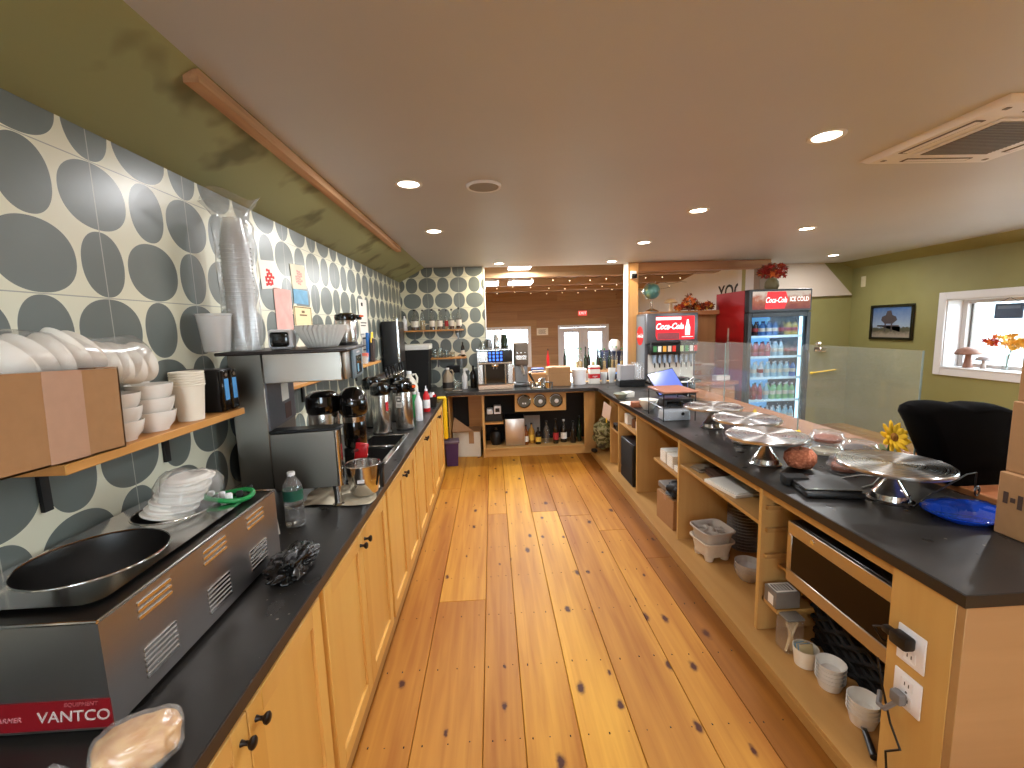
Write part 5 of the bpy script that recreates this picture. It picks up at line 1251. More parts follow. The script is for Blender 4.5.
b = B(); b.cyl((0, 0, .096), (.006, .004, .118), .008, .006, 8); b.done('stem', M_('stem_brown', rgb(120, 84, 54), .9, noise=.2), pk)
# kitchen scale
t = thing('kitchen_scale', 'flat black kitchen scale at the edge of the right counter', 'scale', (1.515, 1.90, CT), -12)
b = B(); b.box(-.12, .12, -.11, .12, 0, .028, .008, 2); b.done('base', BLACKP, t)
b = B(); b.box(-.118, .118, -.085, .118, .0285, .036, .004); b.done('platform', BLACKP, t)
b = B(); b.box(-.12, .12, -.088, -.086, .0345, .0365); b.done('chrome_line', STEELP, t)
b = B(); b.box(-.145, -.04, .04, .115, .0, .046, .010, 2); b.done('display_block', BLACKM, t)
# cable on the counter
b = B(); b.tube([(1.60, 1.98, CT + .005), (1.70, 2.03, CT + .005), (1.80, 2.02, CT + .02), (1.84, 1.96, CT + .03), (1.78, 1.93, CT + .006), (1.70, 1.90, CT + .005)], .0032, 6)
tag(b.done('cable', M_('grey_cable', rgb(170, 168, 160), .4, noise=.1)), 'thin pale cable looping behind the nearest cake stand', 'cable')
# wire easel beside the near cake stand
t = thing('wire_easel', 'black scrolled wire easel behind the nearest cake stand', 'easel', (1.93, 1.70, CT), 20)
b = B(); b.tube([(-.205, .042, .004), (-.14, .02, .055), (-.04, -.02, .115)], .0035, 6); b.tube([(.085, -.03, .05), (.085, -.03, .13)], .0035, 6)
pts = [(.05 + (.012 + .004 * k / 4) * math.cos(k * .7), -.05, .06 + (.012 + .004 * k / 4) * math.sin(k * .7)) for k in range(14)]
b.tube(pts, .003, 6); b.tube([(.085, -.03, .13), (.03, -.02, .128), (-.04, -.02, .115)], .003, 6)
b.tube([(.10 * math.cos(a) * .9 - .05, .05 * math.sin(a), .004) for a in [PI * k / 8 for k in range(17)]], .0035, 6); b.done('wire', BLACKP, t)
# blue glass plate
t = thing('glass_plate', 'shiny blue plastic covered plate beside the stacked cardboard boxes', 'plate', (1.85, 1.575, CT), 0)
b = B(); fx = lambda a, r, z: (r * (1 + .12 * math.cos(2 * a)), z)
b.lathe([(0, .006), (.085, .006), (.105, .0), (.135, .022), (.138, .026), (.13, .026), (.104, .008), (0, .010)], n=48, fx=fx); b.done('dish', M_('blue_plate', rgb(20, 66, 176), .12, coat=.6, noise=.1), t)
b = B(); fx2 = lambda a, r, z: (r * (1 + .12 * math.cos(2 * a) + .04 * math.sin(9 * a)), z + .005 * math.sin(5 * a + r * 60))
b.lathe([(.136, .028), (.10, .042), (.05, .050), (0, .048)], n=48, fx=fx2); b.done('film_cover', glass_thin('glossy_film', (1, 1, 1, 1), .08, .06), t)
# cardboard boxes on the counter end
def crate(x0, x1, y0, y1, z0, z1, label, mark=False, cz=None):
    t = thing('cardboard_box', label, 'box', ((x0 + x1) / 2, (y0 + y1) / 2, z0), 0, 'cardboard boxes stacked on the counter end')
    w, d, h = (x1 - x0) / 2, (y1 - y0) / 2, z1 - z0
    b = B(); b.box(-w, w, -d, d, 0, h, .003); b.done('box_walls', CARD, t)
    b = B(); b.box(-w - .0008, w + .0008, -.03, .03, h + .0002, h + .0009); b.box(-w - .0009, -w - .0001, -.03, .03, h * .55, h); b.done('tape', TAPE, t)
    if mark:
        b = B()
        for k in range(7): b.box(-w - .0012, -w - .0004, d - .035 - k * .022, d - .020 - k * .022, h * .52 + .01 * math.sin(k * 2.1), h * .52 + .034 + .008 * math.cos(k * 3))
        b.done('dark_print', M_('box_print', rgb(70, 50, 40), .8, noise=.3, nscale=60), t)
        b = B(); b.box(-w - .0018, -w - .0013, d - .17, d - .10, h * .1, h * .45); b.done('shipping_label', PAPERW, t)
    return t
crate(1.815, 2.06, 1.20, 1.455, CT, 1.13, 'bottom cardboard box of the stack, with dark print', True)
crate(1.835, 2.06, 1.20, 1.455, 1.131, 1.385, 'middle cardboard box of the stack at the counter end')
crate(1.85, 2.06, 1.21, 1.455, 1.386, 1.61, 'top cardboard box of the stack at the counter end')
# deli containers and pastries behind the stands
def deli(x, y, label, fill, r=.085, h=.05, z=CT):
    t = thing('deli_container', label, 'food container', (x, y, z), random.uniform(0, 50), 'clear deli containers on the right counter')
    b = B(); b.lathe([(0, .003), (r * .8, .003), (r * .84, 0), (r * .97, h * .55), (r * 1.03, h * .57), (r * 1.03, h * .62)], n=28); b.done('tray', CLEAR, t)
    b = B(); b.lathe([(r * 1.03, h * .62), (r * .95, h * .75), (r * .82, h * 1.25), (r * .7, h * 1.32), (0, h * 1.34)], n=28); b.done('clear_lid', CLEAR, t)
    b = B(); v = b.lathe([(0, h * .9), (r * .4, h * .88), (r * .72, h * .6), (r * .74, h * .2), (0, .006)], n=20, fx=lambda a, rr, z: (rr * (1 + .08 * math.sin(5 * a)), z)); b.done('food', fill, t)
F1 = M_('salad_food', rgb(150, 88, 66), .7, noise=.4, nscale=60); F2 = M_('dark_food', rgb(72, 62, 58), .7, noise=.4, nscale=60); F3 = M_('pale_food', rgb(206, 196, 170), .7, noise=.2, nscale=60)
deli(1.83, 2.62, 'clear container of pale food behind the grouped cake stands', F3)
deli(1.93, 2.42, 'lower clear container left in the front row of deli boxes', F3, .095)
deli(1.94, 2.43, 'clear container of reddish brown food on top of another, leftmost', F1, .09, .05, CT + .072)
deli(1.925, 2.19, 'lower clear container with dark food in the middle', F2, .095)
deli(1.935, 2.20, 'clear container of dark food stacked in the middle', F2, .09, .05, CT + .072)
deli(1.80, 2.13, 'clear container with brown food nearest the yellow flower', F1, .075, .06)
t = thing('yellow_note', 'yellow paper tag standing among the deli containers', 'tag', (1.84, 2.56, CT + .071), 20)
b = B(); b.prism([(-.04, 0), (.04, 0), (.0, .045)], 'x', -.035, .035); b.done('tag', YELLOW, t)
t = thing('yellow_note', 'small yellow tag past the grouped cake stands', 'tag', (1.86, 3.02, CT), 40)
b = B(); b.prism([(-.03, 0), (.03, 0), (.0, .16)], 'x', -.03, .03); b.done('tag', YELLOW, t)
# sunflower in a small copper pot
t = thing('sunflower_pot', 'yellow flower in a small copper pot beside the black fabric bundle', 'flower', (1.965, 2.06, CT)); t.scale = (1, 1, 1.2)
b = B(); b.lathe([(0, 0), (.04, 0), (.055, .03), (.05, .075), (.044, .08), (.03, .075), (0, .07)], n=24); b.done('pot', M_('copper_pot', rgb(176, 88, 48), .35, .5, noise=.15), t)
b = B(); b.tube([(0, 0, .06), (-.01, -.01, .11), (-.02, -.03, .15)], .005, 6); b.done('stem', M_('flower_stem', rgb(70, 96, 44), .7, noise=.2), t)
b = B()
for k in range(20):
    a = 2 * PI * k / 20; L_ = .075 if k % 2 else .06
    v = b.ball((L_ * .6, 0, 0), 1, (L_ * .45, .013, .004), 8); b.xf(v, T(-.02, -.04, .165) @ RX(62) @ RZ(math.degrees(a)) @ RY(-14 if k % 2 else -26))
b.done('petals', M_('sunflower_petal', rgb(236, 184, 32), .7, noise=.12), t)
b = B(); b.ball((-.02, -.046, .168), .022, (1, .6, 1), 12); b.done('flower_centre', M_('flower_centre_brown', rgb(150, 96, 30), .9, noise=.3), t)
b = B()
for k in range(5):
    v = b.ball((.035, 0, 0), 1, (.04, .016, .003), 8); b.xf(v, T(-.005, 0, .09) @ RZ(72 * k) @ RY(-25))
b.done('leaf', M_('flower_leaf', rgb(96, 100, 62), .7, noise=.2), t)
# wire rack with a tray on top and napkins below
t = thing('wire_rack', 'black wire riser with a reddish tray top on the right counter', 'rack', (1.49, 3.60, CT))
b = B()
for x in (-.13, .13):
    for y in (-.17, .17): b.cyl((x, y, 0), (x, y, .225), .0045, n=8)
b.tube([(-.13, -.17, .225), (.13, -.17, .225), (.13, .17, .225), (-.13, .17, .225)], .0045, 6, True); b.tube([(-.13, -.17, .11), (-.13, .17, .11)], .004, 6); b.tube([(.13, -.17, .11), (.13, .17, .11)], .004, 6); b.done('wire_frame', BLACKP, t)
b = B(); b.box(-.135, .15, -.185, .19, .230, .245, .004); b.done('tray_top', M_('reddish_board', rgb(160, 106, 82), .35, noise=.1, coat=.2), t)
t = thing('napkin_pack', 'clear plastic pack of grey napkins under the wire riser', 'napkins', (1.475, 3.50, CT)); t.scale = (1, 1, .95)
b = B(); v = b.box(-.105, .115, -.05, .07, .0, .085, .012, 3); b.done('napkins', M_('grey_napkins', rgb(196, 204, 214), .7, noise=.12, nscale=50), t)
b = B(); v = b.box(-.112, .122, -.055, .077, .0, .10, .014, 3); b.jit(v, .004); b.done('wrap', FILM, t, smooth=25)
b = B(); b.cyl((.05, -.0565, .06), (.05, -.0575, .06), .014, n=14); b.done('sticker', BLACKP, t)
t = thing('card_reader', 'black card terminal standing under the wire riser', 'card reader', (1.53, 3.68, CT))
b = B(); b.box(-.09, .07, -.07, .07, 0, .15, .01, 2); b.done('case', BLACKP, t)
b = B(); b.box(-.07, .05, -.0725, -.0702, .05, .13); b.done('screen', BLACKG, t)
# bowls and papers toward the corner
t_b = B(); t_b.lathe([(0, .004), (.034, .004), (.038, 0), (.042, .004), (.075, .05), (.088, .095), (.085, .096), (.07, .05), (.036, .01), (0, .009)], n=36)
tag(t_b.done('mixing_bowl', WHITEC, loc=(1.425, 3.96, CT)), 'large cream bowl on the right counter before the tablet', 'bowl')
b = B(); b.lathe([(0, .003), (.04, .003), (.044, 0), (.078, .055), (.075, .056), (.04, .008), (0, .008)], n=32)
tag(b.done('shallow_bowl', M_('grey_green_ceramic', rgb(150, 154, 138), .3, noise=.05), loc=(1.36, 4.62, CT)), 'grey green bowl near the corner of the right counter', 'bowl')
b = B(); b.box(-.045, .045, -.035, .035, 0, .055, .006, 2); tag(b.done('wood_box', M_('red_wood_box', rgb(150, 92, 64), .5, noise=.15), loc=(1.355, 4.10, CT)), 'small reddish wooden box left of the cream bowl', 'box')
b = B(); b.box(-.07, .07, -.10, .10, 0, .004); tag(b.done('paper_sheet', PAPERW, loc=(1.365, 4.30, CT), rot=(0, 0, .2)), 'white paper sheet lying on the right counter past the cream bowl', 'paper')
t = thing('receipt_stack', 'stack of white cards near the grey green bowl', 'cards', (1.47, 4.72, CT), 12)
for k in range(4):
    b = B(); b.box(-.055, .055, -.045, .045, .014 * k, .014 * k + .013, .001, m=RZ(k * 4 - 6)); b.done('card', PAPERW, t)
t = thing('tablet_stand', 'tablet with lit blue screen tilted on a stand at the till', 'tablet', (1.73, 4.36, CT), 20)
b = B(); b.cyl((0, .03, 0), (0, .03, .012), .09, n=24); b.cyl((0, .04, .01), (0, .02, .16), .018, n=12); b.done('stand', BLACKP, t)
b = B(); v = b.box(-.16, .16, -.006, .006, -.115, .115, .006, 2); b.xf(v, T(0, -.02, .20) @ RX(-36) @ RY(-8) @ Matrix.Scale(1.15, 4)); p = b.done('bezel', BLACKP, t)
b = B(); v = b.box(-.148, .148, -.0078, -.0066, -.104, .104); b.xf(v, T(0, -.02, .20) @ RX(-36) @ RY(-8) @ Matrix.Scale(1.15, 4)); b.done('screen', M_('tablet_screen', rgb(84, 100, 176), .2, emit=.55, ecol=rgb(96, 112, 196)), p)
t = thing('receipt_printer', 'black receipt printer with pale paper slot behind the tablet', 'printer', (2.0, 4.62, CT), 8)
b = B(); b.box(-.12, .12, -.12, .12, 0, .16, .014, 2); v = b.box(-.12, .12, -.02, .12, .155, .20, .014, 2); b.done('case', BLACKP, t)
b = B(); b.box(-.1, .1, -.10, -.03, .161, .166); b.done('paper_slot', PAPERW, t)
t = thing('pin_terminal', 'silver card arm beside the tablet screen', 'terminal', (1.95, 4.30, CT), 0)
b = B(); b.cyl((0, 0, 0), (0, 0, .02), .05, n=18); b.cyl((0, 0, .02), (.0, 0, .20), .008, n=8); b.cyl((0, 0, .2), (.05, -.02, .25), .008, n=8); b.cyl((.05, -.02, .25), (.04, -.02, .17), .006, n=8); b.done('arm', STEELP, t)
t = thing('cash_drawer', 'long black till drawer in front of the tablet stand', 'drawer', (1.65, 4.08, CT))
b = B(); b.box(-.11, .20, -.12, .13, 0, .085, .006, 2); b.done('case', BLACKP, t)
b = B(); b.box(-.095, .185, -.123, -.1205, .012, .07, .003); b.done('drawer_front', BLACKM, t)
b = B(); b.cyl((.045, -.1235, .04), (.045, -.128, .04), .010, n=14); b.done('lock', STEELP, t)
# glass guard panes and clamps
for k, (y0, y1, nm) in enumerate(((2.02, 2.845, 'glass guard pane nearest the camera, before the olive wall'), (2.855, 3.81, 'middle glass guard pane in front of the drinks fridge'), (3.82, 4.75, 'far glass guard pane in front of the soda fountain'))):
    t = thing('glass_guard', nm, 'glass guard', (2.066, (y0 + y1) / 2, CT), 0, 'glass guard panes on the right counter')
    b = B(); h = (y1 - y0) / 2; b.box(-.004, .004, -h, h, .0, .625 - .014 * k, .001); b.done('pane', GUARDG, t)
    b = B(); b.box(-.0042, .0042, -h - .0005, -h + .003, .0, .625 - .014 * k); b.done('bright_edge', M_('glass_edge', rgb(176, 196, 190), .2, noise=.05, trans=.4) if k == 0 else bpy.data.materials['glass_edge'], t)
t = thing('glass_clamp', 'small chrome clamp at the top joint of the glass guard', 'clamp', (2.05, 2.68, 1.515))
b = B(); b.box(-.012, .03, -.03, .03, -.03, .0, .004); b.ball((.01, .02, .02), .014, n=10); b.done('jaw', CHROME, t)
b = B(); b.cyl((-.012, 0, -.018), (-.03, 0, -.018), .008, n=10); b.done('screw', CHROME, t)
b = B(); b.cyl((2.055, 2.74, 1.345), (2.055, 2.54, 1.385), .004, .003, 8); b.ball((2.055, 2.74, 1.345), .009, n=8); tag(b.done('yellow_stick', YELLOW), 'thin yellow stick fixed to the near glass guard pane', 'stick')
# ================================================================ inside the bays of the right counter
SZ = .0755
def microwave():
    t = thing('microwave', 'stainless microwave with dark glass door in the near bay', 'microwave', (0, 0, 0))
    x0, y0, y1, z0, z1 = 1.385, 1.36, 1.945, .4405, .742
    b = B(); b.box(x0 + .02, 1.80, y0, y1, z0, z1, .004); b.done('case', STEELD, t)
    b = B(); b.box(x0, x0 + .02, y0, y1, z1 - .062, z1, .003); b.box(x0, x0 + .02, y0, y1, z0, z0 + .062, .003); b.box(x0, x0 + .02, y1 - .03, y1, z0 + .062, z1 - .062, .003); b.done('steel_frame', brushed('microwave_steel', (.5, .45, .385, 1), .38, 'Y'), t)
    b = B(); b.box(x0 + .004, x0 + .02, y0, y1 - .03, z0 + .062, z1 - .062); b.done('door_glass', M_('brown_glass', rgb(24, 11, 8), .18, noise=.1, spec=.2), t)
    b = B(); b.cyl((x0 - .004, 1.78, z1 - .03), (x0 + .001, 1.78, z1 - .03), .01, n=14); b.done('badge', STEELP, t)
    for y in (y0 + .05, y1 - .05):
        b = B(); b.box(1.75, 1.78, y - .02, y + .02, z0 - .0, z0 + .004); b.done('foot', BLACKP, t)
microwave()
b = B(); b.tube([(1.46, 1.37, .76), (1.50, 1.45, .775), (1.47, 1.56, .762), (1.52, 1.62, .76)], .004, 6); tag(b.done('cable', M_('pale_cord', rgb(150, 144, 134), .5, noise=.1)), 'pale power cord lying on top of the microwave', 'cord')
def stack_cups(x, y, n, label, r=.055, h=.06, m=None):
    for k in range(n):
        b = B(); b.lathe([(0, .003), (r * .68, .003), (r * .72, 0), (r * .9, h * .75), (r, h), (r * .96, h), (r * .86, h * .75), (r * .66, .008), (0, .008)], n=32)
        tag(b.done('ramekin', m or WHITEC, loc=(x, y, SZ + k * .018)), label % ('bottom', 'second', 'third', 'fourth', 'top')[4 if k == n - 1 else k], 'bowl', 'small white bowls in the near bay')
stack_cups(1.44, 1.70, 5, 'white bowl, %s of the stack by the tub of tea packets', .058, .044)
stack_cups(1.435, 1.52, 4, 'white bowl, %s of the stack nearest the outlets', .058, .056)
t = thing('tea_tub', 'small cream tub of blue and tan packets beside the bowls', 'tub', (1.425, 1.835, SZ))
b = B(); b.lathe([(0, .003), (.040, .003), (.044, 0), (.054, .085), (.051, .085), (.042, .008), (0, .008)], n=28); b.done('tub', CREAMP, t)
for k, m in enumerate((M_('tan_packet', rgb(206, 186, 140), .7, noise=.1), M_('blue_packet_pale', rgb(120, 160, 186), .7, noise=.1), None, None)):
    b = B(); v = b.box(-.032, .032, -.004, .004, .02, .10 - .006 * k, .001); b.xf(v, T(0, -.022 + .014 * k, 0) @ RX(-14) @ RZ(6 * k)); b.done('packet', m or bpy.data.materials[('tan_packet', 'blue_packet_pale')[k % 2]], t)
t = thing('stirrer_jar', 'clear jar holding pale wooden stirrers in the near bay', 'jar', (1.415, 1.935, SZ))
b = B(); b.box(-.045, .045, -.045, .045, 0, .17, .012, 2); b.done('jar', FILM, t)
b = B(); b.box(-.046, .046, -.046, .046, .171, .185, .008, 2); b.done('lid', M_('grey_lid', rgb(126, 118, 108), .5, noise=.1), t)
for k in range(7):
    b = B(); b.cyl((-.03 + .009 * k, -.02 + .008 * (k % 3), .005), (.03 - .009 * k, -.01 + .01 * (k % 2), .145), .006, n=6); b.done('stirrer', M_('pale_wood_stick', rgb(220, 196, 150), .7, noise=.05) if k == 0 else bpy.data.materials['pale_wood_stick'], t)
t = thing('cutlery_box', 'grey box with dark print on the runner left of the microwave', 'box', (1.41, 2.0, .2685))
b = B(); b.box(-.055, .07, -.04, .055, 0, .085, .003); b.done('box_walls', M_('grey_carton', rgb(118, 110, 100), .6, noise=.1), t)
b = B(); b.box(-.045, .06, -.03, .045, .0851, .087); b.mi = 1
for k in range(6): b.box(-.04 + .016 * k, -.032 + .016 * k, -.02, .035, .087, .0878)
b.done('printed_top', [PAPERW, BLACKP], t)
b = B(); b.box(-.0015, .0, -.02, .02, .01, .06); b.done('label', PAPERW, t, loc=(-.055, .0, 0))
b = B(); b.box(1.36, 1.55, 1.955, 2.079, .246, .2682); tag(b.done('cutlery_shelf', PLYH), 'short wood ledge carrying the grey box in the near bay', 'ledge')
t = thing('wire_basket', 'black woven basket under the microwave in the near bay', 'basket', (1.70, 1.68, SZ))
b = B()
for k in range(9):
    z = .012 + k * .034
    b.tube([(-.13 + .012 * math.sin(k), y, z + .012 * math.sin(y * 60 + k * PI)) for y in [-.30 + .60 * i / 40 for i in range(41)]], .013, 6)
b.box(-.12, .14, -.30, .30, .0, .31); b.done('weave', BLACKM, t)
t = thing('black_tool', 'black handled tool lying on the bay floor beside the outlets', 'tool', (1.375, 1.42, SZ), 62)
b = B(); b.cyl((-.06, 0, .014), (.05, 0, .014), .013, .011, 12); b.done('handle', BLACKP, t)
b = B(); b.box(.05, .10, -.010, .010, .01, .016, .002); b.done('blade', STEELD, t)
# outlets with plugs
for k, (zc, nm) in enumerate(((.615, 'upper white wall outlet with a black plug at the counter end'), (.455, 'lower white wall outlet with a grey plug at the counter end'))):
    t = thing('wall_outlet', nm, 'outlet', (1.3375, 1.258, zc), 0, 'white outlets on the counter end panel')
    b = B(); b.box(-.006, 0, -.048, .048, -.062, .062, .003, 2); b.done('cover_plate', WHITEPL, t)
    for dz in (.028, -.028):
        b = B(); b.box(-.008, -.006, -.02, .02, dz - .018, dz + .018, .002); rc_ = b.done('receptacle', WHITEPL, t)
        b = B(); b.box(-.0086, -.008, -.009, -.006, dz - .006, dz + .006); b.box(-.0086, -.008, .005, .008, dz - .006, dz + .006); b.done('slot', BLACKP, rc_)
    b = B(); b.cyl((-.0062, 0, 0), (-.0075, 0, 0), .004, n=10); b.done('screw', STEELP, t)
t = thing('power_plug', 'black adapter plug in the upper outlet with its cord', 'plug', (1.329, 1.258, .64))
b = B(); b.box(-.040, 0, -.022, .04, -.022, .022, .008, 2); b.box(-.032, -.006, .04, .075, -.012, .012, .006, 2); b.done('plug', BLACKP, t)
b = B(); b.tube([(-.02, .075, 0), (-.015, .12, -.03), (.04, .14, -.10), (.10, .14, -.14)], .0035, 6); b.done('cord', BLACKP, t)
t = thing('power_plug', 'grey plug in the lower outlet with a thick grey cord', 'plug', (1.329, 1.268, .43))
b = B(); b.box(-.030, 0, -.02, .02, -.02, .022, .008, 2); b.done('plug', M_('grey_plug', rgb(116, 112, 110), .5, noise=.08), t)
b = B(); b.tube([(-.02, .0, -.018), (-.03, .03, -.07), (-.012, .07, -.09), (.02, .10, -.07)], .008, 8); b.done('cord', bpy.data.materials['grey_plug'], t)
b = B(); b.tube([(1.322, 1.36, .50), (1.320, 1.335, .42), (1.318, 1.29, .31), (1.320, 1.25, .25), (1.320, 1.30, .19), (1.322, 1.29, .10), (1.322, 1.30, .004)], .004, 6)
tag(b.done('cable', BLACKP), 'thin black cord hanging down the counter end panel', 'cord')
# second bay: trays, plates, papers
SQ = lambda a, r, z: (r / (abs(math.cos(a)) ** 5 + abs(math.sin(a)) ** 5) ** .2, z)
PULP = M_('pulp_fibre', rgb(214, 200, 180), .95, noise=.06, nscale=80, bump=.3)
PULPG = M_('pulp_fibre_grey', rgb(186, 176, 164), .95, noise=.08, nscale=80, bump=.3)
for k in range(2):
    t = thing('cup_carrier', ('lower cream' if k == 0 else 'upper greyish') + ' pulp cup carrier tray stacked in the second bay', 'cup carrier', (1.475, 2.83, SZ + .075 * k), 8, 'pulp cup carriers')
    b = B()
    b.lathe([(.088, .03), (.104, .12), (.118, .125), (.119, .135), (.112, .137), (.10, .128), (.09, .09), (0, .088)], n=64, fx=SQ)
    if k == 0: b.lathe([(.088, .03), (0, .03)], n=64, fx=SQ)
    b.done('tray', PULPG if k else PULP, t)
    if k == 0:
        for sx in (-1, 1):
            for sy in (-1, 1):
                b = B(); b.lathe([(0, 0), (.026, 0), (.034, .034)], (sx * .058, sy * .058, 0), 16); b.done('cup_foot', PULP, t)
    else:
        for sx in (-1, 1):
            for sy in (-1, 1):
                b = B(); b.lathe([(.044, .094), (.047, .112), (.043, .116), (.036, .10)], (sx * .052, sy * .052, 0), 20); b.done('cup_well', PULPG, t)
        b = B(); b.cyl((0, 0, .088), (0, 0, .135), .03, .012, 10)
        for a in range(4): b.cyl((.02 * math.cos(a * PI / 2), .02 * math.sin(a * PI / 2), .09), (.085 * math.cos(a * PI / 2), .085 * math.sin(a * PI / 2), .112), .02, .008, 8)
        b.done('centre_cone', PULPG, t)
LIDM = glass_thin('clear_lid_plastic', (.93, .93, .92, 1), .08, .12, .42, (.78, .74, .70, 1))
pl0 = None
for k in range(22):
    if pl0 is None:
        b = B(); b.lathe([(0, .002), (.09, .002), (.10, .006), (.115, .018), (.117, .021), (.112, .020), (.098, .009), (0, .005)], n=28); pl0 = b.done('clear_plate', LIDM); o = pl0
    else: o = pl0.copy(); COL.objects.link(o)
    o.location = (1.76, 2.92, SZ + .022 * k); tag(o, 'clear plastic plate in the tall pile at the back of the second bay', 'plate', 'clear plates piled in the second bay')
for k in range(3):
    b = B(); b.lathe([(0, .002), (.05, .002), (.075, .04), (.082, .075), (.079, .075), (.07, .04), (0, .006)], n=28); tag(b.done('clear_bowl', LIDM, loc=(1.56, 2.53, SZ + .02 * k)), 'clear plastic bowl, %s of three at the front of the second bay' % ('bottom', 'middle', 'top')[k], 'bowl', 'clear bowls in the second bay')
for k, (x, y, w, d, z, m, nm, a) in enumerate(((1.47, 2.56, .11, .15, .6655, PAPERW, 'white paper stack on the second bay shelf', 8), (1.55, 2.80, .13, .10, .6655, M_('brown_folder', rgb(96, 70, 54), .7, noise=.1), 'brown folder behind the white papers on the second bay shelf', -6), (1.47, 2.92, .09, .06, .6655, M_('grey_folder', rgb(140, 124, 104), .7, noise=.1), 'grey leaflet pile at the far end of the second bay shelf', 4))):
    b = B(); b.box(-w, w, -d, d, 0, .020 if k == 0 else .012, .002); b.box(-w + .01, w - .012, -d + .012, d - .01, .0205, .026, .001, m=RZ(3))
    tag(b.done('paper_stack', m, loc=(x, y, z), rot=(0, 0, math.radians(a))), nm, 'papers')
# third bay: napkin blocks, bag and carton
for k, (y, z, nm) in enumerate(((3.47, .5555, 'white napkin block at the far end of the third bay shelf'), (3.33, .5555, 'white napkin block in the middle of the third bay shelf'), (3.19, .5555, 'lower white napkin pad nearest on the third bay shelf'))):
    b = B()
    n = 7 if k < 2 else 3
    for j in range(n): b.box(-.10, .10, -.058, .058, j * .0145, j * .0145 + .0135, .002)
    tag(b.done('napkin_block', PAPERW, loc=(1.475, y, z)), nm, 'napkins', 'napkin blocks on the third bay shelf')
t = thing('carton', 'brown carton with a black bag on top in the third bay', 'box', (1.46, 3.36, SZ), 4)
b = B(); b.box(-.11, .16, -.14, .15, 0, .24, .003); b.done('box', CARD, t)
b = B(); b.box(-.112, .162, -.01, .02, .2, .242); b.done('tape', TAPE, t)
b = B(); v = bmesh.ops.create_icosphere(b.bm, subdivisions=3, radius=1)['verts']
for q in v:
    q.co *= 1 + .5 * MN.noise(q.co * 2.5); q.co = Vector((q.co.x * .10, q.co.y * .09, max(0, q.co.z * .07 + .05)))
tag(b.done('black_bag', M_('black_cloth', rgb(18, 17, 18), .6, noise=.3), loc=(1.45, 3.28, SZ + .243), smooth=70), 'crumpled black bag on the brown carton in the third bay', 'bag')
b = B(); b.box(-.13, .13, -.10, .10, 0, .05, .01, 2); tag(b.done('grey_case', M_('grey_case', rgb(120, 112, 104), .5, noise=.1), loc=(1.50, 3.46, SZ + .243)), 'flat grey case behind the black bag in the third bay', 'case')
# fourth and fifth bays
t = thing('box_appliance', 'matt black box appliance standing in the fourth bay', 'appliance', (1.50, 4.36, SZ))
b = B(); b.box(-.155, .2, -.20, .20, 0, .43, .006); b.done('case', BLACKP, t)
b = B(); b.box(-.157, -.1555, -.185, .19, .015, .41, .001); b.done('door_panel', BLACKM, t)
b = B(); b.cyl((-.157, .15, .12), (-.162, .15, .12), .012, n=14); b.done('badge', STEELP, t)
for k, (y, m, nm) in enumerate(((4.50, PAPERW, 'white carton on the fourth bay shelf'), (4.33, M_('brown_roll', rgb(120, 80, 54), .7, noise=.15), 'brown roll on the fourth bay shelf'), (4.20, PAPERW, 'cream paper roll on the fourth bay shelf, nearest'))):
    b = B()
    if k == 0: b.box(-.06, .06, -.05, .05, 0, .11, .004)
    else: b.lathe([(0, 0), (.05, 0), (.05, .085), (.018, .085), (.018, .03), (0, .03)], n=24)
    tag(b.done('paper_roll' if k else 'carton', m, loc=(1.44, y, .6455)), nm, 'roll' if k else 'box')
t = thing('clip_papers', 'pink and white papers clipped to the divider by the counter corner', 'papers', (1.300, 4.97, .62), 0)
b = B(); b.box(-.003, .0, -.06, .10, -.02, .16, m=RZ(18) @ RX(14)); b.done('sheet', M_('pinkish_paper', rgb(222, 196, 180), .8, noise=.05), t)
b = B(); b.box(-.006, -.003, -.02, .035, -.06, .0, .002, m=RX(-8)); b.done('yellow_tag', YELLOW, t)
t = thing('small_device', 'small black and silver device on the fifth bay shelf', 'device', (1.40, 4.80, .5105))
b = B(); b.box(-.05, .06, -.07, .08, 0, .07, .006, 2); b.done('case', BLACKP, t)
b = B(); b.box(-.0515, -.05, -.05, .06, .02, .05); b.done('front', STEELP, t)
b = B(); b.box(-.05, .10, -.06, .06, 0, .20, .004); tag(b.done('white_binder', PAPERW, loc=(1.46, 4.79, SZ + .008), rot=(0, math.radians(5), 0)), 'white binder leaning in the fifth bay', 'binder')
# camouflage bag hanging at the corner
t = thing('camouflage_bag', 'olive and grey patterned bag hanging in the back right corner', 'bag', (1.40, 5.47, .085)); t.scale = (1.1, 1, .82)
b = B(); v = bmesh.ops.create_icosphere(b.bm, subdivisions=4, radius=1)['verts']
for q in v:
    q.co *= 1 + .32 * MN.noise(q.co * 2.4) + .12 * MN.noise(q.co * 6); q.co = Vector((q.co.x * .125, q.co.y * .11, q.co.z * .235 + .26))
def camo():
    m, nt, N, L, bs = new_mat('camouflage_cloth'); tc = N.new('ShaderNodeTexCoord'); nz = N.new('ShaderNodeTexNoise'); nz.inputs['Scale'].default_value = 10; nz.inputs['Detail'].default_value = 2; L.new(tc.outputs['Object'], nz.inputs['Vector'])
    cr = N.new('ShaderNodeValToRGB'); cr.color_ramp.interpolation = 'CONSTANT'; e = cr.color_ramp.elements; e[0].color = rgb(74, 62, 44); e[1].position = .42; e[1].color = rgb(120, 122, 74)
    for p, c in ((.5, rgb(176, 172, 132)), (.58, rgb(96, 92, 56))): x = e.new(p); x.color = c
    L.new(nz.outputs['Fac'], cr.inputs['Fac']); L.new(cr.outputs['Color'], bs.inputs['Base Color']); bs.inputs['Roughness'].default_value = .85; return m
b.done('bag', camo(), t, smooth=70)
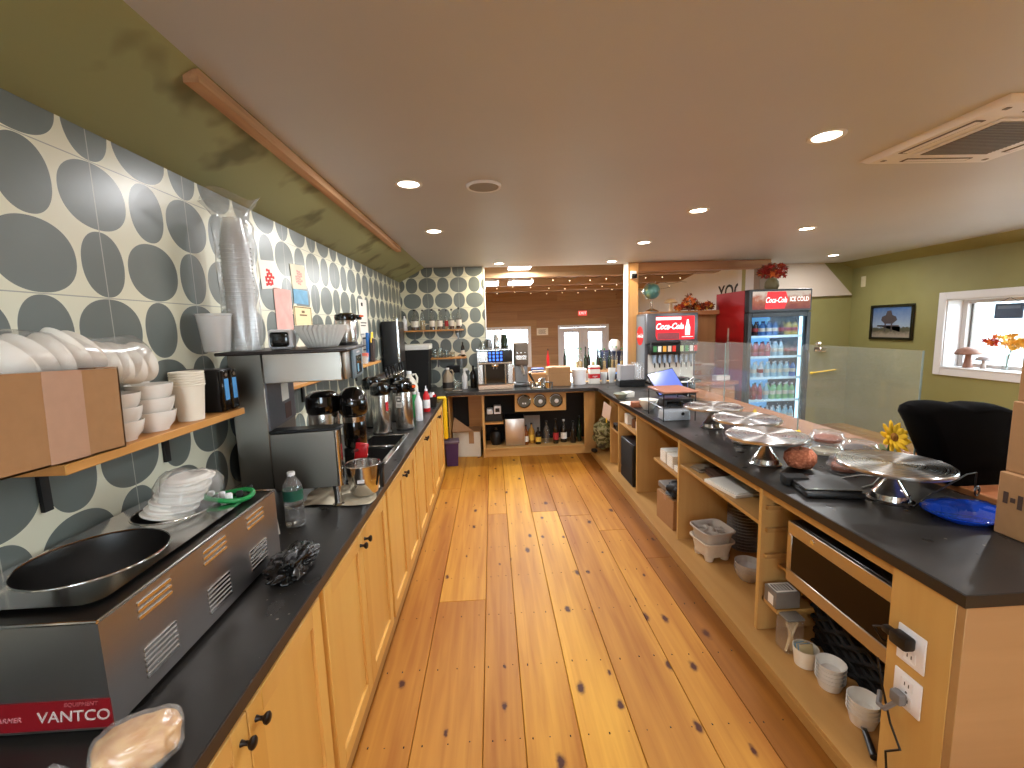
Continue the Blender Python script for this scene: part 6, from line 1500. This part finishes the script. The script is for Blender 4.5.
b = B(); b.tube([(-.03, 0, .48), (-.02, 0, .60), (.02, 0, .66), (.05, 0, .60), (.05, 0, .48)], .01, 6); b.done('strap', M_('olive_strap', rgb(84, 80, 52), .8, noise=.1), t)
b = B(); b.box(-.17, -.10, -.10, -.02, 0.0, .05, .02, 2); b.done('tag', BLACKP, t)
# ================================================================ customer side
# black cloth thing beyond the ledge
t = thing('fabric_bundle', 'bulky black fabric bundle with two humps sitting on the bar ledge', 'bundle', (2.19, 1.90, .9255)); t.scale = (1.07, 1, 1.03)
b = B()
prof = [(-.13, .0), (-.15, .06), (-.185, .14), (-.21, .20), (-.245, .27), (-.285, .325), (-.285, .355), (-.25, .372), (-.18, .372), (-.12, .362), (-.085, .350), (-.05, .357), (.0, .358), (.06, .352), (.12, .332), (.17, .30), (.20, .255), (.21, .21), (.225, .17), (.255, .13), (.27, .08), (.265, .03), (.14, .0)]
n = len(prof); rings = []
for k, (y, s) in enumerate(((-.085, .86), (-.078, .94), (-.045, .99), (.0, 1.0), (.04, .98), (.07, .93), (.08, .84))):
    rings.append([b.bm.verts.new((x * s, y, max(0, (z - .18) * s + .18) if z > .01 else 0)) for x, z in prof])
for A, C in zip(rings, rings[1:]):
    for i in range(n): b.bm.faces.new((A[i], A[(i + 1) % n], C[(i + 1) % n], C[i]))
b.bm.faces.new(rings[0]); b.bm.faces.new(list(reversed(rings[-1])))
for v in b.bm.verts: v.co += Vector((0, .02 * MN.noise(v.co * 9), 0))
b.done('bundle', M_('black_velvet', rgb(7, 6, 6), .95, noise=.3, spec=.1), t, smooth=60)
# drinks fridge
def fridge():
    t = thing('drinks_fridge', 'tall glass door drinks fridge with a lit red logo header', 'fridge', (3.57, 5.40, 0))
    w, D, H = .40, .74, 2.06
    BF = M_('fridge_black', rgb(26, 26, 28), .35, noise=.1)
    b = B(); b.box(-w, -w + .035, .0, D, .03, H, .003); b.box(w - .035, w, .0, D, .03, H, .003); b.box(-w, w, D - .03, D, .03, H); b.box(-w, w, .0, D, H - .03, H, .003); b.box(-w, w, 0, D, .03, .28, .003); b.box(-w, w, 0, D, 1.77, 1.79); b.done('cabinet', BF, t)
    b = B(); b.box(-w - .004, -w - .0002, .045, D, .03, H - .002); s = b.done('red_side', REDF, t)
    b = B()
    pr = [(-.035, -.42), (.035, -.42), (.042, -.15), (.040, .05), (.045, .12), (.022, .32), (.016, .52), (-.016, .52), (-.022, .32), (-.045, .12), (-.040, .05), (-.042, -.15)]
    b.prism([(y + .40, z + 1.07) for y, z in pr], 'x', -w - .006, -w - .0042); b.done('bottle_emblem', M_('emblem_grey', rgb(170, 160, 150), .5, noise=.05), s)
    b = B(); b.box(-w + .036, w - .036, D - .036, D - .031, .28, 1.77); b.done('glowing_back', M_('fridge_back_glow', rgb(186, 216, 236), .4, emit=.55, ecol=rgb(110, 185, 245)), t)  # back wall made to glow in place of the interior lighting
    for x in (-w + .05, w - .05):
        b = B(); b.box(x - .012, x + .012, .05, .075, .30, 1.75); b.done('light_strip', M_('cold_light', (.8, .93, 1, 1), .4, emit=2.6, ecol=(.5, .8, 1, 1)) if x < 0 else bpy.data.materials['cold_light'], t)
    # door
    b = B(); b.box(-w, -w + .05, -.045, -.004, .29, 1.775, .004); b.box(w - .05, w, -.045, -.004, .29, 1.775, .004); b.box(-w + .05, w - .05, -.045, -.004, .29, .34, .004); b.box(-w + .05, w - .05, -.045, -.004, 1.72, 1.775, .004); d = b.done('door', BF, t)
    b = B(); b.box(-w + .05, w - .05, -.026, -.020, .34, 1.72); b.done('door_glass', glass_thin('fridge_glass', (.9, .96, 1, 1), .006, .02), d)
    b = B(); b.box(w - .042, w - .018, -.075, -.045, .8, 1.3, .006); b.done('handle', BLACKP, d)
    # header
    b = B(); b.box(-w, w, -.045, -.001, 1.785, H, .004); hd = b.done('header', BF, t)
    b = B(); b.box(-w + .045, w - .02, -.0475, -.0455, 1.815, H - .025); hp = b.done('lit_panel', HEADER, hd)
    b = B(); b.prism([(-.20, 1.83), (-.17, 2.03), (.06, 2.03), (.10, 1.93), (.05, 1.82), (-.18, 1.82)], 'y', -.0495, -.048); b.done('red_disc', M_('lit_red', rgb(214, 26, 34), .4, emit=.5, ecol=rgb(214, 26, 34)), hp)
    lw = M_('lit_white', (1, 1, 1, 1), .4, emit=.8, ecol=(1, .97, .95, 1))
    text('script_lettering', 'Coca-Cola', .095, lw, hp, (-.06, -.0505, 1.925), (90, 0, 0), shear=.35, bold=.0012, sx=.66)
    text('lettering', 'ICE COLD', .075, lw, hp, (.235, -.0505, 1.93), (90, 0, 0), bold=.001, sx=.72)
    b = B(); b.box(-.18, .18, -.045, .0, .05, .27); 
    for k in range(8): b.box(-.3, .3, -.012, -.002, .06 + k * .024, .07 + k * .024)
    b.done('base_grille', BLACKM, t)
    for x in (-.34, .34):
        b = B(); b.cyl((x, .06, 0), (x, .06, .03), .025, n=12); b.cyl((x, D - .06, 0), (x, D - .06, .03), .025, n=12); b.done('foot', BLACKP, t)
    for z in SHZ:
        b = B(); b.box(-w + .04, w - .04, .05, D - .05, z - .012, z, .002); b.box(-w + .04, w - .04, .046, .05, z - .018, z + .012); b.done('shelf', M_('glowing_fridge_shelf', rgb(226, 240, 248), .4, emit=.25, ecol=rgb(180, 222, 250)) if z == SHZ[0] else bpy.data.materials['glowing_fridge_shelf'], t)  # shelves carry a faint glow standing in for the cold light on them
    return t
def header_mat():
    m, nt, N, L, b = new_mat('header_picture'); tc = N.new('ShaderNodeTexCoord'); sp = N.new('ShaderNodeSeparateXYZ'); L.new(tc.outputs['Object'], sp.inputs[0])
    nz = N.new('ShaderNodeTexNoise'); nz.inputs['Scale'].default_value = 16; L.new(tc.outputs['Object'], nz.inputs['Vector'])
    a = math_node(N, L, 'ADD', math_node(N, L, 'MULTIPLY', math_node(N, L, 'SUBTRACT', sp.outputs[2], 1.815), 5), math_node(N, L, 'MULTIPLY', math_node(N, L, 'SUBTRACT', nz.outputs['Fac'], .5), .9))
    cr = N.new('ShaderNodeValToRGB'); e = cr.color_ramp.elements; e[0].color = rgb(110, 40, 30); e[0].position = .1; e[1].color = rgb(190, 180, 170); e[1].position = .95; x = e.new(.55); x.color = rgb(150, 84, 54)
    L.new(a, cr.inputs['Fac']); L.new(cr.outputs['Color'], b.inputs['Base Color']); L.new(cr.outputs['Color'], b.inputs['Emission Color']); b.inputs['Emission Strength'].default_value = .35; return m
HEADER = header_mat()
SHZ = [.36, .66, .95, 1.22, 1.48]
fridge()
FB = {'red': M_('red_soda', rgb(150, 24, 34), .2, noise=.2), 'pink': M_('pink_soda', rgb(196, 96, 120), .2, noise=.2), 'clear': M_('water_blue', rgb(176, 214, 232), .15, noise=.08), 'green': M_('lime_soda', rgb(150, 206, 150), .2, noise=.15), 'dark': M_('cola_dark', rgb(46, 26, 30), .2, noise=.2), 'white': M_('milky_drink', rgb(222, 226, 232), .3, noise=.1), 'blue': M_('blue_drink', rgb(66, 120, 190), .2, noise=.15), 'yellow': M_('yellow_drink', rgb(214, 190, 90), .2, noise=.15)}
rows_f = [(0, .20, ['dark', 'red', 'red', 'dark', 'white', 'clear', 'clear', 'clear'], 'bottom'), (1, .21, ['dark', 'red', 'pink', 'clear', 'green', 'green', 'green', 'green'], 'second'), (2, .20, ['white', 'clear', 'white', 'clear', 'clear', 'clear', 'clear', 'blue'], 'third'), (3, .19, ['white', 'pink', 'pink', 'pink', 'clear', 'clear', 'dark', 'dark'], 'fourth'), (4, .19, ['pink', 'dark', 'blue', 'blue', 'blue', 'dark', 'yellow', 'yellow'], 'top')]
protos = {}
ords = ['first', 'second', 'third', 'fourth', 'fifth', 'sixth', 'seventh', 'eighth']
for si, h, cols, nm in rows_f:
    for k, c in enumerate(cols):
        for row in (0, 1):
            x = 3.57 - .30 + k * .0857; y = 5.40 + .10 + row * .10
            key = (c, h)
            lab = '%s soda bottle from the left, %s row of the %s fridge shelf' % (ords[k], 'front' if row == 0 else 'second', nm)
            if key not in protos:
                t = thing('soda_bottle', lab, 'bottle', (x, y, SHZ[si] + .0005), 0, 'drinks on the fridge shelves'); protos[key] = t
                b = B(); b.lathe([(0, 0), (.028, 0), (.031, .008), (.029, h * .3), (.031, h * .6), (.022, h * .78), (.011, h * .88), (.011, h * .93)], n=14); b.done('body', FB[c], t)
                b = B(); b.lathe([(.013, h * .92), (.013, h), (0, h)], n=10); b.done('cap', WHITEPL if c in ('clear', 'white', 'green') else BLACKP, t)
                b = B(); b.lathe([(.0316, h * .32), (.0318, h * .55)], n=14); b.done('label_band', LABW if c in ('clear', 'green', 'blue') else LABR, t)
            else: dup(protos[key], (x, y, SHZ[si] + .0005), 0, lab, 'drinks on the fridge shelves')
# vase of autumn leaves on the fridge
LEAFS = [M_('leaf_red', rgb(168, 42, 30), .7, noise=.2), M_('leaf_orange', rgb(214, 104, 40), .7, noise=.2), M_('leaf_brown', rgb(120, 64, 40), .7, noise=.2), M_('leaf_yellow', rgb(224, 168, 60), .7, noise=.2)]
def leaf(b, pos, s, rot):
    """five pointed maple leaf, slightly cupped"""
    pts = []
    for k in range(10):
        a = PI / 2 + k * PI / 5; r = s * (1.0 if k % 2 == 0 else .42); pts.append((r * math.cos(a), r * math.sin(a)))
    c = b.bm.verts.new((0, 0, s * .12)); vs = [b.bm.verts.new((x, y, -s * .12 * (k % 2 == 0))) for k, (x, y) in enumerate(pts)]
    for i in range(10):
        f = b.bm.faces.new((c, vs[i], vs[(i + 1) % 10])); f.material_index = b.mi
    b.xf([c] + vs, T(*pos) @ rot)
def rrot(r): return RZ(r.uniform(0, 360)) @ RX(r.uniform(-80, 80)) @ RY(r.uniform(-60, 60))
rnd = random.Random(31)
t = thing('leaf_vase', 'brown vase of red and orange autumn leaves on top of the fridge', 'vase', (3.62, 5.62, 2.0605))
b = B(); b.lathe([(0, 0), (.06, 0), (.085, .05), (.08, .11), (.055, .14), (.06, .155), (.05, .15), (0, .13)], n=24); b.done('vase', M_('olive_ceramic', rgb(110, 98, 66), .5, noise=.2), t)
b = B()
for k in range(150):
    b.mi = rnd.choice([0, 0, 0, 1, 2]); u = rnd.random() * 2 * PI; r = .17 * math.sqrt(rnd.random()); leaf(b, (r * math.cos(u) * 1.05, r * math.sin(u) * .7, .17 + rnd.random() * .19 * (1 - r * 2.2)), rnd.uniform(.03, .055), rrot(rnd))
o = b.done('leaves', LEAFS, t, smooth=None); o['kind'] = 'stuff'
b = B()
for k in range(9): b.tube([(0, 0, .12), (rnd.uniform(-.06, .06), rnd.uniform(-.04, .04), .22), (rnd.uniform(-.12, .12), rnd.uniform(-.06, .06), .32)], .003, 5)
b.done('twigs', LEAFS[2], t)
# garland along the rail
b = B(); rnd = random.Random(5)
for k in range(230):
    b.mi = rnd.choice([0, 1, 1, 2, 2, 3]); u = rnd.random()
    hump = .03 + .13 * math.exp(-((u - .36) / .16) ** 2) + .04 * math.exp(-((u - .85) / .12) ** 2)
    leaf(b, (2.60 + .50 * u, 6.14 + rnd.uniform(-.07, .06), 1.875 + rnd.random() * hump * 1.25), rnd.uniform(.035, .058), rrot(rnd))
b.mi = 2; b.tube([(2.60, 6.14, 1.862), (2.7, 6.13, 1.868), (2.95, 6.15, 1.864), (3.1, 6.14, 1.862)], .008, 6)
tag(b.done('leaf_garland', LEAFS, smooth=None), 'orange and brown autumn leaf garland lying along the rail', 'garland')
# globe and toadstool on the rail
t = thing('desk_globe', 'teal desk globe on a chrome foot on the rail above the fountain', 'globe', (2.245, 6.14, 1.8455))
b = B(); b.lathe([(0, 0), (.095, 0), (.098, .01), (.06, .03), (.016, .05), (.011, .16)], n=28); b.done('foot', CHROME, t)
b = B(); v = b.ball((0, 0, .285), .11, n=32)
def globe_mat():
    m, nt, N, L, bs = new_mat('globe_map'); tc = N.new('ShaderNodeTexCoord'); nz = N.new('ShaderNodeTexNoise'); nz.inputs['Scale'].default_value = 9; nz.inputs['Detail'].default_value = 5; L.new(tc.outputs['Object'], nz.inputs['Vector'])
    cr = N.new('ShaderNodeValToRGB'); e = cr.color_ramp.elements; e[0].position = .52; e[0].color = rgb(84, 128, 122); e[1].position = .58; e[1].color = rgb(136, 150, 112); L.new(nz.outputs['Fac'], cr.inputs['Fac']); L.new(cr.outputs['Color'], bs.inputs['Base Color']); bs.inputs['Roughness'].default_value = .3; return m
b.done('sphere', globe_mat(), t)
b = B(); b.tube([(.124 * math.sin(a), 0, .285 + .124 * math.cos(a)) for a in [math.radians(20 + 10 * k) - PI for k in range(0, 18)]], .005, 6); b.cyl((.04, 0, .39), (.05, 0, .42), .006, n=8); b.done('meridian_arm', CHROME, t)
def toadstool(loc, label, s, m1, m2):
    t = thing('wooden_mushroom', label, 'mushroom', loc, random.uniform(0, 90), 'wooden mushrooms')
    b = B(); b.lathe([(0, 0), (.03 * s, 0), (.024 * s, .03 * s), (.018 * s, .09 * s), (.022 * s, .105 * s)], n=20); b.done('stem', m2, t)
    b = B(); b.lathe([(.02 * s, .10 * s), (.075 * s, .098 * s), (.08 * s, .108 * s), (.065 * s, .135 * s), (.035 * s, .15 * s), (0, .155 * s)], n=28); b.done('cap', m1, t)
MW1 = wood('mushroom_wood', rgb(150, 108, 86), rgb(122, 84, 66), 'Z', 1, .5, .03); MW2 = wood('mushroom_wood_pale', rgb(204, 172, 128), rgb(180, 146, 104), 'Z', 1, .5, .03)
toadstool((2.515, 6.14, 1.8455), 'pale wooden mushroom beside the globe on the rail', 1.15, MW2, MW2)
toadstool((5.70, 5.02, WZ0 + .0165), 'larger brown wooden mushroom on the window sill', 1.6, MW1, MW1)
toadstool((5.71, 4.86, WZ0 + .0165), 'smaller grey wooden mushroom on the window sill', .95, M_('mushroom_grey', rgb(150, 136, 132), .6, noise=.1), M_('mushroom_stalk', rgb(168, 150, 140), .6, noise=.1))
# bouquet on the sill
t = thing('leaf_bouquet', 'red and yellow leaf bouquet in a clear vase on the window sill', 'bouquet', (5.70, 4.62, WZ0 + .0165))
b = B(); b.lathe([(0, .003), (.035, .003), (.04, 0), (.03, .10), (.045, .17), (.042, .17), (.028, .10), (0, .008)], n=20); b.done('vase', CLGL, t)
b = B(); rnd = random.Random(8)
for k in range(120):
    y = rnd.uniform(-.30, .19); b.mi = 1 if y > .10 and rnd.random() < .5 else (0 if y > .06 else 3); b.mi = 3 if y < .04 else b.mi
    leaf(b, (rnd.uniform(-.07, .07), y, .31 + rnd.uniform(-.08, .10) * (1 - abs(y + .05) * 1.6)), rnd.uniform(.03, .055), rrot(rnd))
o = b.done('leaves', LEAFS, t, smooth=None); o['kind'] = 'stuff'
b = B()
for k in range(7): b.tube([(0, 0, .02), (rnd.uniform(-.01, .01), rnd.uniform(-.02, .02), .17), (rnd.uniform(-.03, .03), rnd.uniform(-.2, .14), .30)], .003, 5)
b.done('stems', M_('grey_green_stem', rgb(120, 124, 96), .7, noise=.1), t)
# sign hanging in the window
t = thing('window_sign', 'dark square sign hanging in the bright window', 'sign', (5.79, 4.73, 1.62))
b = B(); b.box(-.004, .004, -.14, .14, 0, .17, .001); b.done('board', M_('sign_slate', rgb(70, 84, 104), .6, noise=.15), t)
b = B(); b.tube([(0, .13, .165), (0, 0, .235), (0, -.13, .165)], .003, 5); b.done('string', M_('string_dark', rgb(60, 60, 64), .8, noise=.1), t)
b = B(); b.box(-.0056, -.004, -.11, .11, .11, .145); b.done('pale_band', M_('sign_band', rgb(110, 126, 146), .6, noise=.1), t)
# picture on the right wall
t = thing('framed_picture', 'black framed photograph of a pavilion on the olive wall', 'picture', (XR - .0015, 5.97, 1.60))
b = B(); W2, H2 = .335, .245
for y0, y1, z0, z1 in ((-W2, W2, H2 - .035, H2), (-W2, W2, -H2, -H2 + .035), (-W2, -W2 + .035, -H2 + .035, H2 - .035), (W2 - .035, W2, -H2 + .035, H2 - .035)): b.box(-.028, 0, y0, y1, z0, z1, .003)
b.done('frame', BLACKG, t)
b = B(); b.box(-.010, -.006, -W2 + .03, W2 - .03, -H2 + .03, H2 - .03)
def pic_mat():
    m, nt, N, L, bs = new_mat('pavilion_photo'); tc = N.new('ShaderNodeTexCoord'); sp = N.new('ShaderNodeSeparateXYZ'); L.new(tc.outputs['Object'], sp.inputs[0]); nz = N.new('ShaderNodeTexNoise'); nz.inputs['Scale'].default_value = 18; nz.inputs['Detail'].default_value = 4; L.new(tc.outputs['Object'], nz.inputs['Vector'])
    z = math_node(N, L, 'ADD', sp.outputs[2], math_node(N, L, 'MULTIPLY', math_node(N, L, 'SUBTRACT', nz.outputs['Fac'], .5), .12))
    mr = N.new('ShaderNodeMapRange'); mr.inputs['From Min'].default_value = -.22; mr.inputs['From Max'].default_value = .22; L.new(z, mr.inputs['Value'])
    cr = N.new('ShaderNodeValToRGB'); e = cr.color_ramp.elements; e[0].color = rgb(150, 138, 124); e[0].position = .1; e[1].color = rgb(70, 104, 156); e[1].position = .95
    for p, c in ((.22, rgb(86, 82, 66)), (.33, rgb(70, 72, 60)), (.36, rgb(150, 168, 190))): x = e.new(p); x.color = c
    L.new(mr.outputs['Result'], cr.inputs['Fac']); L.new(cr.outputs['Color'], bs.inputs['Base Color']); bs.inputs['Roughness'].default_value = .3; return m
p = b.done('print', pic_mat(), t)
b = B(); 
b.prism([(-.02, -.02), (.10, -.02), (.16, .03), (.15, .08), (.09, .10), (.07, .16), (.01, .165), (-.01, .10), (-.07, .08), (-.09, .03)], 'x', -.0125, -.0105)
b.prism([(-.02, -.13), (.0, -.13), (.0, -.02), (-.02, -.02)], 'x', -.0125, -.0105); b.prism([(.08, -.13), (.1, -.13), (.1, -.02), (.08, -.02)], 'x', -.0125, -.0105); b.prism([(-.14, -.13), (-.12, -.13), (-.12, -.04), (.22, -.04), (.22, -.06), (-.14, -.06)], 'x', -.0122, -.0105)
b.done('pavilion_shape', M_('picture_dark', rgb(74, 66, 68), .5, noise=.2), p)
t = thing('wall_sensor', 'small cream sensor box high on the olive wall by the corner', 'sensor', (XR - .0015, 6.50, 2.13), 90)
b = B(); b.box(-.045, .045, -.04, 0, 0, .16, .006, 2); b.done('case', M_('cream_plastic', rgb(222, 212, 176), .5, noise=.04), t)
b = B(); b.tube([(-.01, -.02, 0), (-.03, -.02, -.04), (-.08, -.01, -.05)], .004, 6); b.done('wire', BLACKP, t)
t = thing('wall_switch', 'white light switch on the olive corner wall behind the glass', 'switch', (4.93, 6.6985, 1.02))
b = B(); b.box(-.04, .04, -.008, 0, 0, .13, .003); b.done('plate', WHITEPL, t)
b = B(); b.box(-.012, .012, -.014, -.008, .045, .085, .002); b.done('rocker', WHITEPL, t)
t = thing('security_camera', 'small black camera on a white bracket on the wooden post', 'camera', (1.955, 6.058, 2.33))
b = B(); b.box(-.04, .04, -.02, 0, -.03, .07, .004); b.done('bracket', WHITEPL, t)
b = B(); b.box(-.035, .035, -.07, -.021, -.03, .03, .008, 2); b.done('body', BLACKP, t)
b = B(); b.cyl((0, -.0705, 0), (0, -.078, 0), .018, n=16); b.done('lens', BLACKG, t)
# soda fountain
def fountain():
    t = thing('soda_fountain', 'grey self-serve soda fountain with a lit red logo screen', 'soda fountain', (2.33, 5.62, .9265))
    G = M_('fountain_grey', rgb(92, 92, 96), .35, .3, noise=.06)
    b = B(); b.box(-.335, .335, .06, .42, 0, .885, .006); b.box(-.335, .335, -.0, .06, .50, .885, .008, 2); b.done('cabinet', G, t)
    b = B(); b.box(-.338, -.3355, .08, .41, .02, .86); sd = b.done('side_panel', M_('fountain_side', rgb(128, 140, 150), .3, .5, noise=.06), t)
    b = B(); v = b.cyl((-.338, .25, .60), (-.342, .25, .60), .125, n=40); ds = b.done('red_disc', RED, sd); 
    text('script_lettering', 'Coca-Cola', .075, WHITEPL, ds, (-.3425, .25, .60), (90, 0, -90), shear=.35, bold=.001, sx=.8)
    b = B(); b.prism([(-.20, .545), (.285, .545), (.285, .845), (-.22, .845), (-.22, .60)], 'y', -.006, -.0005)
    sc = b.done('lit_screen', M_('screen_red', rgb(226, 40, 50), .3, emit=.7, ecol=rgb(230, 40, 52)), t)
    lw = bpy.data.materials['lit_white']
    b = B(); b.box(-.22, .11, -.0075, -.0062, .80, .835); b.done('white_stripe', lw, sc)
    text('script_lettering', 'Coca-Cola', .108, lw, sc, (-.045, -.008, .715), (90, 0, 0), shear=.35, bold=.003, sx=.78)
    b = B(); b.prism([(.165, .60), (.225, .60), (.228, .70), (.212, .745), (.206, .80), (.184, .80), (.178, .745), (.162, .70)], 'y', -.0085, -.0065); b.box(.12, .27, -.008, -.0065, .575, .582); b.done('bottle_emblem', lw, sc)
    b = B(); b.box(-.20, .09, -.0072, -.0062, .55, .635); b.done('glass_picture', M_('screen_picture', rgb(130, 60, 66), .3, emit=.4, ecol=rgb(150, 80, 86), noise=.5, nscale=40), sc)
    b = B(); b.box(-.30, .30, -.10, .06, .50, .525, .006); b.done('canopy', BLACKP, t)
    b = B(); b.box(-.30, .30, -.06, .059, .36, .50, .008, 2); vb = b.done('valve_housing', BLACKP, t)
    cols = [rgb(60, 120, 70), rgb(214, 214, 206), rgb(222, 160, 60), rgb(206, 190, 170), rgb(204, 52, 40), rgb(180, 200, 150), rgb(40, 120, 64), rgb(220, 214, 210), rgb(200, 50, 46)]
    for k, x in enumerate((-.25, -.19, -.125, -.06, .0, .10, .165, .225, .28)):
        b = B(); b.box(x - .022, x + .022, -.066, -.061, .395, .47, .002); b.done('flavour_badge', M_('badge_%s' % ('mint', 'white', 'amber', 'sand', 'red', 'pale_green', 'green', 'pearl', 'cherry')[k], cols[k], .4, emit=.25, ecol=cols[k]), vb)
    b = B(); b.box(-.30, .30, .045, .0595, .03, .36); b.done('splash_back', M_('fountain_white', rgb(222, 220, 212), .35, noise=.04), t)
    for k in range(8):
        x = -.235 + k * .066 + (.02 if k > 3 else 0)
        b = B(); b.box(x - .016, x + .016, -.02, .03, .25, .36, .004); b.cyl((x, 0, .25), (x, 0, .225), .009, n=10); b.done('valve', M_('valve_blue_grey', rgb(150, 168, 190), .3, noise=.05) if k == 0 else bpy.data.materials['valve_blue_grey'], t)
        b = B(); b.box(x - .006, x + .006, -.022, -.012, .19, .25); b.done('lever', BLACKP, t)
    b = B(); b.box(-.32, .32, -.16, .06, 0, .03, .006); b.done('drip_tray', STEELD, t)
fountain()
t = thing('side_counter', 'wood counter carrying the soda fountain beside the post', 'counter', (0, 0, 0))
b = B(); b.box(2.37, 3.12, 5.42, 6.15, .885, .926, .004); b.box(2.08, 2.37, 5.955, 6.15, .885, .926, .004); b.done('worktop', LEDGEW, t)
b = B(); b.box(2.40, 3.09, 5.46, 6.14, 0, .884); b.done('body', bpy.data.materials['brown_panel_wall'], t)
for k in range(2):
    b = B(); b.box(2.42 + .34 * k, 2.74 + .34 * k, 5.442, 5.459, .06, .85, .004); b.done('door', RAILX, t)
b = B(); b.box(-.09, .09, -.06, .06, 0, .06, .003); tag(b.done('white_box', PAPERW, loc=(2.98, 5.60, .9265)), 'small white box between the soda fountain and the red fridge side', 'box')
# letters on the white barn wall
lt = text('wall_lettering', 'YOGA H', .36, M_('black_letters', rgb(26, 24, 26), .6, noise=.1), None, (4.147, 7.98, 2.17), (90, 0, -90), ext=.003, bold=.004, align='LEFT')
tag(lt, 'black capital letters on the white barn wall above the fridge', 'lettering')
# exit sign, notice and fairy lights in the barn room
t = thing('exit_sign', 'small lit red exit sign over the glass double doors', 'sign', (2.68, FY - .035, 1.96)); t.scale = (.74, 1, .74)
b = B(); b.box(-.17, .17, -.02, .034, 0, .20, .008, 2); b.done('case', M_('exit_red', rgb(230, 96, 92), .4, emit=.6, ecol=rgb(235, 90, 88)), t)
text('lettering', 'EXIT', .15, M_('exit_white', (1, .85, .82, 1), .4, emit=1.2, ecol=(1, .85, .82, 1)), t, (0, -.022, .10), (90, 0, 0))
t = thing('wall_notice', 'white notice on the barn boards left of the double doors', 'notice', (1.49, FY - .006, 1.43)); t.scale = (.8, 1, .8)
b = B(); b.box(-.21, .21, -.004, .004, 0, .26); b.done('sheet', PAPERW, t)
b = B()
for k in range(5): b.box(-.15, .13 - .03 * (k % 2), -.0048, -.0042, .05 + k * .035, .062 + k * .035)
b.done('print', bpy.data.materials['print_ink'], t)
BULB = M_('warm_bulb', (1, .85, .6, 1), .4, emit=5, ecol=(1, .82, .55, 1))
rnd = random.Random(77)
for k, (yy, zz, nm) in enumerate(((7.14, 2.475, 'nearest'), (8.59, 2.475, 'second'), (10.19, 2.495, 'third'))):
    t = thing('fairy_lights', 'string of tiny warm lights under the %s tie beam' % nm, 'string lights', (0, yy, zz), 0, 'fairy lights in the barn room')
    pts = [(-.1 + .1 * i * (1 + .12 * k), -.01, -.02 + .018 * math.sin(i * 1.7)) for i in range(36)]
    b = B(); b.tube(pts, .003, 5); b.done('wire', BLACKP, t)
    for i in range(2, 35, 3):
        p = pts[i]; b = B(); b.ball((p[0] + rnd.uniform(-.04, .04), -.015, p[2] - rnd.uniform(.01, .05)), .0075, n=8); b.done('bulb', BULB, t)
# drinks machine half seen beside the post
t = thing('slush_machine', 'dark drinks machine with blue panel left of the wooden post', 'machine', (1.92, 7.0, FZ))
b = B(); b.box(-.20, .16, -.15, .25, 0, 1.25, .01); b.done('cabinet', BLACKP, t)
b = B(); b.box(-.20, .16, -.15, .25, 1.25, 1.72, .02, 2); b.done('head', M_('navy_head', rgb(30, 40, 66), .3, noise=.15), t)
b = B(); b.box(.0, .15, -.156, -.151, 1.36, 1.52); b.done('blue_panel', M_('machine_blue', rgb(70, 130, 210), .3, emit=.5, ecol=rgb(80, 140, 220)), t)
b = B(); b.lathe([(.07, 1.722), (.09, 1.76), (.085, 1.86), (.05, 1.90), (0, 1.90)], (.04, 0, 0), 20); b.done('hopper', WHITEPL, t)
